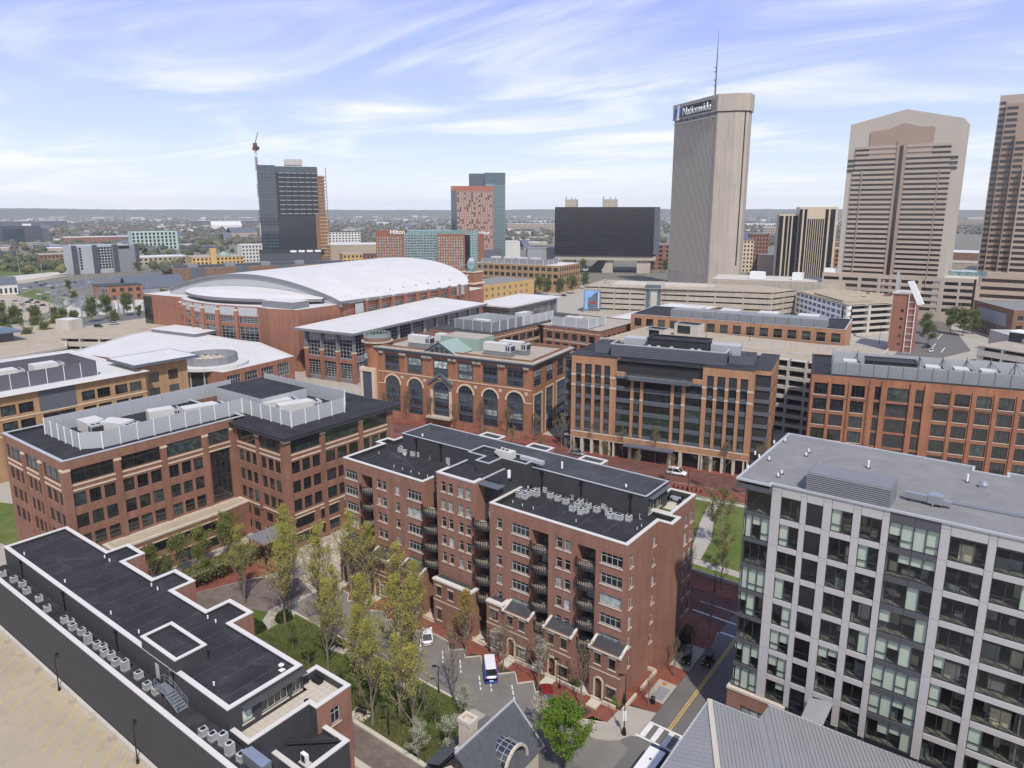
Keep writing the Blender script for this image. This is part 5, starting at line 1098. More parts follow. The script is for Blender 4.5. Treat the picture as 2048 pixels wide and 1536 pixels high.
# ================================================================ BRICK OFFICE behind the arched one (K)
K_=thing('courtyard_office','brown brick office with pale roof screens behind the arched office','building',(-156.5,231,0))
kz=21
ops=[(1.5+i*3.9,z,2.5,2.6,'f3') for i in range(6) for z in (16.2,12.2)]
wall(K_,(0,0),(26,0),0,kz,ops,'brick_office'); wall(K_,(26,0),(26,34),0,kz,[(2+i*3.9,z,2.4,2.6,'f3') for i in range(8) for z in (16.2,12.2)],'brick_office')
wall(K_,(-3,-32),(-3,2),0,kz,[(1+i*4.8,z,3.8,2.6,'f3') for i in range(7) for z in (16.2,12.2)],'brick_office'); wall(K_,(-32,-32),(-3,-32),0,kz,[],'brick_office'); wall(K_,(26,34),(-32,34),0,kz,[],'brick_office')
for z in (15.4,11.4,19.6): MB().box(0,-.1,z,26,-.003,z+.25).box(-3,-32,z,-2.9,1.9,z+.25).obj('string_course','cream_stone',K_)
flatroof(K_,[(-32,-32),(-3,-32),(-3,0),(26,0),(26,34),(-32,34)],kz,.3,.4,'roof_tan','charcoal')
MB().prism([(-32,-31),(-3.5,-31),(-3.5,33),(-32,33)],kz-.2,kz-.1,True,False,False).obj('roof','roof_dark',K_)
screen(K_,[(-6,-6),(-6,-26),(-24,-26),(-24,-6),(-6,-6)][::-1],kz-.1,kz+3.8,5,'screen_grey'); screen(K_,[(-24,-26),(-6,-26),(-6,16)],kz-.1,kz+3.8,5,'screen_grey')
screen(K_,[(2,3),(19,3),(19,16)],kz-.1,kz+3.6,6,'screen_grey')
for i,(x,y,rz) in enumerate(((-20,-20,0),(-14,4,R(90)),(5,8,0))): rtu(-156.5+x,231+y,kz-.1,9,3,3.0,'white air handler on the brown courtyard office, %s from the left'%ORD[i],rz=rz)
# red house with white roofs
R_=thing('white_roof_block','low red brick block with white flat roofs before the big garage','building',(-150,300,0))
shell(R_,rect(-8,-14,30,16),0,17,'brick_red',{0:[(2+i*4,z,1.6,2,'f3') for i in range(9) for z in (12.5,8.5)]}); flatroof(R_,rect(-8,-14,30,16),17,.3,.5,'roof_white','white_coping'); shell(R_,rect(2,18,26,34),0,20,'brick_red'); flatroof(R_,rect(2,18,26,34),20,.3,.5,'roof_white','white_coping'); MB().box(9,2,16.8,12,4,19.5).obj('chimney','brick_red',R_)
# ================================================================ YELLOW BRICK OFFICE (I) at left
I_=thing('yellow_office','yellow-brown brick office with white roof and purple-grey screen at far left','building',(-199.5,46,0))
iz=21.5
ops=[]
for u in (3,12.5,31,39.5): ops+=[(u,z,3.3,2.6,'c1') for z in (16.4,12.2,8.0,3.8)]+[(u+3.9,z,3.3,2.6,'c1') for z in (16.4,12.2,8.0,3.8)]
ops+=[(21.5,z,7.6,2.9,'e6') for z in (16.4,12.2,8.0,3.8)]
wall(I_,(0,0),(0,48),0,iz,ops,'brick_yellow')
for z in (15.5,11.3): MB().box(0,0,z,.12,48,z+.3).obj('string_course','cream_stone',I_)
wall(I_,(-50,0),(0,0),0,iz,[],'brick_yellow'); wall(I_,(0,48),(-50,48),0,iz,[],'brick_yellow')
flatroof(I_,rect(-50,0,0.6,48.2),iz,.1,.6,'roof_white','white_coping',over=.5)
MB().box(-.2,21,15.6,.1,29.6,21.4).obj('recess_panel','slate_grey',I_)
shell(I_,rect(-14,48,-3,62),0,iz+1.5,'brick_yellow',{1:[(2.2,z,3.0,3,'c1') for z in (17,12.4)]+[(8,z,3,3,'c1') for z in (17,12.4)],0:[(4,z,2.5,3,'c1') for z in (17,12.4)]}); MB().prism(rect(-17,45.5,-.8,64.5),iz+1.5,iz+1.9,True,True).obj('pavilion_roof','roof_white',I_); MB().ring(rect(-17.1,45.4,-.7,64.6),rect(-16.8,45.7,-1,64.3),iz+1.2,iz+1.95).obj('fascia','slate_grey',I_)
mat('screen_purple',(.115,.105,.125),.6,var=.08)
screen(I_,[(-6,-20),(-6,38),(-24,38),(-24,10)],iz,iz+4.0,4.2,'screen_purple'); 
for i,(x,y) in enumerate(((-15,6),(-14,16),(-15,26))): rtu(-199.5+x,46+y,iz,7.5,4,3.2,'white air handler within the purple-grey screen, %s from the near end'%ORD[i],rz=R(90))
# ================================================================ ARENA
AR=R(8.5)
V=thing('arena','brick and glass sports arena under a vast white vaulted roof','arena',(-208,177,0),AR)
style('v6','frame_grey',4,(1,1,1,1,1,1),.16,('glass_dark','glass_green'),None,None,.3)
style('v4','frame_grey',5,(1,1,1),.13,('glass_dark','glass_green'),None,None,.2)
style('vb','frame_grey',3,(1,1),.12,('glass_dark',),None,None,.2)
# lobby along the street
lw=[(1.2+i*8.3,z,6.8,h,'v6') for i in range(3) for z,h in ((9.6,9.2),(1.5,6.2))]
wall(V,(-24.9,0),(0,0),0,19.6,[o for o in lw if o[0]+o[2]<24.8],'mid_grey')
for i in range(4):
    x=-24.9+i*8.15; MB().box(x,-.6,0,x+1.6,.6,12).obj('pier','brick_red',V); MB().box(x-.1,-.7,12,x+1.7,.7,12.5).obj('pier_cap','cream_stone',V); MB().box(x+.3,-.5,12.5,x+1.3,.5,19.6).obj('column','mid_grey',V)
MB().box(-24.9,-.3,7.9,0,-.002,9.2).obj('spandrel','brick_red',V)
lw=[(1.5+i*9.4,z,7.8,h,'v6') for i in range(10) for z,h in ((10.2,8.6),(1.5,6.4))]
wall(V,(0,0),(0,95),0,19.6,lw,'mid_grey')
for i in range(11):
    y=i*9.4-.4; MB().box(-.6,y,0,.6,y+1.5,9.5).obj('pier','brick_red',V); MB().box(-.4,y+.2,9.5,.4,y+1.3,19.6).obj('column','screen_grey',V)
MB().quad((-28,-2.5,20.4),(2.6,-2.5,20.4),(2.6,98,20.4),(-28,98,21.8)).quad((-28,-2.5,19.6),(-28,-2.5,20.4),(2.6,-2.5,20.4),(2.6,-2.5,19.6)).quad((2.6,-2.5,19.6),(2.6,-2.5,20.4),(2.6,98,20.4),(2.6,98,19.6)).obj('lobby_roof','roof_white',V)
MB().box(-28,-2.45,19.3,2.55,97.9,19.6).obj('lobby_soffit','mid_grey',V); MB().box(-28,-2.62,19.5,2.72,-2.5,20.45).box(2.6,-2.5,19.5,2.72,98,20.45).obj('fascia','mid_grey',V)
# brick bowl walls
vz=26
fp=[(-112,10.5),(-103.5,6.3),(-95.3,4.0),(-86.9,2.6),(-76.8,2.2),(-66.5,3.2),(-55,5.0)]
for a,b in zip(fp,fp[1:]):
    Lw=(Vector(b)-Vector(a)).length; wall(V,a,b,0,vz,[(.9,18.6,Lw-1.8,2.6,'v4'),(.9,9.0,Lw-1.8,8.0,'v6'),(.9,2,Lw-1.8,5.6,'v4')],'brick_red',.4)
    d=(Vector(b)-Vector(a)).normalized(); ang=math.atan2(d.y,d.x)
    MB().box(.9,-.1,21.8,Lw-.9,-.002,vz-.6).obj('panel','screen_grey',V,(a[0],a[1],0),ang); MB().box(-.85,-.9,0,.85,.2,vz-2.2).obj('pier','brick_red',V,(a[0],a[1],0),ang); MB().box(-.95,-1,vz-2.2,.95,.2,vz-1.6).obj('pier_cap','cream_stone',V,(a[0],a[1],0),ang)
wall(V,(-55,5),(-47.7,3.4),0,vz,[],'brick_red'); wall(V,(-47.7,3.4),(-33.8,5.8),0,vz,[],'brick_red'); wall(V,(-33.8,5.8),(-30,33),0,vz,[],'brick_red')
wall(V,(-30,33),(-28.5,130),0,vz-.4,[(3.2+i*9.6,20.6,6.6,2.5,'v4') for i in range(1,9)],'brick_red',.3)
for i in range(1,10): MB().box(-29.6+.016*i*9.6,33+i*9.6-.2,19.6,-28.6+.016*i*9.6,33+i*9.6+1.6,vz+.3).obj('pier','brick_red',V); MB().box(-29.7+.016*i*9.6,33+i*9.6-.3,vz+.3,-28.5+.016*i*9.6,33+i*9.6+1.7,vz+.8).obj('pier_cap','cream_stone',V)
MB().prism([(-29.2,36),(-28.9,36),(-28.6,41),(-28.9,41)],20.5,25.3).prism([(-28.2,118),(-27.9,118),(-27.7,125),(-28,125)],20.5,25.3).obj('panel','screen_grey',V)
MB().prism([(-112,10.5)]+fp[1:]+[(-47.7,3.4),(-33.8,5.8),(-30,33),(-60,33),(-112,30)],vz-.2,vz).obj('roof','roof_white',V)
MB().box(-54,6,vz,-36,15,vz+2.8).obj('plant_box','mid_grey',V); MB().box(-54,6,vz+2.8,-36,15,vz+2.9).obj('roof','roof_white',V)
# left block
shell(V,rect(-150,18,-112,60),0,25,'brick_red',{}); MB().box(-150.2,17.8,0,-144,18,24).obj('stair_glazing','glass_green',V); flatroof(V,rect(-150,18,-112,60),25,.2,.6,'roof_white','white_coping')
# main vault
def vprof(s): return math.sin(math.pi*s)**.8  # 0..1 across
n=28; yn=25; va=MB(); rowsv=[]; K=14
for j in range(K+1):
    t=j/K; row=[]
    for i in range(n+1):
        s=i/n; x=-28.5-113*s; ye=26+ (104*1.0)*t + (24*math.sin(math.pi*s)**.6)*t*t; z=27.6-2.2*t*(1-s) + (9.4+1.2*t)*math.sin(math.pi*s)**(.85-.25*t)
        row.append(len(va.v)); va.v.append((x,ye,z))
    rowsv.append(row)
for a,b in zip(rowsv,rowsv[1:]):
    for i in range(n): va.f.append((a[i+1],a[i],b[i],b[i+1]))
vault=va.obj('vault_roof','roof_white',V,smooth=True)
ga=MB(); fa=MB()
for i in range(n):
    p=va.v[i];q=va.v[i+1]; ga.quad((q[0],26.8,25),(p[0],26.8,25),(p[0],26.8,p[2]-.6),(q[0],26.8,q[2]-.6)); fa.quad((p[0],25.9,p[2]+.05),(q[0],25.9,q[2]+.05),(q[0],25.9,q[2]-1.1),(p[0],25.9,p[2]-1.1)); fa.quad((p[0],25.9,p[2]-1.1),(q[0],25.9,q[2]-1.1),(q[0],26.9,q[2]-1.1),(p[0],26.9,p[2]-1.1))
ga.obj('gable_wall','screen_grey',V); fa.obj('gable_fascia','mid_grey',V)
ef=MB()
for a,b in zip(rowsv,rowsv[1:]):
    p=va.v[a[0]];q=va.v[b[0]]; ef.quad((p[0]+.05,p[1],p[2]-1.0),(q[0]+.05,q[1],q[2]-1.0),(q[0]+.05,q[1],q[2]+.05),(p[0]+.05,p[1],p[2]+.05)); ef.quad((p[0]-2,p[1],p[2]-1.1),(q[0]-2,q[1],q[2]-1.1),(q[0],q[1],q[2]-1.0),(p[0],p[1],p[2]-1.0))
ef.obj('eave_fascia','mid_grey',V)
for k in range(9): MB().box(-33,34+k*10.5,27.8,-32.4,34.6+k*10.5,29.0).obj('snow_vent','mid_grey',V)
# lower lens roof over the curved front
le=MB(); ln=[]; m_=20
for i in range(m_+1):
    s=i/m_; x=-125+87*s; yf=25-20.5*math.sin(math.pi*s)**.75; zf=28.2+.6*math.sin(math.pi*s); zb=28.6+2.6*math.sin(math.pi*s)
    ln.append(((x,yf,zf),(x,(yf+26)/2,(zf+zb)/2+.6*math.sin(math.pi*s)),(x,26.5,zb)))
for a,b in zip(ln,ln[1:]):
    le.quad(a[0],b[0],b[1],a[1]); le.quad(a[1],b[1],b[2],a[2])
le.obj('lens_roof','roof_white',V)
le2=MB(); lg=MB()
for a,b in zip(ln,ln[1:]):
    p,q=a[0],b[0]; le2.quad((p[0],p[1]-.05,p[2]-1.2),(q[0],q[1]-.05,q[2]-1.2),(q[0],q[1]-.05,q[2]+.05),(p[0],p[1]-.05,p[2]+.05)); le2.quad((p[0],p[1]+3,p[2]-1.2),(q[0],q[1]+3,q[2]-1.2),(q[0],q[1],q[2]-1.2),(p[0],p[1],p[2]-1.2))
    if -122<p[0]<-48: lg.quad((p[0],p[1]+3,26),(q[0],q[1]+3,26),(q[0],q[1]+3,q[2]-1.2),(p[0],p[1]+3,p[2]-1.2))
le2.obj('lens_fascia','mid_grey',V); lg.obj('clerestory','glass_green',V)
# corner tower with glass drum
tw=rect(-46,150,-36.5,160)
shell(V,tw,0,30,'brick_red'); MB().ring(inset(tw,-.8),inset(tw,.5),23.2,24.2).obj('tower_band','cream_stone',V); MB().prism(tw,30,30.1).obj('roof','roof_grey',V); MB().ring(inset(tw,-.3),inset(tw,.5),30,30.7).obj('coping','cream_stone',V)
MB().cyl(-41.2,155,3.0,30.2,36.5,16,2.6).obj('glass_drum','glass_teal',V); MB().cyl(-41.2,155,2.0,36.5,38.2,12,1.4).obj('drum_cap','screen_grey',V)
ms=MB()
for x,y in ((-45.5,151),(-37,151),(-45.5,159),(-37,159)): ms.bar((x,y,30),(x,y,37),.35)
for z in (32,34.5): ms.bar((-46.5,150.5,z),(-36,150.5,z),.25).bar((-37,150,z),(-37,160,z),.25)
ms.obj('mast_frame','galv',V)
text('AEP',2.6,V,(-44.7,149.9,27.0),(R(90),0,0),'white_paint',ext=.1,bold=.06); text('POWER',1.5,V,(-45.2,149.9,25.0),(R(90),0,0),'white_paint',ext=.1,bold=.05)
wall(V,(-36.5,99),(-28,130),0,24,[],'brick_red'); wall(V,(-44,131),(-28,131),0,24,[],'brick_red'); shell(V,rect(-60,128,-30,150),0,21.5,'brick_red',skip=()); MB().prism(rect(-60,128,-30,150),21.5,21.6).obj('roof','roof_white',V)
# farther lobby wing
wall(V,(-36.5,152),(-12,149),0,11,[(1+i*6,1.5,4.8,8,'v6') for i in range(4)],'mid_grey'); wall(V,(-12,149),(-8,205),0,11,[(2+i*9,1.5,6.8,8,'v6') for i in range(6)],'mid_grey'); MB().prism([(-38,148),(-10,146),(-6,207),(-36,207)],11.3,12.1,True,True).obj('lobby_roof','roof_white',V)
# ================================================================ PRACTICE HALL with round drum (J)
J_=thing('practice_hall','low brick hall with white roof and grey-screened round drum before the arena','building',(-208,177,0),AR)
jp=[(-93,-53),(-14,-49),(-13,-18),(-46,-4),(-60,-4),(-112,2),(-110,-18)]
shell(J_,jp,0,13,'brick_red',{1:[(1.5+i*7.2,z,5.4,4.6,'v4') for i in range(4) for z in (6.8,1.2)]},skip=(3,4)); flatroof(J_,jp,13,.15,.6,'roof_white','white_coping')
dc=(-28.8,-41.7); MB().cyl(*dc,10.6,0,12.4,28).obj('drum','glass_green',J_); MB().cyl(*dc,12.6,12.9,13.9,32).obj('drum_roof','roof_white',J_)
for k in range(14):
    a=2*math.pi*k/14; MB().cyl(dc[0]+10.7*math.cos(a),dc[1]+10.7*math.sin(a),.25,0,12.4,6).obj('mullion','frame_grey',J_)
scp=[(dc[0]+9*math.cos(2*math.pi*k/14),dc[1]+9*math.sin(2*math.pi*k/14)) for k in range(15)]
for a,b in zip(scp,scp[1:]):
    d=Vector(b)-Vector(a); ang=math.atan2(d.y,d.x); MB().box(.05,0,0,d.length-.05,.12,2.7).obj('screen_panel','screen_mid',J_,(a[0],a[1],13.9),ang)
for i,(x,y) in enumerate(((-31,-42),(-27.5,-40))):
    q=Vector((x,y,0)); q.rotate(Matrix.Rotation(AR,3,'Z')); t=thing('cooling_unit','beige box unit inside the round roof screen, %s one'%('left' if i==0 else 'right'),'air handler',(-208+q.x,177+q.y,13.9)); MB().box(-1.2,-1,0,1.2,1,2.1).obj('casing','cream_stone',t); MB().cyl(0,0,.7,2.1,2.3,10).obj('fan','charcoal',t)
MB().box(-109,-8,13.0,-80,4,14.2).obj('upper_block','mid_grey',J_); MB().box(-109.3,-8.3,14.2,-79.7,4.3,14.4).obj('roof','roof_white',J_)
# ================================================================ MIDDLE DISTANCE AND TOWERS
def zrow(x,y,P): # height seen at pixel row y above ground point P
    d=ray(x,y); k=(P.x*P.x+P.y*P.y)**.5/(d.x*d.x+d.y*d.y)**.5; return CH+d.z*k
# ---- big concrete garage with billboard
Q=thing('big_garage','big beige concrete garage with slanted decks and billboard, centre right','garage',(-239,399.6,0))
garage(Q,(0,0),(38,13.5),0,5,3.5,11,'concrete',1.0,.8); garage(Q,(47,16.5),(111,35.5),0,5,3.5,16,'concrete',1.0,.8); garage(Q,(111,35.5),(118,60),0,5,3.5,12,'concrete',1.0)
wall(Q,(38,13.5),(47,16.5),0,19.5,[],'steel_blue'); MB().box(0,0,0,6,.4,17).obj('glass_shaft','glass_teal',Q,(40,13.6,0),R(17)); MB().box(.6,-.5,0,4.6,.0,15).obj('stair_panel','concrete_light',Q,(40.6,13.8,0),R(17)); shell(Q,[(38,13.5),(48,17),(46,24),(36,20)],17,21,'concrete_light'); MB().prism([(38,13.5),(48,17),(46,24),(36,20)],21,21.1).obj('roof','concrete',Q)
MB().prism([(0,0),(111,35.5),(118,60),(90,75),(-10,48)],17.0,17.2).obj('deck','deck_concrete',Q)
MB().prism([(14,12),(34,18),(70,48),(8,36)],17.2,18.6).obj('upper_deck','concrete_light',Q)
wall(Q,(-10,48),(0,0),0,18,[],'concrete')
MB().box(.5,-.5,1.8,11.5,-.01,14.8).obj('billboard','far_wall_dark',Q,(0,0,0),math.atan2(13.5,38))
bb=(Q,(0,0,0),math.atan2(13.5,38)); 
mat('bill_blue',(.22,.42,.72),.5,var=.25,scale=.15); mat('bill_grey',(.12,.15,.19),.5,var=.4,scale=.3); mat('bill_red',(.35,.05,.05),.5)
MB().box(.7,-.56,2.0,11.3,-.51,14.6).obj('poster','bill_blue',*bb); MB().prism([(3,2.2),(11.2,2.2),(11.2,14.4),(8,13.2),(5.2,10.5),(3,9.5)],-.05,0,True,True).obj('poster_building','bill_grey',Q,(0,-.0,0),0)
o=[c for c in Q.children if c.name.startswith('poster_building')][0]; o.rotation_euler=(R(90),0,math.atan2(13.5,38)); o.location=(.2,-.62,0)
MB().box(3.2,-.72,6.0,8.6,-.66,7.2).obj('poster_band','bill_red',*bb); 
for k in range(9): MB().box(9.6,-.72,3.4+k*1.15,10.6,-.66,4.1+k*1.15).obj('poster_lettering','white_paint',*bb)
# terrace building right behind it (white plant, walls)
Q2=thing('terrace_plaza','low pale concrete plaza building with white roof plant behind the garage','building',(-180,470,0))
shell(Q2,[(0,0),(80,22),(95,62),(-10,40)],0,20,'concrete'); flatroof(Q2,[(0,0),(80,22),(95,62),(-10,40)],20,.4,.6,'concrete_light','concrete_light')
for x,y,w_,h in ((20,18,9,5),(46,26,6,5),(66,26,13,9),(75,30,7,10)): MB().box(x,y,19.8,x+w_,y+6,19.8+h).obj('plant_box','white_paint' if x<70 else 'concrete',Q2)
# ---- white-framed garage with brick stair tower (O)
O_=thing('white_frame_garage','white-framed garage with blue-grey panels and brick stair tower, right','garage',(-80,404,0))
lf=[(0,0),(-40,53)]
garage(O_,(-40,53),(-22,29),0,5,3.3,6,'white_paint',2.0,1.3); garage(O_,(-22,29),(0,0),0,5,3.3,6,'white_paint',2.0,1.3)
for k in range(5):
    for i in range(6):
        a=Vector((-40,53)).lerp(Vector((0,0)),(i+.12)/6); b=Vector((-40,53)).lerp(Vector((0,0)),(i+.88)/6); d=b-a; MB().box(0,.2,k*3.3+1.3,d.length,.3,k*3.3+2.4).obj('panel','steel_blue',O_,(a.x,a.y,0),math.atan2(d.y,d.x))
garage(O_,(0,0),(18,26),0,5,3.3,14,'concrete_light',2.1,1.8)
MB().prism([(0,0),(18,26),(20,70),(-30,90),(-40,53)],16.0,16.3).obj('deck','deck_concrete',O_); MB().prism([(-28,46),(-5,14),(8,26),(0,70)],16.4,17.4).obj('upper_deck','deck_concrete',O_)
shell(O_,rect(25.5,-29,35,-14),0,27.5,'brick_red',{0:[(3.8,z,1.3,1.3,'f2') for z in (3,7,11,15,19)]},depth=.3); MB().box(25,-29.5,27.5,35.4,-14,27.9).obj('coping','concrete_light',O_)
fr=MB()
for z in range(0,26,3): fr.bar((32.4,-29.6,z),(35.4,-29.6,z),.16)
for x in (32.4,35.4): fr.bar((x,-29.6,0),(x,-29.6,30),.25)
fr.obj('steel_frame','white_paint',O_); MB().quad((31,-30.2,33.5),(33.4,-30.2,33.9),(38.6,-30.2,23.5),(36.2,-30.2,22.8)).quad((33.4,-30.2,33.9),(33.4,-28,33.9),(38.6,-28,23.5),(38.6,-30.2,23.5)).quad((31,-30.2,33.5),(31,-28,33.5),(33.4,-28,33.9),(33.4,-30.2,33.9)).obj('slanted_sign','white_paint',O_)
MB().bar((24,-10,16),(24,-10,36),1.2).obj('mast','screen_grey',O_)
# ---- peaked bank tower
T1=thing('peaked_tower','tan granite office tower with gabled top and dark window bands','tower',(-106,495,0))
X0,X1=0,60; 
MB().prism([(X0,0),(X1,0),(X1,38),(X0,38)],0,107).obj('shaft','granite_pale',T1)
top=MB(); 
for y,f in ((0,1),(38,-1)): pass
pr=[(X0,107),(X1,107),(X1,117.6),(30.3,124.8),(X0,117.8)]
top.v=[(x,0,z) for x,z in pr]+[(x,38,z) for x,z in pr]; top.f=[(0,1,2,3,4),(9,8,7,6,5)]+[(i,i+5,(i+1)%5+5,(i+1)%5) for i in range(5)]
top.obj('gable_top','granite_pale',T1)
MB().prism([(12,98.5),(46,98.5),(46,114),(39,114.2),(30,117),(21,113.6),(12,113)],0,.7,True,True).obj('gable_inlay','granite_pink',T1,(0,-.01,0)).rotation_euler=(R(90),0,0)
MB().box(27.3,-1.3,0,32.7,-.02,107).obj('spine','granite_pink',T1); MB().box(28.9,-1.45,0,30.9,-1.31,104).obj('spine_glass','glass_bank',T1)
for k in range(27):
    z=24+k*2.98
    if z>104: break
    nar=z<88
    for (a,b) in (((9.5,27.2),(32.8,50.5)) if nar else ((4.5,27.2),(32.8,55.5))):
        MB().box(a,-1.0,z+1.35,b,-.03,z+2.95).obj('floor_band','granite_mid',T1); MB().box(a,-.5,z,b,-.03,z+1.34).obj('window_band','glass_bank',T1)
    if nar:
        for (a,b) in ((3.6,8.9),(51.1,56.4)): MB().box(a,-.7,z+1.35,b,-.03,z+2.95).obj('floor_band','granite_mid',T1); MB().box(a,-.3,z,b,-.03,z+1.34).obj('window_band','glass_bank',T1)
    elif z<96:
        for (a,b) in ((.5,4.4),(55.6,59.5)): MB().box(a,-.4,z,b,-.03,z+1.34).obj('window_band','glass_bank',T1)
for a in (9.0,50.55): MB().box(a,-1.2,20,a+.5,-.02,90).obj('mullion_pier','granite_pink',T1)
# podium
shell(T1,[(-8,-3),(60,-.5),(77,1.5),(76,55),(-8,50)],0,26.5,'granite_mid',{0:[(1+i*11.2,z,9.2,2.0,None,.4) for i in range(6) for z in (22,18,14,10,6)],1:[(.8+i*8.2,z,7,2.0,None,.4) for i in range(2) for z in (22,18,14,10,6)]})
MB().box(-7.5,-2.0,1,60,-1.9,26).obj('window_band','glass_bank',T1,(0,0,0),R(2.1)); MB().box(60.3,-.0,1,76.5,.1,26).obj('window_band','glass_bank',T1,(0,1.3,0),0)
MB().prism([(-8,-3),(60,-.5),(77,1.5),(76,55),(-8,50)],26.2,26.4,True,False,False).obj('podium_roof','concrete_light',T1)
MB().box(57,20,26.4,80,32,29).obj('glass_roof','glass_teal',T1)
# ---- stepped tower at right edge
T2=thing('stepped_tower','brown granite stepped tower cut by the right edge','tower',(-34,560,0))
for (x0,y0,x1,y1,h,m) in ((0,0,14,40,136.5,'granite_mid'),(4,-3,60,40,131,'granite_pink'),(11,-6,60,40,112,'granite_pink'),(17,-9,60,40,92,'granite_mid'),(-8,-12,70,45,27,'granite_mid')):
    MB().box(x0,y0,0,x1,y1,h).obj('shaft',m,T2)
for k in range(30):
    z=28+k*3.55
    for (a,b,y,zm) in ((.6,3.6,-.05,133),(4.6,10.4,-3.05,128),(11.6,16.4,-6.05,109),(17.8,26,-9.05,89),(27,60,-9.05,89)):
        if z<zm: MB().box(a,y-.1,z,b,y+.05,z+1.7).obj('window_band','glass_bank',T2)
    if z<132: MB().box(-.1,1,z,0.0,38,z+1.7).obj('window_band','glass_bank',T2)
for z in (6,11,16,21): MB().box(-6,-12.15,z,68,-12.02,z+2).obj('window_band','glass_bank',T2)
# ---- concrete slab tower with company sign
ND=math.atan2(-35.3,50.5)
T3=thing('insurance_tower','tall beige concrete slab tower with fins, roof sign and mast','tower',(-258.1,571.5,0),ND)
MB().prism([(0,0),(60,0),(60,28),(0,28)],0,136).obj('shaft','tower_concrete',T3)
MB().prism([(60,-.6),(61.8,-.6),(70.4,9.5),(72.6,18.9),(64.6,27.6),(60,28)],0,137.3).obj('core_wall','tower_concrete',T3)
MB().prism([(-1.2,-1.2),(62.3,-1.2),(71.2,9.2),(73.6,19.0),(65,28.8),(-1.2,29)],138,150.2).obj('crown','tower_concrete',T3)
fn=MB()
for k in range(34): fn.box(.5+k*1.76,-.4,16,1.45+k*1.76,-.02,134.5)
fn.obj('fins','tower_fin',T3,kind='stuff'); MB().box(.2,-.12,16,59.8,-.015,134.5).obj('curtain_glass','glass_bank',T3)
MB().box(0,-1.0,134.5,60,-.02,135.6).obj('band','tower_fin',T3)
for k in range(6): MB().box(1+k*9.9,-.6,135.7,10+k*9.9,-.3,137.9).obj('window','glass_bank',T3)
MB().box(0.7,-1.26,139.5,59.5,-1.21,147.6).obj('louvre_field','charcoal',T3)
lf=MB()
for k in range(42):
    if not 13<1+k*1.4<53: lf.box(1+k*1.4,-1.4,139.5,1.3+k*1.4,-1.265,147.6)
lf.obj('louvres','tower_fin',T3,kind='stuff')
mat('sign_blue',(.02,.09,.30),.4); mat('sign_white',(.82,.82,.80),.4)
text('Nationwide',8.4,T3,(14.6,-2.0,140.4),(R(90),0,0),'sign_white',ext=.3,bold=0)
MB().box(2.6,-2.1,139.8,12.8,-1.5,146.6).obj('sign_emblem','sign_blue',T3); MB().prism([(6.4,137.6),(10.8,137.6),(9.8,139.2),(9.8,149),(7.8,149)],0,.3,True,True).obj('sign_emblem','sign_white',T3,(0,-2.12,0)).rotation_euler=(R(90),0,0)
MB().box(0,-.16,24,.9,.1,137.2).obj('slit','black_metal',T3,(71.9,16.0,0),math.atan2(9.4,2.2))
ma=MB().cyl(50,4,.7,150,165,6,.5).cyl(50,4,.5,165,185,6,.3).cyl(50,4,.25,185,198,5,.08)
for z in (158,162,168,171): ma.box(47.8,3.7,z,50,4.3,z+.6)
ma.obj('mast','slate_grey',T3)
for x,y,w_,h in ((20,10,14,1.2),(45,10,9,1.4)): MB().box(x,y,150.2,x+w_,y+8,150.2+h).obj('plant_box','tower_concrete',T3)
# ---- generic far tower helper: box facing the camera from pixel measurements
def frame_at(x0,x1,yb,turn=0):
    a=gp((x0+x1)/2,yb,0); w_=(x1-x0)/CF*((a.x**2+a.y**2)**.5)*1.0/math.cos(math.atan(((x0+x1)/2-1024)/CF)); ang=math.atan2(a.y,a.x)-R(90)+R(turn); return a,w_,ang
def tower(name,label,cat,x0,x1,yt,yb,depth,m,turn=0,group=None):
    a,w_,ang=frame_at(x0,x1,yb,turn); h=zrow((x0+x1)/2,yt,a); t=thing(name,label,cat,(a.x,a.y,0),ang,group); return t,w_,h
# black slab on concrete legs
t,w_,h=tower('black_slab','black glass slab raised on concrete legs, centre background','office block',1110,1311,414,546,40,'glass_black',turn=-3)
zb=zrow(1200,512,gp(1210,546,0))
MB().box(-w_/2,0,zb,w_/2*.90,45,h).obj('glass_box','glass_black',t); MB().prism([(w_/2*.9,0),(w_/2,3),(w_/2,44),(w_/2*.9,45)],zb+2,h).obj('corner_glass','slate_grey',t)
gr=MB()
for k in range(21): gr.box(-w_/2,-.12,zb+(h-zb)*k/21,w_/2*.9,-.02,zb+(h-zb)*k/21+.35)
for k in range(56): gr.box(-w_/2+w_*.95*k/56,-.1,zb,-w_/2+w_*.95*k/56+.22,-.03,h)
gr.obj('facade_grid','charcoal',t,kind='stuff')
MB().box(-w_/2,1,zb-4.5,w_/2*.95,44,zb-.02).obj('transfer_deck','tower_concrete',t)
for a,b in ((-.42,-.30),(-.03,.07),(.30,.43)): MB().box(w_*a,3,0,w_*b,20,zb-4.5).obj('leg','tower_concrete',t)
for a,b in ((-.41,-.30),(-.05,.09)): MB().box(w_*a,8,h,w_*b,24,h+8).obj('lift_house','tower_concrete',t); MB().box(w_*a+.5,9,h+8,w_*a+1.2,9.6,h+11).box(w_*b-2,9,h+8,w_*b-1.4,9.6,h+10).box((a+b)/2*w_,9,h+8,(a+b)/2*w_+.6,9.6,h+10.5).obj('antenna','charcoal',t)
MB().prism([(-w_*.28,30),(-w_*.02,30),(-w_*.02,4),(-w_*.25,4)],0,2).quad((-w_*.05,2,16),(w_*.02,2,16),(-w_*.05,2,0),(-w_*.2,2,0)).obj('glass_wedge','glass_black',t)
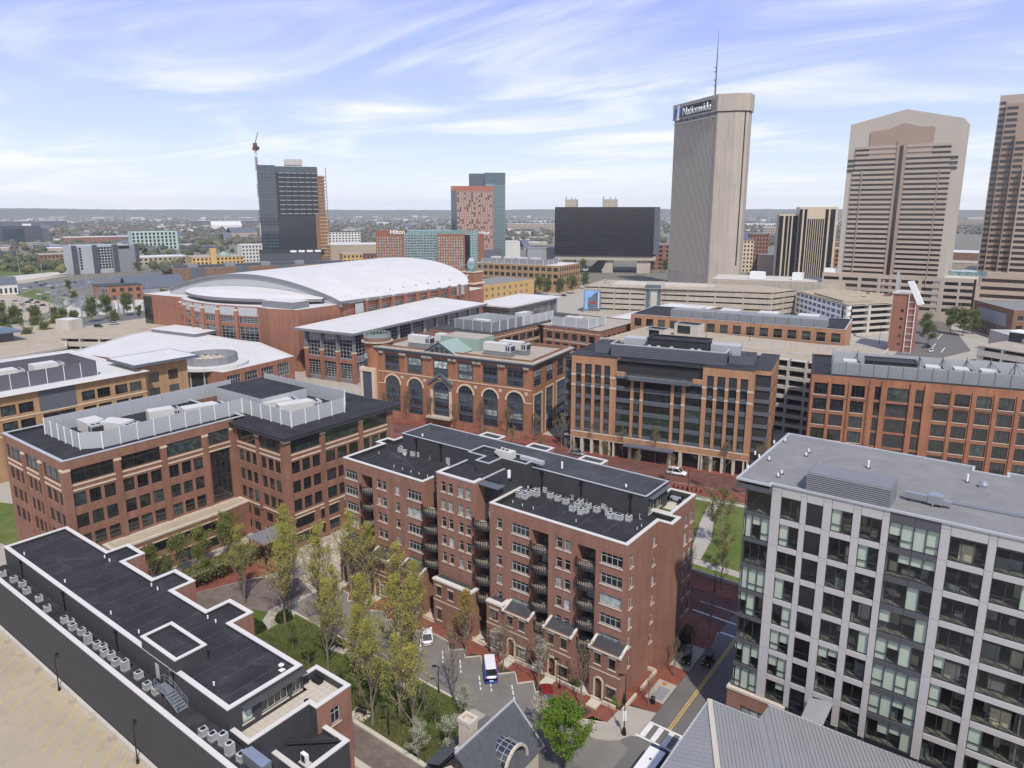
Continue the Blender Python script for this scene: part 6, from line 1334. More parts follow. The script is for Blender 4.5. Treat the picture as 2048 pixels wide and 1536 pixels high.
# tower under construction
t,w_,h=tower('construction_tower','dark glass tower under construction with tower crane beside it','tower',537,655,330,532,40,'glass_blue',turn=2)
hs=h*.99; MB().box(-w_/2,0,0,-w_/2+w_*.26,42,hs).obj('glass_wing','glass_blue',t); MB().box(-w_/2+w_*.26,.6,0,w_*.36,42,hs-4).obj('core_block','glass_black',t)
gw=MB(); nfl=30
for k in range(nfl+1): gw.box(-w_/2-.1,-.15,k*hs/nfl,-w_/2+w_*.26,-.02,k*hs/nfl+.5)
for k in range(6): gw.box(-w_/2+w_*.26*k/6,-.2,0,-w_/2+w_*.26*k/6+.3,-.03,hs)
gw.obj('curtain_grid','slate_grey',t,kind='stuff')
bw=w_*.62
for j in range(10):
    for i in range(6):
        x=-w_/2+w_*.30+bw*i/6*.92; z=h*.52+(h*.46)*j/10.4; MB().box(x,-.4,z,x+bw/6*.78,.55,z+h*.46/10.4*.18).obj('slab_edge','galv',t); MB().box(x,.1,z+h*.46/10.4*.2,x+bw/6*.62,.58,z+h*.46/10.4*.9).obj('room','charcoal',t)
MB().box(-w_/2+w_*.26,-.3,h*.93,w_*.36,.55,h*.985).obj('top_glazing','glass_blue',t)
vn=MB()
for k in range(40): vn.box(-w_/2+w_*.27+w_*.59*k/40,.1,h*.1,-w_/2+w_*.27+w_*.59*k/40+.25,.59,h*.5)
vn.obj('fins','slate_grey',t,kind='stuff')
MB().box(w_*.36,2,0,w_*.46,40,h*.9).obj('bare_frame','brick_brown',t)
for k in range(28): MB().box(w_*.355,1.4,k*h*.92/28,w_*.49,41,k*h*.92/28+.7).obj('floor_slab','concrete',t)
for x in (.36,.485): MB().box(w_*x,.8,0,w_*x+.8,1.5,h*.98).obj('hoist_mast','rust',t)
MB().box(w_*.30,-3,0,w_*.46,-.1,h*.52).obj('brick_bay','brick_brown',t)
for k in range(12): MB().box(w_*.36,-3.3,h*.1+k*h*.42/12,w_*.48,-3.05,h*.1+k*h*.42/12+1).obj('scaffold_deck','gold_brick',t)
MB().box(-w_*.1,8,h,w_*.16,22,h+7).obj('core_top','concrete_light',t)
MB().box(-w_*.55,-6,0,w_*.35,-.5,16).obj('podium','far_wall_dark',t); MB().box(-w_*.55,-6.2,16,w_*.4,0,20).obj('podium_band','charcoal',t)
for k in range(4): MB().box(-w_*.1+k*w_*.12,-6.4,16.8,-w_*.01+k*w_*.12,-6.25,19.2).obj('podium_window','white_paint',t)
a=gp(527,520,0); q=thing('tower_crane','red and white lattice tower crane beside the unfinished tower','crane',(a.x*.985,a.y*.985,0)); hc=zrow(524,286,a); r_=MB(); r2=MB()
for k in range(34):
    z=hc*.93*k/34; z2=hc*.93*(k+1)/34; m=r_ if (k//4)%2 else r2
    for x,y in ((-1,-1),(1,-1),(1,1),(-1,1)): m.bar((x,y,z),(x,y,z2),.35)
    m.bar((-1,-1,z),(1,-1,z2),.25); m.bar((1,-1,z),(1,1,z2),.25); m.bar((1,1,z),(-1,1,z2),.25)
mat('crane_red',(.16,.05,.045),.6); r_.obj('mast_section','crane_red',q); r2.obj('mast_section','white_paint',q)
MB().box(-3.2,-2.5,hc*.93,3.6,2.5,hc*.93+4).box(-2,-2,hc*.93+4,1.8,2,hc*.93+9).obj('slewing_unit','crane_red',q); MB().bar((0,0,hc*.93+9),(-1,6,hc*1.08),.6).bar((1,0,hc*.93+9),(-1,6,hc*1.08),.4).obj('jib','crane_red',q); MB().box(2.5,-2,hc*.93+1.5,6,2,hc*.93+4.5).obj('counterweight','charcoal',q)
# teal and red hotel tower
t,w_,h=tower('hotel_tower','teal glass hotel tower with red patterned front','tower',905,1011,345,520,45,'glass_teal',turn=4)
MB().box(w_*.12,2,0,w_/2,40,h).obj('glass_wing','glass_teal',t); MB().box(-w_*.14,6,0,w_*.12,38,h-1).obj('plant_top','slate_grey',t); MB().box(-w_/2,.5,0,-w_*.14,30,h*.82).obj('glass_wing','glass_blue',t)
zt=zrow(945,372,gp(945,520,0)); mat('hotel_red',(.31,.18,.15),.6,var=.15,scale=.1); mat('hotel_orange',(.36,.13,.085),.6)
MB().box(-w_*.40,0,h*.10,w_*.28,1.9,zt).obj('red_front','hotel_red',t); MB().box(-w_*.5,-.1,zt-6,w_*.28,.49,zt).obj('red_band','hotel_orange',t)
wn=MB(); wo_=MB(); rr=random.Random(5)
for j in range(24):
    for i in range(15):
        x=-w_*.385+w_*.65*i/15; z=h*.12+(zt-h*.12-8)*j/24
        (wn if rr.random()<.72 else wo_).box(x,-.12,z,x+w_*.02,-.01,z+2.4)
wn.obj('windows','granite_mid',t,kind='stuff'); wo_.obj('dark_windows','charcoal',t,kind='stuff')
st_=MB()
for i in range(16): st_.box(-w_*.395+w_*.65*i/15.2+.6,-.1,h*.12+rr.random()*h*.2,-w_*.395+w_*.65*i/15.2+1.0,-.01,zt-8-rr.random()*h*.2)
st_.obj('red_stripes','hotel_orange',t,kind='stuff')
gg=MB()
for k in range(30): gg.box(w_*.285,1.85,k*h/31+3,w_/2-.1,1.99,k*h/31+3.7)
for k in range(7): gg.box(w_*.285+k*w_*.03,1.84,3,w_*.285+k*w_*.03+.35,1.98,h)
gg.obj('curtain_grid','slate_grey',t,kind='stuff'); MB().box(w_*.12,1.7,h*.88,w_/2,1.95,h).obj('top_screen','steel_blue',t)
MB().box(-w_*.2,-6,0,w_*.42,1,14).obj('podium','slate_grey',t)
# brick and glass hotel
t,w_,h=tower('brick_hotel','brown brick hotel with pale green glass middle and roof letters','hotel',757,955,461,552,35,'brick_brown',turn=-4)
seg=[(-.5,-.225,1.0,'hotel_brick'),(-.225,.10,.93,'glass_teal'),(.10,.37,.92,'hotel_brick'),(.37,.5,.99,'glass_teal')]
mat('hotel_brick',(.25,.10,.055),.85,var=.12)
for i,(a,b,f,m) in enumerate(seg):
    MB().box(w_*a,0 if i!=3 else 3,0,w_*b,26,h*f).obj('wing',m,t)
    if m=='hotel_brick':
        wb=MB(); nn=int((b-a)*w_/2.6)
        for j in range(13):
            for k in range(nn): wb.box(w_*a+1+k*2.6,-.12,4+j*(h*.80)/13,w_*a+2.3+k*2.6,-.01,5.7+j*(h*.80)/13)
        wb.obj('windows','glass_curtain',t,kind='stuff')
    else:
        gb=MB(); y=-.1 if i!=3 else 2.9
        for j in range(16): gb.box(w_*a,y,3+j*h*.9/16,w_*b,y+.09,3.5+j*h*.9/16)
        for k in range(int((b-a)*w_/3.2)): gb.box(w_*a+k*3.2,y-.02,2,w_*a+k*3.2+.25,y+.08,h*f)
        gb.obj('curtain_grid','screen_grey',t,kind='stuff')
MB().box(-w_*.2,5,h*.92,w_*.36,22,h*1.0).obj('penthouse','glass_teal',t); MB().box(w_*.33,2,0,w_*.42,2.9,h*.9).obj('glass_strip','glass_black',t)
wd=MB().box(w_*.5,2,0,w_*.56,26,h*.98).obj('wing','hotel_brick',t)
text('Hilton',6.0,t,(-w_*.36,-.5,h*.925),(R(90),0,0),'sign_white',ext=.2,bold=.1); text('Hilton',4.4,t,(w_*.505,1.4,h*.92),(R(90),0,0),'sign_white',ext=.2,bold=.08)
# tan office block and golden brick block beyond the arena corner
t=thing('tan_office','tan brick office with dark square windows beyond the arena','building',(-392,474,0),R(6.5)); ops=[(2+i*5.6,z,3.9,3.2,'f3') for i in range(14) for z in (17,11.6,6.2)]
wall(t,(0,0),(80,0),0,21.8,ops,'brick_yellow'); wall(t,(80,0),(80,40),0,21.8,[(2+i*4.2,z,2.6,3.2,'f3') for i in range(9) for z in (17,11.6,6.2)],'brick_yellow'); wall(t,(80,40),(0,40),0,21.8,[],'brick_yellow'); flatroof(t,rect(0,0,80,40),21.8,.3,.6,'roof_white','white_coping'); screen(t,[(4,3),(64,3),(64,30)],21.6,26,8,'screen_mid')
for k in range(4): MB().box(10+k*13,8,21.6,17+k*13,14,27).obj('plant_box','ac_white',t)
t=thing('golden_block','golden brown brick block with small square windows beside the arena','building',(-302,372,0),R(0)); 
wall(t,(0,0),(2,58),0,16.2,[(3+i*6.4,z,2.2,2.0,'vb') for i in range(8) for z in (11.6,7.2)],'gold_brick'); wall(t,(-30,0),(0,0),0,16.2,[],'gold_brick'); MB().prism([(-30,0),(0,0),(2,58),(-30,58)],15.9,16.1,True,False,False).obj('roof','roof_grey',t); wall(t,(2,58),(-30,58),0,16.2,[],'gold_brick')
# striped dark tower pair
t,w_,h=tower('striped_tower','tan and black striped office tower between the two tall towers','tower',1596,1655,414,560,30,'charcoal',turn=8)
MB().box(-w_/2,0,0,w_/2,30,h).obj('shaft','cream_stone',t)
for a,b,z0,z1 in ((-.5,-.42,0,.97),(-.37,-.30,0,.97),(.18,.26,0,.97),(.31,.44,0,.97)): MB().box(w_*a,-.2,h*z0,w_*b,-.02,h*z1).obj('window_stripe','glass_black',t)
for k in range(8): MB().box(w_*(-.27+k*.056),-.2,0,w_*(-.235+k*.056),-.02,h*.84).obj('window_stripe','glass_black',t)
MB().box(-w_*1.02,6,0,-w_/2-.02,30,h*.90).obj('side_shaft','cream_stone',t)
for a,b in ((-1.02,-.90),(-.85,-.77),(-.74,-.68),(-.64,-.51)): MB().box(w_*a,5.8,0,w_*b,5.98,h*.88).obj('window_stripe','glass_black',t)
# brown office at right and low white roofed building
t=thing('brown_mill','brown brick mill building beside the street at right','building',(-28,474,0),R(-62)); wall(t,(0,0),(42,0),0,16.5,[(1.5+i*4,1,2.2,5,'vb') for i in range(10)],'brick_brown'); wall(t,(42,0),(42,45),0,16.5,[(2+i*5,z,2.8,2.4,'f3') for i in range(8) for z in (11,6)],'brick_brown'); wall(t,(0,45),(0,0),0,16.5,[],'brick_brown'); flatroof(t,rect(0,0,42,45),16.5,.5,.4,'roof_grey','grey_coping')
MB().box(6,-.12,7,36,-.01,13.5).obj('wall_mural','far_wall_grey',t)
t=thing('white_roof_shed','low concrete building with pale flat roof at the right edge','building',(-16,405,0),R(-60)); shell(t,rect(0,0,55,50),0,10,'concrete_light'); flatroof(t,rect(0,0,55,50),10,.2,.7,'screen_grey','concrete_light')
t=thing('ramp_garage','pale concrete ramp garage at the right edge below the street','garage',(-18,365,0),R(-25)); garage(t,(0,0),(40,0),0,2,4,10,'concrete_light',1.6); garage(t,(0,40),(0,0),0,2,4,10,'concrete_light',1.6); MB().prism(rect(0,0,40,40),8,8.2).obj('deck','roof_tan',t); shell(t,rect(1,22,11,30),8,12.5,'charcoal'); MB().prism(rect(.6,21.6,11.4,30.4),12.5,13.0,True,True).obj('roof','white_paint',t)
# right-hand street
sheet('far_street',[(-50,365),(-33,365),(-22,398),(-30,440),(-44,498),(-60,498),(-50,430)],.01,'asphalt'); MB().box(-38.2,385,.012,-37.8,410,.02).box(-33.2,385,.012,-32.8,400,.02).box(-39,425,.012,-38.6,445,.02).obj('road_marking','line_white',None,kind='structure')
sheet('far_street_cross',[(-130,470),(-60,498),(40,520),(40,530),(-60,506),(-130,480)],.012,'asphalt')
# apartment blocks behind the arena
_a,_w,_g=frame_at(412,660,572,8); t=thing('loft_block','long brown and grey brick apartment block behind the arena roof','building',(_a.x-75*math.cos(_g),_a.y-75*math.sin(_g),0),_g); wl=[(2+i*6,z,1.6,2,'vb') for i in range(24) for z in (14,10.5)]; wall(t,(0,0),(150,0),0,18,wl,'brick_brown'); wall(t,(0,40),(0,0),0,18,[(3+i*6,z,1.6,2,'vb') for i in range(6) for z in (14,10.5)],'brick_brown'); flatroof(t,rect(0,0,150,40),18,.3,.4,'roof_dark','grey_coping')
for k in range(4): MB().box(14+k*36,-.6,0,24+k*36,-.02,18.6).obj('grey_bay','slate_grey',t); MB().box(12+k*30,12,17.7,20+k*30,20,20.6).obj('plant_box','screen_mid',t)
# grey hotel and others at left
t,w_,h=tower('grey_hotel','grey slab hotel with black edges in the left background','hotel',172,270,490,545,30,'screen_grey',turn=20)
MB().box(-w_/2,0,0,w_*.3,25,h).obj('slab_block','screen_grey',t); MB().box(w_*.05,-2,0,w_*.4,24,h*.98).obj('grey_wing','screen_mid',t)
for a,b in ((-.5,-.44),(-.22,-.16),(.06,.13),(.38,.44)): MB().box(w_*a,-2.4,0,w_*b,-.1,h*1.02).obj('black_fin','far_wall_dark',t)
wn=MB()
for j in range(8):
    for k in range(5): wn.box(-w_*.14+k*w_*.042,-.2,5+j*h*.1,-w_*.14+k*w_*.042+2.2,-.02,7+j*h*.1)
    wn.box(-w_*.4,-.2,5+j*h*.1,-w_*.4+2,-.02,7+j*h*.1)
wn.obj('windows','glass_black',t,kind='stuff'); MB().box(w_*.14,-2.3,h*.86,w_*.3,-2.02,h*.95).obj('window','glass_black',t)
t,w_,h=tower('mint_block','small pale mint office cube in the left distance','building',280,346,463,500,30,'concrete_light',turn=12)
mat('mint',(.42,.52,.47),.7); MB().box(-w_/2,0,0,w_/2,30,h).obj('block','mint',t)
wn=MB()
for j in range(5):
    for k in range(11): wn.box(-w_/2+1+k*w_/11.3,-.2,h*(.06+j*.19),-w_/2+1+k*w_/11.3+w_*.045,-.02,h*(.06+j*.19)+h*.13)
wn.obj('windows','glass_dark',t,kind='stuff')
t,w_,h=tower('black_office','black glass office at the far left edge','building',-30,66,452,492,40,'glass_black',turn=10); MB().box(-w_/2,0,0,w_*.4,40,h).obj('block','far_wall_dark',t); MB().box(-w_*.05,-.3,h*.1,w_*.2,-.02,h*.85).obj('glass_front','glass_blue',t); MB().box(w_*.4,2,0,w_/2,38,h*.88).obj('wing','slate_grey',t); MB().box(w_*.2,6,h,w_*.3,10,h*1.1).obj('plant_box','white_paint',t)
# left parking garages
t=thing('corner_garage','beige concrete garage with white stair tower left of the arena','garage',(-372,140,0),R(14)); garage(t,(0,0),(22,-18),0,3,3.4,9,'concrete_light',1.4); garage(t,(22,-18),(90,5),0,3,3.4,9,'concrete_light',1.4); MB().prism([(0,0),(22,-18),(90,5),(70,45),(5,42)],10,10.2).obj('deck','deck_concrete',t); shell(t,rect(-3,-2,6,5),0,15,'concrete_light'); MB().prism(rect(-3,-2,6,5),15,15.1).obj('roof','roof_white',t)
t=thing('flat_garage','pale parking deck with low parapet at the left edge','garage',(-330,98,0)); MB().prism([(-70,-40),(8,-8),(0,26),(-90,60)],0,8).obj('deck','deck_concrete',t); MB().ring(inset([(-70,-40),(8,-8),(0,26),(-90,60)],-.2),inset([(-70,-40),(8,-8),(0,26),(-90,60)],.5),8,9.1).obj('parapet','concrete_light',t); shell(t,rect(-52,10,-40,20),8,12,'slate_grey'); MB().prism(rect(-55,7,-37,23),12,12.6,True,True).obj('roof','steel_blue',t)
# ================================================================ TREES
def grow(seed,H,style,leaf,nleaf,ls):
    r=random.Random(seed); tk=MB(); tips=[]
    P=dict(column=(.14,26,9,27,.38,.62),spread=(.25,12,42,68,.42,.75),vase=(.24,12,24,50,.5,.7),round=(.22,14,35,80,.40,.6))[style]
    hb,nb,a0,a1,bl,tp=P
    wob=[Vector((r.uniform(-.02,.02)*H*k,r.uniform(-.02,.02)*H*k,H*.94*k)) for k in (0,.15,.3,.45,.6,.75,.9,1)]
    rad=[H*.014*(1-.92*k/7)+.012 for k in range(8)]; rad[0]*=1.25; tk.tube(wob,rad,6)
    def trunk(t):
        i=min(6,int(t*7)); return wob[i].lerp(wob[i+1],t*7-i)
    def branch(p,d,l,rd,lev):
        n=3; pts=[p]; 
        for k in range(n):
            d=(d+Vector((r.uniform(-.25,.25),r.uniform(-.25,.25),r.uniform(-.02,.22)))).normalized(); pts.append(pts[-1]+d*l/n)
        tk.tube(pts,[rd*(1-.75*k/n) for k in range(n+1)],4 if lev else 5)
        if lev<2:
            m=r.randint(3,5) if lev==0 else r.randint(2,4)
            for k in range(m):
                t=r.uniform(.3,1); i=min(n-1,int(t*n)); q=pts[i].lerp(pts[i+1],t*n-i); e=(d+Vector((r.uniform(-1,1),r.uniform(-1,1),r.uniform(-.35,.6)))*(.55 if style=='column' else .85)).normalized()
                branch(q,e,l*r.uniform(.4,.62),rd*.5,lev+1)
        else: tips.append((pts[1],pts[-1]))
        if lev==1: tips.append((pts[1],pts[-1]))
    for k in range(nb):
        t=hb+(1-hb)*(k+r.random())/nb*.96; a=R(r.uniform(a0,a1))*(1-.45*t*(style!='column')); az=k*2.4+r.uniform(-.5,.5)
        d=Vector((math.sin(a)*math.cos(az),math.sin(a)*math.sin(az),math.cos(a))); l=H*bl*(1.12-t)*r.uniform(.75,1.15)+.3
        if style in ('round','spread'): l=H*bl*(.55+.6*math.sin(math.pi*min(1,(t-hb)/(1-hb)*.8+.15)))*r.uniform(.7,1.1)*.8
        branch(trunk(min(.99,t)),d,l,H*.0065*(1.3-t)+.008,0)
    lf=MB()
    for k in range(nleaf):
        a,b=tips[r.randrange(len(tips))]; p=a.lerp(b,r.random()**.7)+Vector((r.gauss(0,1),r.gauss(0,1),r.gauss(0,1)))*ls*1.1
        u=Vector((r.gauss(0,1),r.gauss(0,1),r.gauss(0,.6))).normalized(); v=u.orthogonal(); v.rotate(Matrix.Rotation(r.uniform(0,6.28),3,u)); s=ls*r.uniform(.55,1.25); w_=u.cross(v)
        lf.quad(p-v*s*.5,p+w_*s*.32,p+v*s*.5,p-w_*s*.32)
    return tk,lf
TM={}
def treekind(k,seeds,H,style,leaf,n,ls,bark='bark',extra=None):
    TM[k]=[]
    for s in seeds:
        tk,lf=grow(s,H,style,leaf,n,ls); TM[k].append((tk.mesh('trunk',bark,True),lf.mesh('crown',leaf)))
treekind('yellow',(1,2,3,4),15,'column','leaf_yellow',3700,.155)
treekind('amber',(5,),14,'column','leaf_amber',4000,.17)
treekind('bare',(11,12,13),8,'vase','leaf_bud',500,.11)
treekind('bud',(21,22,23),8.5,'vase','leaf_bud',1300,.15)
treekind('blossom',(31,32),6,'round','blossom',2300,.15)
treekind('bright',(41,),9.5,'round','leaf_bright',9500,.24,'bark_dark')
treekind('green',(51,52,53),9,'round','leaf_green',3200,.42,'bark_dark')
treekind('hedge',(61,62),6.5,'vase','leaf_fresh',2300,.2,'bark')
treekind('sapling',(81,82),7,'vase','leaf_fresh',1700,.17)
treekind('pale',(71,),9,'spread','leaf_olive',2600,.2)
tcount={}
def tree(k,x,y,label,s=1.0,z=0,group=None,cat='tree'):
    c=tcount.get(k,0); tcount[k]=c+1; a,b=TM[k][c%len(TM[k])]
    t=thing('tree',label,cat,(x,y,z),c*1.7,group); t.scale=(s,s,s); put('trunk',a,t); put('crown',b,t); return t
ylw=[(-102.2,60.5,.95,'in the cobbled court'),(-97.5,66.2,1.12,'at the plaza edge near the office'),(-92.6,62.6,1.1,'left of the pair at the lawn corner'),(-91.3,60.8,.95,'right of the pair at the lawn corner'),(-84.7,63.0,1.22,'first along the lawn kerb'),(-81.0,62.7,.85,'second along the lawn kerb'),(-72.8,61.0,1.0,'third along the lawn kerb'),(-66.3,61.6,1.1,'fourth along the lawn kerb'),(-64.9,63.0,1.05,'fifth along the lawn kerb'),(-62.6,53.5,1.0,'nearest the brick end wall of the row'),(-56.7,55.1,.9,'in the lawn nearest the little chapel'),(-60.3,56.2,.85,'in the lawn beside a slim lamp'),(-89.0,72.6,1.05,'first in the kerb beds before the apartments'),(-84.2,72.7,1.0,'second in the kerb beds before the apartments'),(-77.5,72.7,.92,'third in the kerb beds before the apartments'),(-73.2,72.6,.8,'fourth in the kerb beds before the apartments'),(-76.5,57.5,.95,'in the middle of the shaded lawn'),(-68.5,56.5,.9,'in the lawn behind the stone bench')]
for x,y,s,d in ylw: tree('yellow',x,y,'tall slim tree with sparse yellow-green leaves, '+d,s,group='yellow-green courtyard trees')
for i,(x,y,s) in enumerate(((-84,57,.7),(-79,56,.75),(-71,54.8,.7),(-66.5,58.5,.6),(-58.5,59,.6),(-55.5,57.8,.65))): tree('sapling',x,y,'leafy young tree on the shaded lawn, %s counted from the left'%ORD[i],s,group='young lawn trees')
tree('amber',-62.6,72.3,'slim amber-leaved tree in the kerb bed by the blue van',.78); tree('amber',-79.5,66.2,'slim tree with amber leaves standing in the parking court',.6)
for x,y,s,d in ((-56.8,63.0,1.35,'at the lawn kerb opposite the blue van'),(-55.8,72.7,1.0,'in the bed right of the blue van'),(-49.4,72.6,1.15,'in the bed left of the red car'),(-42.6,72.8,1.1,'in the dark planting island'),(-35.4,78.6,.62,'in the pit before the blue pad'),(-35.2,86.4,.75,'second pit along the side street'),(-34.9,92.0,.8,'third pit along the side street'),(-34.6,98.4,.95,'by the junction corner'),(-38.5,113.6,.85,'on the park walk beside the glass block'),(-44.0,113.4,.8,'on the park walk beside the apartments'),(-37.4,89.0,.7,'against the apartment end wall')):
    tree('bare',x,y,'leafless slender tree '+d,s,group='bare street trees')
for x,y,s,d in ((-53.6,61.6,.72,'left of the chapel roof'),(-50.6,55.4,.85,'behind the stone chimney'),(-53.5,52.6,.75,'farthest left at the lower edge'),(-44.6,66.0,.72,'right of the chapel roof'),(-44.8,52.4,.75,'before the chapel gable'),(-58.4,75.0,.7,'by the left arched door'),(-50.4,74.6,.85,'by the middle arched door'),(-88.2,75.2,.85,'by the far arched door'),(-41.5,64.6,.6,'half hidden behind the bright green tree')):
    tree('blossom',x,y,'small white blossoming tree '+d,s,group='white blossom trees')
tree('bright',-38.8,62.4,'rounded bright green tree at the bottom centre by the street',.84).scale=(1.05,1.05,.78)
for i,(x,y,s) in enumerate(((-120.5,54,1.1),(-119.5,58.5,1.2),(-119.8,63,1.15),(-118.6,67.2,1.1),(-116.8,55.2,.8),(-117.3,61,.85),(-113.6,60.4,.7),(-113.2,65.8,.7),(-121.5,69.5,1.15))): tree('hedge',x,y,'leafy green tree against the brown office podium, %s counted from the left'%ORD[i],s,group='trees by the podium')
tree('pale',-44.5,129,'wide pale budding tree on the park lawn',1.15); tree('pale',-40.5,120,'smaller pale budding tree beside the park path',.75); tree('pale',-50,141,'thin pale tree on the lawn by the curving path',.5)
for i in range(15):
    x=-165+i*8.9; 
    if -72<x<-64: continue
    tree('bud',x,st_y(x)+11.2+(1.5 if x<-104 else 0)-(.0),'thin budding street tree before the orange offices, %s from the left'%ORD[i],(.95,1.1,1.0)[i%3],.12,group='street trees on the far side')
for i in range(10):
    x=-118+i*8.6; tree('bud',x,st_y(x)-1.6,'thin budding street tree on the near side of the brick street, %s from the left'%ORD[i],(.8,.95,.75)[i%3],.12,group='street trees on the near side')
for i,(px,py,s) in enumerate(((770,805,.7),(690,765,.6),(655,760,.6),(600,742,.6),(725,790,.55),(620,758,.5))):
    q=gp(px,py); tree('bud',q.x,q.y,'budding tree in the arena forecourt, %s of the group'%ORD[i],s,group='forecourt trees')
for i,(px,py,s) in enumerate(((1078,588,1.3),(1095,592,1.3),(1120,594,1.3),(1145,588,1.3),(1170,578,1.3),(1065,598,1.2),(1130,582,1.2))):
    q=gp(px,py); tree('green',q.x,q.y,'round green street tree before the tan office, %s of the row'%ORD[i],s,group='green trees by the tan office')
for i,(px,py,s) in enumerate(((1215,615,.9),(1855,690,1.1),(1900,668,1.3),(1925,672,1.35),(1945,668,1.2),(1850,668,1.0),(1212,545,1.1),(1165,548,1.4),(1100,548,1.2),(1330,545,1.2))):
    q=gp(px,py); tree('green',q.x,q.y,('round green tree beside the billboard of the garage','green street tree left of the right-hand street','leafy green tree on the right-hand street corner','second leafy green tree on the street corner','third leafy green tree before the brown mill','green tree behind the brick stair tower','green tree under the black slab','green tree at the left foot of the black slab','green tree left of the raised slab','green tree at the foot of the insurance tower')[i],s)
for i,(px,py,s) in enumerate(sorted(((35,662,1.25),(75,658,1.2),(110,648,.9),(185,645,1.35),(215,638,1.35),(255,632,1.35),(130,655,1.0),(5,650,1.2),(20,690,.9),(95,690,1.1),(135,695,1.0),(60,700,1.0),(330,612,1.1),(275,545,1.0),(138,585,.9),(150,610,.9),(40,682,1.1),(75,680,1.1),(118,676,1.1),(150,660,1.0),(230,655,.9),(10,672,1.1),(280,640,.8),(160,690,.9)))):
    q=gp(px,py); tree('green',q.x,q.y,'round green tree among the left car parks, %s counted from the left'%ORD[i],s,group='trees among the left car parks')
# planting: shrubs and ground cover
def shrub(x,y,rx,ry,h,label,m='leaf_green',n=500,seed=0,ls=.16,z=0):
    r=random.Random(seed); lf=MB(); st=MB()
    for k in range(5): st.tube([(0,0,0),(r.uniform(-rx,rx)*.5,r.uniform(-ry,ry)*.5,h*.7)],[.03,.01],4)
    for k in range(n):
        v=Vector((r.gauss(0,1),r.gauss(0,1),abs(r.gauss(0,1)))).normalized()*r.uniform(.75,1.05); p=Vector((v.x*rx,v.y*ry,.1+v.z*h)); u=Vector((r.gauss(0,1),r.gauss(0,1),r.gauss(0,1))).normalized(); q=u.orthogonal()*ls; w_=u.cross(q); lf.quad(p-q,p+w_*.6,p+q,p-w_*.6)
    t=thing('shrub',label,'shrub',(x,y,z)); st.obj('stem','bark',t); lf.obj('foliage',m,t); return t
shrub(-38.9,75.9,.55,.55,1.9,'bright green conical shrub by the apartment corner','leaf_bright',900,1)
shrub(-38.4,76.8,.4,.4,1.6,'dark green slim shrub against the apartment corner','leaf_dark',500,2)
for i,(x,y) in enumerate(((-47,76.1),(-45.6,76.1),(-55.4,76.1),(-54,76.2),(-61,76.4),(-60,76.2),(-68,76.3),(-78,76.3),(-86,76.2),(-90,76.3))): shrub(x,y,.9,.65,.8,'low green shrub in the town-house garden beds, %s from the right'%ORD[i],'leaf_green',420,10+i,.14,.3)
for i,(x,y,s) in enumerate(((-94.8,55.6,1.4),(-93.6,57.2,1.2),(-95.2,57.4,1.0),(-38.0,92.5,1.2),(-37.6,95.5,1.3),(-38.1,97.5,1.2),(-92.8,61.6,1.3))): shrub(x,y,s,s,s*1.1,('dense dark shrub in the garden bed, nearest','dense dark shrub in the garden bed, farthest','dense dark shrub in the garden bed, leftmost','dark shrub against the shaded end wall, nearest','dark shrub against the shaded end wall, middle','dark shrub against the shaded end wall, farthest','dark bush at the foot of the lawn-corner trees')[i],'leaf_dark',800,30+i,.2)
gl=MB(); r=random.Random(9)
for k in range(26000):
    x=r.uniform(-92,-53); y=r.uniform(53.1,63.5)
    if y>60 and x>-55.5: continue
    s=r.uniform(.06,.16); a=r.uniform(0,6.3); h=r.uniform(.08,.42 if y<57.5 else .2); gl.quad((x-s*math.cos(a),y-s*math.sin(a),.05),(x+s*math.cos(a),y+s*math.sin(a),.05),(x+s*.5*math.cos(a+1),y+s*.5*math.sin(a+1),.06+h))
tag(gl.obj('ground_cover','leaf_green',None,kind='stuff'),'green ground cover and grass tufts on the shaded lawn','ground cover')
gm=MB()
for k in range(5000):
    x=r.uniform(-91,-52); y=r.uniform(53.0,56.5); s=r.uniform(.08,.2); a=r.uniform(0,6.3); h=r.uniform(.2,.7); gm.quad((x-s*math.cos(a),y-s*math.sin(a),.05),(x+s*math.cos(a),y+s*math.sin(a),.05),(x+s*.5*math.cos(a+1),y+s*.5*math.sin(a+1),.06+h))
tag(gm.obj('ground_cover','leaf_olive',None,kind='stuff'),'brownish low stems and sprouts along the garden path','ground cover')
vi=MB()
for k in range(5200):
    x=r.uniform(-115.6,-112.4); y=r.uniform(56.4,70.6); z=3.1+r.uniform(-.1,.25); 
    if x>-113: z-=abs(r.gauss(0,.9))
    u=Vector((r.gauss(0,.5),r.gauss(0,.5),1)).normalized(); q=u.orthogonal()*.16; q.rotate(Matrix.Rotation(r.uniform(0,6.3),3,u)); w_=u.cross(q); p=Vector((x,y,z)); vi.quad(p-q,p+w_*.6,p+q,p-w_*.6)
tag(vi.obj('climbing_vine','leaf_green',None,kind='stuff'),'green climbing vine spread over the courtyard pergola','vine')
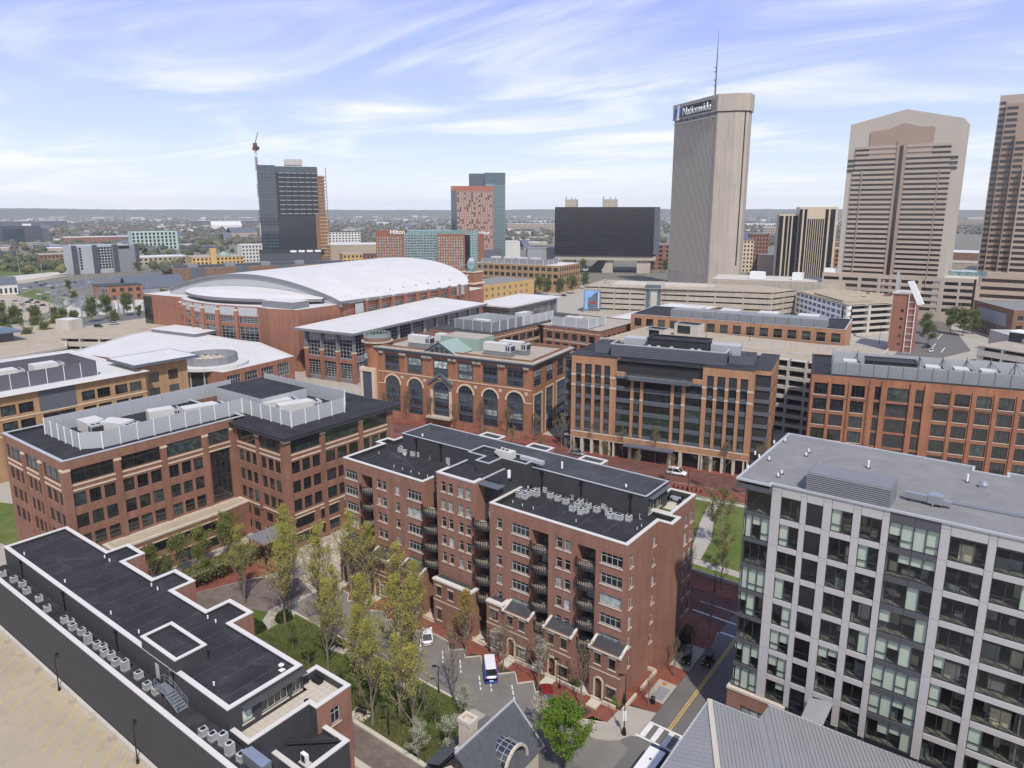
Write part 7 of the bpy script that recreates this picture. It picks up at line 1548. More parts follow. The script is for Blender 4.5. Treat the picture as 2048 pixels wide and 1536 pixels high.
# ================================================================ STREET FURNITURE
lamp(-60.1,63.5,0,4.2,'slim black lamp post at the lawn kerb by the parking court',.0 if 0 else .25,R(40)); lamp(-59.7,53.6,0,4.2,'slim black lamp post in the lower lawn',.25,R(40))
t=lamp(-35.5,71.7,.12,8.6,'tall black lamp post with sign on the pale street corner',.4,R(40)); MB().cyl(0,0,.34,0,.9,8,.2).obj('post_base','black_metal',t); MB().box(-.25,-.06,2.0,.25,.06,3.4).obj('sign_plate','white_paint',t)
lamp(-47.0,74.3,.12,4.6,'slim black lamp on the brick walk beside the red car',.3,R(40)); lamp(-60.2,75.0,.12,4.0,'slim black lamp on the brick walk near the blue van',.3,R(40)); lamp(-61.3,152.9,.12,5.5,'slender dark lamp by the brick street kerb',.9,R(10)); lamp(-39.0,112.0,.12,5.0,'dark lamp post on the park walk',.3)
for i in range(7):
    f=i/6; t=thing('bollard','black kerb bollard on the brick street, %s from the left'%ORD[i],'bollard',(-64.9+6.5*f,152.8+.9*f,.12),0,'brick street bollards'); MB().cyl(0,0,.16,0,.75,8).obj('post','black_metal',t); MB().cyl(0,0,.2,.75,.9,8,.08).obj('cap','black_metal',t)
def bench(x,y,rz,label,plinth=True):
    t=thing('bench',label,'bench',(x,y,.05),rz)
    if plinth: MB().box(-1.3,-.9,0,1.3,.9,.28).obj('plinth','limestone',t)
    for k in range(3): MB().box(-.8,-.25+k*.17,.7,.8,-.12+k*.17,.74).obj('slat','black_metal',t)
    for k in range(2): MB().box(-.8,.3,.85+k*.2,.8,.34,.98+k*.2).obj('slat','black_metal',t)
    for x_ in (-.7,.7): MB().box(x_-.04,-.25,.28,x_+.04,.34,.72).obj('leg','black_metal',t)
bench(-78.9,61.8,R(10),'dark bench on a pale plinth by the lawn kerb, farther one'); bench(-65.2,61.9,R(10),'dark bench on a pale plinth by the lawn kerb, nearer one'); bench(-65.3,53.9,R(8),'dark bench on a stone block beside the garden path')
t=thing('waste_bin','round black litter bin beside the street tree','bin',(-35.1,79.3,.13)); MB().cyl(0,0,.3,0,.9,10).obj('body','black_metal',t); MB().cyl(0,0,.33,.9,1.0,10,.2).obj('lid','black_metal',t)
t=thing('plaza_fountain','low grey stone fountain box on the cream plaza','fountain',(-106.5,79.6,.03),R(12)); MB().box(0,0,0,4.2,2.4,.25).obj('basin','concrete',t); MB().box(.2,.4,.25,3.8,2.0,1.7).obj('stone_block','concrete_light',t); MB().box(.15,.7,.3,.2,1.5,1.2).obj('niche','black_metal',t); MB().box(-.2,-.2,.0,4.4,0,.4).obj('rim','limestone',t)
# roof condensers on the apartment block
ai=0
def acr(lst,zr,kind_of,side,extra=None):
    for i,(px,py) in enumerate(lst):
        q=gp(px,py,zr); ac(q.x-.35,q.y-.35,zr,kind_of(i),'grey condenser on the %s black apartment roof, %s from the left'%(side,ORD[i]),'condensers on the apartment roof',(i*7%5-2)*.1)
c6p=lambda x,y:(960+x/4.267,900+y/4.267); c5p=lambda x,y:(660+x/4.8,820+y/4.8)
acr([c5p(*q) for q in ((675,400),(690,385),(720,420),(735,372),(755,395),(770,405),(795,440),(825,425),(850,445),(930,460),(960,470),(1140,530),(1210,530))],22.3,lambda i:'tall' if i in (11,) else 'sq','left')
acr([c6p(*q) for q in ((330,400),(378,415),(412,395),(445,380),(480,370),(375,380),(560,360),(610,360),(670,380),(737,400),(788,420),(840,430),(855,470),(900,450),(950,465),(1005,475),(785,520),(856,550),(893,535),(1060,500),(1118,505))],22.3,lambda i:'tall' if i in (14,) else 'sq','right')
for i in range(9): ac(-59.2+i*1.75+(i*5%3)*.2,84.9+(i*7%4)*.22,22.3,'sq','condenser in the loose second row on the right apartment roof, %s from left'%ORD[i],'condensers on the apartment roof',(i%3-1)*.08)
acr([c6p(*q) for q in ((1168,520),(1090,545),(1110,585),(1188,595),(1265,605),(1252,545),(1332,570),(1385,590))],22.3,lambda i:'sq','far right end of the')
for i,(px,py) in enumerate([c6p(*q) for q in ((325,365),(400,330),(610,330),(725,360),(838,395),(1005,435),(1113,470),(1243,500),(1310,520),(1380,540))]+[c5p(*q) for q in ((725,375),(825,400),(910,425),(710,440))]):
    q=gp(px,py,22.9); t=thing('electrical_box','small white switch box on a post on the %s apartment roof, %s from the left'%('right' if i<10 else 'left',ORD[i%10]),'switch box',(q.x,q.y+.25,22.3),0,'roof switch boxes'); MB().box(-.04,-.03,0,.04,.03,.75).obj('post','galv',t); MB().box(-.26,-.1,.62,.26,-.031,1.0).obj('box','white_paint',t)
for i,(px,py) in enumerate([c6p(*q) for q in ((280,455),(362,485),(454,510),(820,620),(1340,685),(1378,660))]+[c5p(*q) for q in ((615,555),(697,580),(778,605),(855,625),(938,650),(470,425))]): q=gp(px,py,22.3); vent(q.x,q.y,22.3,.5,'thin vent stub on the black apartment roof, %s on the %s'%(ORD[i%6],'right part' if i<6 else 'left part'),.06)
for i,(px,py,h) in enumerate(((1124,938,1.2),(845,873,.5),(1252,975,.5))): q=gp(px,py,26); vent(q.x,q.y,26,h,('white gooseneck vent on the penthouse roof','small white vent at the left of the penthouse roof','small white vent at the right of the penthouse roof')[i],.16)
t=thing('rooftop_unit','beige sloped rooftop unit with three fans on the plant box','air handler',(-66.4,86.0,26.75),R(0)); t.scale=(.62,.75,.8); MB().box(0,0,0,3.2,2.0,1.5).obj('casing','ac_white',t); m=MB(); m.v=[(0,0,0),(0,2,0),(0,2,1.5),(0,0,1.5),(-2.2,0,.9),(-2.2,2,.9),(-1.6,2,1.5),(-1.6,0,1.5)]; m.f=[(0,3,7,4),(1,5,6,2),(4,7,6,5),(7,3,2,6),(0,4,5,1)]; m.obj('hood','ac_white',t)
for k in range(3): MB().cyl(-1.3+k*1.25,1,.42,1.5,1.62,12).obj('fan','charcoal',t)
t=thing('roof_duct','long white duct box lying behind the rooftop unit','duct',(-63.2,86.9,26.7)); MB().box(0,0,.2,4.4,.6,.75).obj('duct','screen_grey',t); MB().box(.3,.1,0,.5,.5,.2).box(3.8,.1,0,4,.5,.2).obj('foot','galv',t)
vent(-62.3,82.8,25.1,1.4,'fat white flue with cowl on the middle roof',.28)
t=thing('patio_set','dark terrace table with chairs on the corner roof terrace','table',(-40.6,96.4,22.2)); MB().box(-.8,-.5,.68,.8,.5,.74).obj('top','screen_mid',t); MB().box(-.6,-.05,0,-.5,.05,.68).box(.5,-.05,0,.6,.05,.68).obj('leg','black_metal',t)
for i,(x,y) in enumerate(((-41.6,96.9),(-39.7,96.9),(-41.5,95.7),(-39.6,95.6))): t=thing('chair','dark terrace chair at the %s of the roof table'%('left back','right back','left front','right front')[i],'chair',(x,y,22.2)); MB().box(-.25,-.25,.38,.25,.25,.44).obj('seat','black_metal',t); MB().box(-.25,.2,.44,.25,.25,.9).obj('backrest','black_metal',t); MB().box(-.24,-.24,0,-.2,-.2,.38).box(.2,-.24,0,.24,-.2,.38).box(-.24,.2,0,-.2,.24,.38).box(.2,.2,0,.24,.24,.38).obj('leg','black_metal',t)
# ================================================================ CHAPEL-LIKE PAVILION with stone chimney
Hc=thing('stone_pavilion','small slate-roofed stone pavilion with chimney and glazed dormer at bottom centre','pavilion',(-44.5,57,0),R(0))
ap=(-46.6-.4+44.5,61.0-57); 
MB().prism([(-3.6,-6.5),(3.6,-6.5),(3.6,3.2),(-3.6,3.2)],0,3.2).obj('wall','limestone',Hc)
rf=MB().quad((-4.2,-7,2.9),(-4.2,3.8,2.9),(-.6,3.8,7.4),(-.6,-7,7.4)); rf.obj('roof','slate_roof',Hc)
MB().quad((4.0,3.8,3.2),(4.0,-7,3.2),(-.6,-7,7.4),(-.6,3.8,7.4)).obj('roof','slate_roof',Hc)
MB().quad((4.0,3.8,3.2),(-.6,3.8,7.4),(-4.2,3.8,2.9)).obj('gable_wall','limestone',Hc); MB().bar((-.6,-7,7.44),(-.6,3.8,7.44),.22).bar((-.6,3.8,7.44),(4.0,3.8,3.24),.16).bar((-.6,3.8,7.44),(-4.2,3.8,2.94),.16).obj('ridge_cap','grey_coping',Hc)
dm=MB(); dn=MB()
for k in range(10):
    a0,a1=math.pi*k/10,math.pi*(k+1)/10
    for j in range(3):
        x0=.6+j*.9; x1=x0+.9
        P=[(xx,-1.0+2.0*math.cos(aa),3.6+2.5*math.sin(aa)-.0) for xx,aa in ((x0,a0),(x1,a0),(x1,a1),(x0,a1))]; dm.quad(*P); dn.bar(P[0],P[1],.05); dn.bar(P[1],P[2],.05)
dm.obj('dormer_glass','glass_dark',Hc); dn.obj('dormer_bars','screen_grey',Hc)
tr=MB()
for k in range(12):
    a0,a1=math.pi*k/12,math.pi*(k+1)/12; tr.bar((3.35,-1.0+2.15*math.cos(a0),3.5+2.65*math.sin(a0)),(3.35,-1.0+2.15*math.cos(a1),3.5+2.65*math.sin(a1)),.3)
tr.obj('dormer_trim','limestone',Hc)
cx,cy=-46.6+44.5,54.0-57
MB().box(cx-1.3,cy-1.0,0,cx+1.3,cy+.9,4.6).box(cx-.85,cy-.7,4.6,cx+.85,cy+.7,8.2).obj('chimney','stone_chimney',Hc); MB().box(cx-.95,cy-.8,8.2,cx+.95,cy-.45,8.7).box(cx-.95,cy-.45,8.2,cx-.6,cy+.8,8.7).box(cx+.6,cy-.45,8.2,cx+.95,cy+.8,8.7).box(cx-.6,cy+.45,8.2,cx+.6,cy+.8,8.7).obj('chimney_cap','limestone',Hc)
MB().quad((-6.4,-6.0,2.4),(-6.4,-1,2.4),(-4.0,-1,3.4),(-4.0,-6,3.4)).box(-6.2,-5.8,0,-6.0,-1.2,2.4).obj('porch_roof','slate_roof',Hc)
# ================================================================ VEHICLES
mat('car_white',(.72,.72,.71),.25,var=.03,spec=.6); mat('car_red',(.20,.012,.015),.22,var=.05,spec=.7); mat('car_blue',(.02,.085,.36),.25,var=.05,spec=.6); mat('car_black',(.012,.012,.014),.25,spec=.6); mat('car_silver',(.36,.37,.38),.3,metal=.5); mat('car_navy',(.03,.05,.10),.25)
glassmat('car_glass',(.018,.020,.022),.05,.8,0,0)
def carset(Lc,Wc,Hc_,kind,paint,roofm=None,name='car'):
    """lofted body with shoulder, cabin, glazing, wheels, lamps; nose towards +X"""
    t=put(name,None); hb=Hc_*(.56 if kind!='van' else .64); g=.22
    if kind=='sedan': prof=[(-.5,.52,.80),(-.47,.78,.93),(-.32,.86,.99),(-.05,.88,1),(.2,.86,1),(.38,.74,.97),(.47,.62,.90),(.5,.45,.78)]; cab=[(-.40,.86),(-.24,1.0),(.06,1.0),(.26,.84)]
    elif kind=='suv': prof=[(-.5,.60,.88),(-.48,.92,.95),(-.2,.96,1),(.1,.94,1),(.26,.92,1),(.44,.80,.96),(.49,.66,.90),(.5,.45,.82)]; cab=[(-.485,.92),(-.44,1.0),(.10,1.0),(.27,.90)]
    else: prof=[(-.5,.6,.93),(-.49,.95,.97),(-.1,1,1),(.3,1,1),(.44,.95,.97),(.49,.75,.93),(.5,.5,.88)]; cab=[(-.49,.95),(-.40,1.0),(.34,1.0),(.46,.93)]
    m=MB(); rows_=[]
    for x,zt,wf in prof:
        z1=g+(hb-g)*zt*1.0; w2=Wc/2*wf; x=x*Lc; ring_=[(x,-w2*.86,g),(x,-w2,g+.12),(x,-w2,g+(z1-g)*.62),(x,-w2*.93,z1-.03),(x,-w2*.8,z1),(x,w2*.8,z1),(x,w2*.93,z1-.03),(x,w2,g+(z1-g)*.62),(x,w2,g+.12),(x,w2*.86,g)]
        rows_.append(len(m.v)); m.v+=ring_
    for a,b in zip(rows_,rows_[1:]):
        for k in range(9): m.f.append((a+k,a+k+1,b+k+1,b+k)[::-1])
    m.f.append(tuple(range(rows_[0],rows_[0]+10))[::-1]); m.f.append(tuple(range(rows_[-1],rows_[-1]+10)))
    me=m.mesh('body',paint,True); b_=put('body',me,t)
    # cabin: glass sides + roof
    c=MB(); zb=hb*.93; x=[q[0]*Lc for q in cab]; wr=Wc*.37; wb=Wc*.455; i=0
    base=[(x[0],-wb,zb),(x[3],-wb,zb),(x[3],wb,zb),(x[0],wb,zb)]; top=[(x[1],-wr,Hc_),(x[2],-wr,Hc_),(x[2],wr,Hc_),(x[1],wr,Hc_)]
    for k in range(4): c.quad(base[k],base[(k+1)%4],top[(k+1)%4],top[k])
    gl_=c.obj('glazing','car_glass',t)
    r_=MB(); i0=0; ex=.04; r_.v=[(x[1]-ex,-wr-ex,Hc_-.03),(x[2]+ex,-wr-ex,Hc_-.03),(x[2]+ex,wr+ex,Hc_-.03),(x[1]-ex,wr+ex,Hc_-.03),(x[1]+.15,-wr+.1,Hc_+.04),(x[2]-.15,-wr+.1,Hc_+.04),(x[2]-.15,wr-.1,Hc_+.04),(x[1]+.15,wr-.1,Hc_+.04)]
    r_.f=[(4,5,6,7),(0,1,5,4),(1,2,6,5),(2,3,7,6),(3,0,4,7)]
    r_.obj('roof',roofm or paint,t)
    pl=MB()
    for s in (-1,1):
        for k in (0,3): pl.bar((base[0][0] if k==0 else base[1][0],s*wb,zb),(top[0][0] if k==0 else top[1][0],s*wr,Hc_),.09)
        xm=(x[1]+x[2])/2*.9-.1; pl.bar((xm,s*wb,zb),(xm,s*wr,Hc_),.08)
    pl.obj('pillars',roofm if False else paint,t)
    for sx in (-.31,.31):
        for sy in (-1,1):
            wv=MB().cyl(0,0,.33,-.11,.11,14); o=wv.obj('wheel','rubber',t,(sx*Lc,sy*(Wc/2-.10),.33)); o.rotation_euler=(R(90),0,0); MB().cyl(0,0,.2,-.115,.115,10).obj('rim','rim',o)
    for sy in (-1,1):
        MB().box(Lc*.485,sy*Wc*.34-.16,hb*.62,Lc*.497,sy*Wc*.34+.16,hb*.62+.14).obj('headlight','lamp_white',t); MB().box(-Lc*.503,sy*Wc*.38-.1,hb*.66,-Lc*.49,sy*Wc*.38+.1,hb*.66+.2).obj('taillight','red_lens',t)
    MB().box(-Lc*.506,-.26,g+.28,-Lc*.497,.26,g+.42).obj('plate','white_paint',t)
    return t
def car(k,x,y,rz,label,z=.02,cat='car',name='car',group=None):
    o=carset(*k,name=name); o.location=(x,y,z); o.rotation_euler=(0,0,rz); return tag(o,label,cat,group)
car((4.9,2.0,1.78,'suv','car_white'),-68.0,161.6,R(10.5),'white sport utility car driving on the brick street',.03)
car((4.2,1.75,1.45,'sedan','car_white'),-70.2,71.9,R(134),'white car parked in the court under the yellow trees',.02)
car((4.7,1.95,2.15,'van','car_blue','car_white'),-56.9,71.0,R(133),'blue minibus with white roof parked in the court',.02,'van','minibus')
car((4.7,1.85,1.4,'sedan','car_red'),-47.4,71.7,R(130),'dark red car parked in the court beside the brick walk',.02)
q=gp(1153,909); car((4.6,1.85,1.5,'sedan','car_silver'),q.x,q.y,R(10),'silver car half hidden on the street behind the apartment roof',.03)
# white-roofed shuttle at the crossing
t=thing('shuttle_bus','white-roofed shuttle bus waiting behind the crossing','bus',(-29.5,66.4,.02),R(90)); MB().prism([(-3.6,-1.05),(3.0,-1.05),(3.0,1.05),(-3.6,1.05)],.5,2.95).obj('body','car_navy',t); MB().prism([(-3.55,-1.0),(2.3,-1.0),(2.3,1.0),(-3.55,1.0)],2.95,3.06).obj('roof','car_white',t)
m=MB(); m.quad((3.0,-1.03,1.5),(3.0,1.03,1.5),(2.35,.98,3.0),(2.35,-.98,3.0)); m.obj('windscreen','steel_blue',t); MB().box(3.0,-1.0,.5,3.9,1.0,1.45).obj('bonnet','car_navy',t); MB().box(.2,-.1,3.06,.4,.1,3.2).obj('roof_hatch','black_metal',t)
for x in (-2.4,2.6):
    for y in (-1,1): o=MB().cyl(0,0,.42,-.14,.14,14).obj('wheel','rubber',t,(x,y*.95,.42)); o.rotation_euler=(R(90),0,0)
for sy in (-1,1): MB().box(-3.0,sy*1.055,1.5,2.0,sy*1.06,2.5).obj('side_window','car_glass',t)
def buggy(x,y,z,rz,label):
    t=thing('buggy',label,'cart',(x,y,z),rz); MB().box(-1.2,-.6,.35,1.2,.6,.75).box(.5,-.55,.75,1.2,.55,1.0).obj('body','car_black',t); MB().box(-.6,-.5,.75,0,.5,1.0).box(-.7,-.5,1.0,-.55,.5,1.45).obj('seat','rubber',t); MB().box(-1.1,-.62,1.85,.9,.62,1.92).obj('roof','car_black',t)
    for xx in (-1.0,.8):
        for yy in (-.55,.55): MB().bar((xx,yy,.75),(xx,yy,1.85),.05).obj('post','black_metal',t)
    for xx in (-.8,.85):
        for yy in (-.6,.6): o=MB().cyl(0,0,.28,-.09,.09,12).obj('wheel','rubber',t,(xx,yy,.28)); o.rotation_euler=(R(90),0,0)
    for yy in (-.4,.4): MB().box(1.2,yy-.1,.55,1.23,yy+.1,.7).obj('headlight','lamp_white',t)
    return t
buggy(-32.4,92.2,.02,R(-90),'black open buggy on the side street'); buggy(-35.1,90.6,.13,R(-70),'black covered cart parked on the pavement by the apartments')
# car park vehicles, left background, and a few on decks and streets
cpro={c:carset(4.6,1.85,1.5,'sedan','car_'+c) for c in ('white','silver','black','navy','red')}; cu=set()
def fcar(px,py,z,rz,c,label,group):
    q=gp(px,py,z)
    if c not in cu: cu.add(c); o=cpro[c]; o.location=(q.x,q.y,z+.03); o.rotation_euler=(0,0,rz); tag(o,label,'car',group)
    else: o=dup(cpro[c],(q.x,q.y,z+.03),rz); tag(o,label,'car',group)
cl=['white','silver','black','navy','white','red','silver','white']
for i,(px,py) in enumerate(((38,606),(45,611),(55,606),(62,602),(68,610),(75,606),(30,604),(25,611),(10,615),(5,604),(85,612),(88,598),(78,590),(40,622),(12,632),(5,636),(50,578),(60,575),(82,572),(90,569),(98,573),(105,577),(120,585),(118,572),(95,586),(108,590),(130,592),(72,566),(130,570),(150,566),(165,568),(180,566))):
    fcar(px,py,0,R(35+(i*37%4)*90+(i%5)*3),cl[i%8],'small %s car standing in the left background car park'%cl[i%8],'cars in the left car park')
for i,(px,py,z,c,l) in enumerate(((197,654,10.2,'black','black car on the deck of the corner garage'),(228,649,10.2,'silver','silver car on the deck of the corner garage'),(305,637,10.2,'white','white car at the end of the corner garage deck'),(313,628,0,'navy','dark car in the street left of the arena'),(1853,696,0,'black','black car waiting in the right-hand street'),(1862,703,0,'white','white car waiting in the right-hand street'),(1080,592,0,'silver','silver car in the street before the tan office'),(1128,592,0,'navy','dark car in the street before the tan office'),(1212,565,17.3,'white','white car on the roof of the big garage'),(1735,590,16.4,'black','black car on the white-framed garage roof'),(1725,597,16.4,'white','white car on the white-framed garage roof'),(1775,592,16.4,'red','red car on the white-framed garage roof'))): fcar(px,py,z,R(20+i*50),c,l,'scattered cars')
# ================================================================ LEFT CAR PARKS AND SUBSTATION
def psheet(name,pts,z,m): sheet(name,[tuple(gp(x,y,0))[:2] for x,y in pts],z,m)
psheet('car_park',[(-40,645),(60,640),(150,600),(70,580),(-60,600)],.02,'deck_concrete'); psheet('car_park_far',[(-30,590),(60,575),(210,575),(200,560),(60,565),(-60,575)],.025,'asphalt_far'); psheet('left_road',[(-60,690),(90,672),(330,625),(330,616),(150,645),(-60,670)],.03,'asphalt_far'); psheet('left_verge',[(30,590),(190,625),(200,620),(70,578)],.022,'grass_lawn'); psheet('gravel_yard',[(95,640),(310,620),(320,600),(160,598)],.024,'concrete_light')
psheet('lot_street',[(160,560),(330,540),(420,560),(330,575),(200,575)],.02,'asphalt_far'); psheet('pale_lot',[(-60,560),(60,556),(150,548),(60,565),(-60,578)],.028,'deck_concrete'); psheet('pale_yard',[(290,560),(400,545),(520,535),(430,560),(330,568)],.026,'concrete_light'); psheet('rail_bank',[(-60,575),(150,545),(150,540),(-60,560)],.03,'concrete_light'); psheet('park_meadow',[(-80,560),(150,541),(110,520),(-80,525)],.02,'grass_lawn')
S_=thing('substation','grey steel lattice electrical substation between the left car parks','substation',tuple(gp(200,618)))
r=random.Random(4); c0=gp(200,618)
for i in range(26):
    q=gp(r.uniform(100,312),r.uniform(601,634))-c0; h=r.uniform(5,11); m=MB(); w_=r.uniform(4,9)
    for x in (0,w_): m.bar((x,0,0),(x,0,h),.3).bar((x,1.2,0),(x,1.2,h),.3).bar((x,0,h*.3),(x,1.2,h*.6),.15)
    m.bar((0,0,h),(w_,0,h),.3).bar((0,1.2,h),(w_,1.2,h),.3).bar((0,.6,h*.7),(w_,.6,h*.7),.15)
    for k in range(3): m.bar((w_*(k+1)/4,.6,h*.7),(w_*(k+1)/4,.6,h*.95),.25)
    m.obj('gantry','galv',S_,(q.x,q.y,0),r.uniform(-.3,.5))
for i in range(10):
    q=gp(r.uniform(110,300),r.uniform(605,632))-c0; MB().box(0,0,0,3.5,2.4,3.2).cyl(1,1.2,.3,3.2,5,6).cyl(2.4,1.2,.3,3.2,5,6).obj('transformer',r.choice(('ac_grey','screen_grey')),S_,(q.x,q.y,0),r.random())
for i,(px,yb,yt) in enumerate(((178,602,545),(118,610,552),(40,550,500),(84,548,528),(222,560,538),(240,640,590),(166,648,612),(48,625,575),(105,655,600),(300,612,560))):
    a=gp(px,yb); h=zrow(px,yt,a); t=thing('utility_pole','slender grey utility pole among the left car parks, %s one'%ORD[i],'pole',(a.x,a.y,0),0,'utility poles at left'); MB().cyl(0,0,.35,0,h,6,.2).obj('pole','galv',t); MB().bar((-1.6,0,h*.93),(1.6,0,h*.93),.25).bar((-1.2,0,h*.85),(1.2,0,h*.85),.2).obj('cross_arm','galv',t)
# ================================================================ FAR CITY
def fbox(name,label,cat,x0,x1,yt,yb,depth,mw,mr,turn=0,group=None,wins=0,gable=False):
    a,w_,ang=frame_at(x0,x1,yb,turn); h=max(3.0,zrow((x0+x1)/2,yt,a)); t=thing(name,label,cat,(a.x,a.y,0),ang,group)
    MB().prism([(-w_/2,0),(w_/2,0),(w_/2,depth),(-w_/2,depth)],0,h,False).obj('wall',mw,t)
    if gable: MB().quad((-w_/2-.4,-.4,h),(w_/2+.4,-.4,h),(w_/2+.4,depth/2,h+depth*.28),(-w_/2-.4,depth/2,h+depth*.28)).quad((w_/2+.4,depth+.4,h),(-w_/2-.4,depth+.4,h),(-w_/2-.4,depth/2,h+depth*.28),(w_/2+.4,depth/2,h+depth*.28)).obj('roof',mr,t)
    else: MB().prism([(-w_/2-.2,-.2),(w_/2+.2,-.2),(w_/2+.2,depth+.2),(-w_/2-.2,depth+.2)],h,h+.5).obj('roof',mr,t)
    if wins:
        m=MB(); rows_=max(1,int(h/4)); n=max(2,int(w_/wins))
        for j in range(rows_):
            for k in range(n): m.box(-w_/2+(k+.25)*w_/n,-.15,1.2+j*h/rows_,-w_/2+(k+.72)*w_/n,-.02,1.2+j*h/rows_+h/rows_*.5)
        m.obj('windows','glass_dark',t,kind='stuff')
    return t
FB=[('golden_church','golden stone church with square tower and green dome','church',398,480,514,545,40,'gold_brick','roof_tan',10,4),
('pale_market','long tan market hall with pale roof left of the arena','building',292,362,514,530,40,'far_wall_tan','roof_white',8,5),
('brick_row','brown brick row with white bays in the left park','building',105,175,508,530,30,'far_wall_brick','roof_tan',8,4),
('brick_workshop','orange brick two-storey workshop beside the substation','building',218,275,572,600,24,'brick_orange','roof_dark',14,5),
('grey_shed','grey shed with sloping roof by the left car park','building',275,360,575,592,30,'far_wall_grey','slate_grey',14,0),
('cream_house','cream house with grey roof at the left edge','house',-15,22,570,590,20,'far_wall_white','slate_grey',5,3),
('white_flats','white and dark flats beside the unfinished tower','building',655,720,464,500,40,'far_wall_white','roof_dark',12,5),
('gold_hall','wide pale gold convention hall behind the arena','building',640,762,490,522,60,'far_wall_tan','roof_white',4,0),
('gold_house','small golden brick building behind the arena roof','building',688,726,508,535,25,'gold_brick','roof_tan',10,4),
('red_house','low red brick building behind the arena roof','building',726,765,510,530,25,'far_wall_brick','roof_dark',10,5),
('white_office','white and glass office left of the unfinished tower','building',490,535,490,524,30,'far_wall_white','roof_white',12,4),
('brick_loft','brown brick office with square windows by the unfinished tower','building',508,590,496,520,30,'far_wall_brick','roof_dark',12,5),
('cream_institute','cream institutional block in the centre distance','building',1015,1112,448,462,50,'far_wall_tan','roof_white',3,5),
('white_silo_hall','white hall beside the teal hotel','building',1000,1040,484,516,40,'far_wall_white','roof_white',5,0),
('grey_glass_hall','grey hall with green glass cube left of the black slab','building',1055,1115,498,540,40,'far_wall_grey','roof_grey',4,0),
('red_block','red and grey block behind the black slab','building',1300,1340,490,540,40,'far_wall_brick','roof_grey',4,6),
('old_gable','tan gabled old building right of the insurance tower','building',1478,1502,480,545,30,'cream_stone','slate_grey',10,3),
('brick_gold','brown and gold brick block right of the insurance tower','building',1498,1530,468,545,35,'far_wall_brick','roof_grey',10,3),
('beige_garage','beige and dark banded garage between the towers','garage',1522,1568,512,550,40,'far_wall_tan','roof_grey',6,0),
('cream_offices','cream office block beyond the gap of the towers','building',1530,1568,455,475,50,'far_wall_tan','roof_white',4,5),
('orange_block','orange brick corner building right of the striped tower','building',1648,1680,498,560,35,'brick_orange','roof_tan',6,4),
('stadium_wall','low curved pale stadium wall in the right distance','building',1488,1566,447,452,30,'far_wall_white','roof_white',2,0),
('white_hall_right','white roofed hall seen between bank and edge towers','building',1900,1975,506,530,60,'brick_brown','roof_white',-6,0),
('cream_hall_right','cream hall behind the bank podium','building',1885,1990,527,552,40,'far_wall_tan','roof_tan',-6,0),
('far_flats_right','pale row of flats on the far right horizon','building',1930,1985,441,452,60,'far_wall_tan','roof_grey',-4,6),
('white_dome_store','white round-roofed shed in the left distance','shed',430,478,451,460,50,'far_wall_white','roof_white',5,0),
('dark_station','long dark low station hall in the left distance','building',410,640,441,449,60,'far_wall_dark','roof_white',4,0),
('dark_barn','dark long block on the left horizon','building',30,108,443,454,60,'far_wall_dark','slate_grey',4,0),
('brown_school','brown block with white upper storey in the left distance','building',158,255,474,490,50,'far_wall_brick','roof_white',8,0),
('stone_church','tan gabled stone church in the left distance','church',468,512,465,480,40,'far_wall_tan','slate_grey',20,0),
('depot','white depot roof at the left horizon','building',0,60,427,432,120,'far_wall_white','roof_white',3,0)]
for b in FB:
    fbox(b[0],b[1],b[2],*b[3:8],b[8],b[9],b[10],None,b[11],gable=b[0] in ('grey_shed','cream_house','old_gable','stone_church','white_dome_store'))
t=[o for o in D.objects if o.name=='golden_church'][0]; MB().box(-8,-3,0,-2,4,26).obj('bell_tower','gold_brick',t); MB().cyl(8,12,7,16,18,12).cyl(8,12,6.5,18,22,12,1).obj('dome','verdigris',t)
a=gp(328,452); hwt=zrow(328,428,a); t=thing('water_tower','dark ball water tower on the left horizon','water tower',(a.x,a.y,0)); MB().cyl(0,0,1.6,0,hwt-8,8).obj('stem','far_wall_grey',t); MB().cyl(0,0,5,hwt-9,hwt-5,12,8).cyl(0,0,8,hwt-5,hwt-2,12,6).obj('tank','far_wall_grey',t)
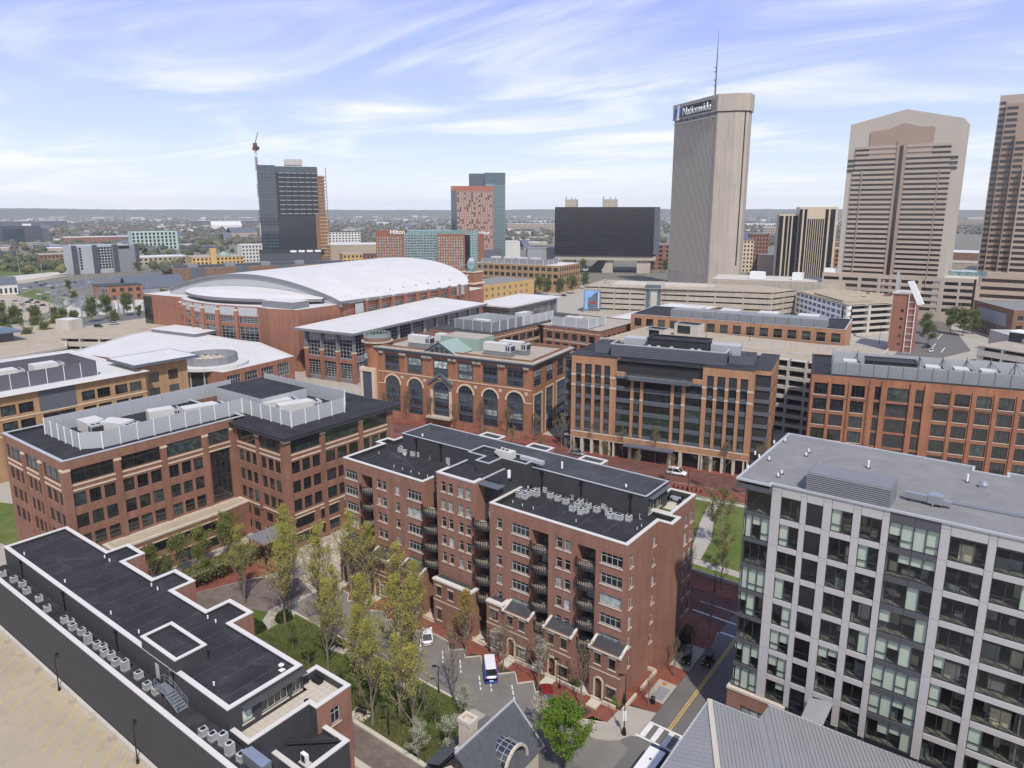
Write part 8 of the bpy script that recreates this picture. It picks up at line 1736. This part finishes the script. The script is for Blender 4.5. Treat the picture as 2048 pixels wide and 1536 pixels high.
# scattered low blocks of the distant districts
r=random.Random(21); occ=[(1330,1500),(1560,1660),(1680,1990),(1105,1315),(900,1015),(525,665)]
kinds=[('far_warehouse','low pale warehouse in the distant districts','far_wall_white','roof_white'),('far_block','low brown brick block in the distant districts','far_wall_brick','roof_grey'),('far_store','low tan store building in the distant districts','far_wall_tan','roof_white'),('far_shed','low dark shed in the distant districts','far_wall_dark','slate_grey'),('far_office','small grey office in the distant districts','far_wall_grey','roof_grey'),('far_house','small gabled house in the distant districts','far_wall_tan','slate_grey')]
nfb=0
while nfb<620:
    x=r.uniform(-60,2110); y=426+ (r.random()**1.35)*98
    if any(a<x<b for a,b in occ) and y>455: continue
    if 330<x<1000 and y>505: continue
    if 1000<x<1340 and y>535: continue
    if x>1900 and y>520: continue
    d=(y-420); w_=r.uniform(6,30)*(.5+d/70); h=r.uniform(1.5,4.5)*(.5+d/45); k=kinds[min(5,int(r.random()**1.25*6))]
    if k[0]=='far_house': w_*=.5
    sec=next(s for lim,s in ((528,'left of the unfinished tower'),(900,'between unfinished tower and teal hotel'),(1110,'between teal hotel and black slab'),(1345,'around the black slab'),(1690,'between insurance and peaked towers'),(9999,'right of the peaked tower')) if x<lim)
    lab='%s %s, %s, %s'%('wide' if w_>22 else ('tiny' if w_<8 else 'small'),k[1].replace('low ','').replace('small ','').replace(' in the distant districts',''),'near the horizon' if d<22 else ('in the middle distance' if d<52 else 'nearest of the far districts'),sec)
    fbox(k[0],lab,'house' if k[0]=='far_house' else 'building',x-w_/2,x+w_/2,y-h,y,r.uniform(14,45),k[2],k[3],r.uniform(-25,35),group=k[0].replace('_',' ')+'s',gable=k[0]=='far_house',wins=(5 if d>45 and k[0] in('far_block','far_office') else 0)); nfb+=1
# distant roads
rd=MB()
for pts in (((380,560),(470,520),(545,490),(620,470)),((1488,452),(1600,449),(1750,455)),((0,470),(200,455),(520,450)),((1660,470),(1900,463),(2048,460)),((900,470),(1120,475),(1340,470))):
    for a,b in zip(pts,pts[1:]):
        p=gp(*a);q=gp(*b); d=(q-p).normalized(); n=Vector((-d.y,d.x,0))*7; rd.quad((p-n)+Vector((0,0,.1)),(p+n)+Vector((0,0,.1)),(q+n)+Vector((0,0,.1)),(q-n)+Vector((0,0,.1)))
rd.obj('distant_road','concrete_light',None,kind='structure')
# woods: tree masses of the far districts (joined, beyond counting)
def blobs(n,gen,seed,m,name,label,hh=(6,13)):
    r=random.Random(seed); b=MB(); phi=(1+5**.5)/2
    V0=[Vector(v).normalized() for v in ((-1,phi,0),(1,phi,0),(-1,-phi,0),(1,-phi,0),(0,-1,phi),(0,1,phi),(0,-1,-phi),(0,1,-phi),(phi,0,-1),(phi,0,1),(-phi,0,-1),(-phi,0,1))]
    F0=[(0,11,5),(0,5,1),(0,1,7),(0,7,10),(0,10,11),(1,5,9),(5,11,4),(11,10,2),(10,7,6),(7,1,8),(3,9,4),(3,4,2),(3,2,6),(3,6,8),(3,8,9),(4,9,5),(2,4,11),(6,2,10),(8,6,7),(9,8,1)]
    for k in range(n):
        p=gen(r)
        if p is None: continue
        h=r.uniform(*hh); w_=h*r.uniform(.45,.75); i=len(b.v); rot=Matrix.Rotation(r.uniform(0,6.3),3,'Z')
        for v in V0:
            u=rot@v*r.uniform(.72,1.22); b.v.append((p.x+u.x*w_,p.y+u.y*w_,h*.55+u.z*h*.5))
        b.f+=[tuple(i+q for q in f) for f in F0]
    return tag(b.obj(name,m,None,kind='stuff'),label,'woodland')
def g1(r):
    x=r.uniform(-80,2130); y=424.5+(r.random()**2.0)*68
    if any(a<x<b for a,b in occ) and y>470: return None
    return gp(x,y)
blobs(7600,g1,1,'far_leaf','far_woods','green trees spread through the distant districts'); blobs(5600,g1,2,'far_leaf_bare','bare_woods','brownish bare trees spread through the distant districts')
def g2(r):
    x=r.uniform(-60,560); y=480+r.random()*70
    if 165<x<300 and y>505: return None
    if x>380 and y>508: return None
    if r.random()<.3: return None
    return gp(x,y)
blobs(360,g2,3,'far_leaf','park_trees','green trees massed in the left park and streets',(7,13)); blobs(260,g2,4,'leaf_olive','park_trees','pale budding trees massed in the left park and streets',(6,11))
def g3(r):
    x=r.uniform(1440,2048); y=432+r.random()*60
    if any(a<x<b for a,b in occ): return None
    return gp(x,y)
blobs(500,g3,5,'far_leaf','right_woods','green trees between the towers at right')
# hills on the horizon
def ridge(d,h0,h1,seed,name,m,az0,az1):
    r=random.Random(seed); hm=MB(); n=420; ph=[r.uniform(0,6.28) for _ in range(8)]; prev=None
    for k in range(n+1):
        az=az0+(az1-az0)*k/n; x,y=math.sin(az),math.cos(az); wx=x*math.cos(CYAW)-y*math.sin(CYAW); wy=x*math.sin(CYAW)+y*math.cos(CYAW)
        h=h0+(h1-h0)*(.5+.25*math.sin(az*7+ph[0])+.16*math.sin(az*17+ph[1])+.09*math.sin(az*41+ph[2]))+r.uniform(-2.2,2.2)
        cur=[(wx*d*.985,wy*d*.985,-1),(wx*d*.99,wy*d*.99,h*.7),(wx*d,wy*d,h),(wx*d*1.03,wy*d*1.03,h*.9),(wx*d*1.05,wy*d*1.05,-1)]
        if prev:
            for i in range(4): hm.quad(cur[i],prev[i],prev[i+1],cur[i+1])
        prev=cur
    hm.obj(name,m,None,kind='structure')
ridge(7600,56,74,1,'hills','far_leaf',R(-58),R(58)); ridge(8800,62,86,2,'hills','far_leaf',R(-58),R(58))
# ================================================================ HAZE
hz=MB().box(-9300,-60,-1.5,7600,9400,205); ho=hz.obj('haze',None,None,kind='stuff'); tag(ho,'thin pale air haze over the whole city','haze')
m=D.materials.new('haze'); m.use_nodes=True; N=m.node_tree.nodes; N.remove(N['Principled BSDF']); v=N.new('ShaderNodeVolumePrincipled'); v.inputs['Density'].default_value=.00007; v.inputs['Color'].default_value=(.86,.90,.97,1); v.inputs['Anisotropy'].default_value=0; SC.cycles.volume_bounces=2
m.node_tree.links.new(v.outputs[0],[n for n in N if n.type=='OUTPUT_MATERIAL'][0].inputs['Volume']); ho.data.materials.append(m)
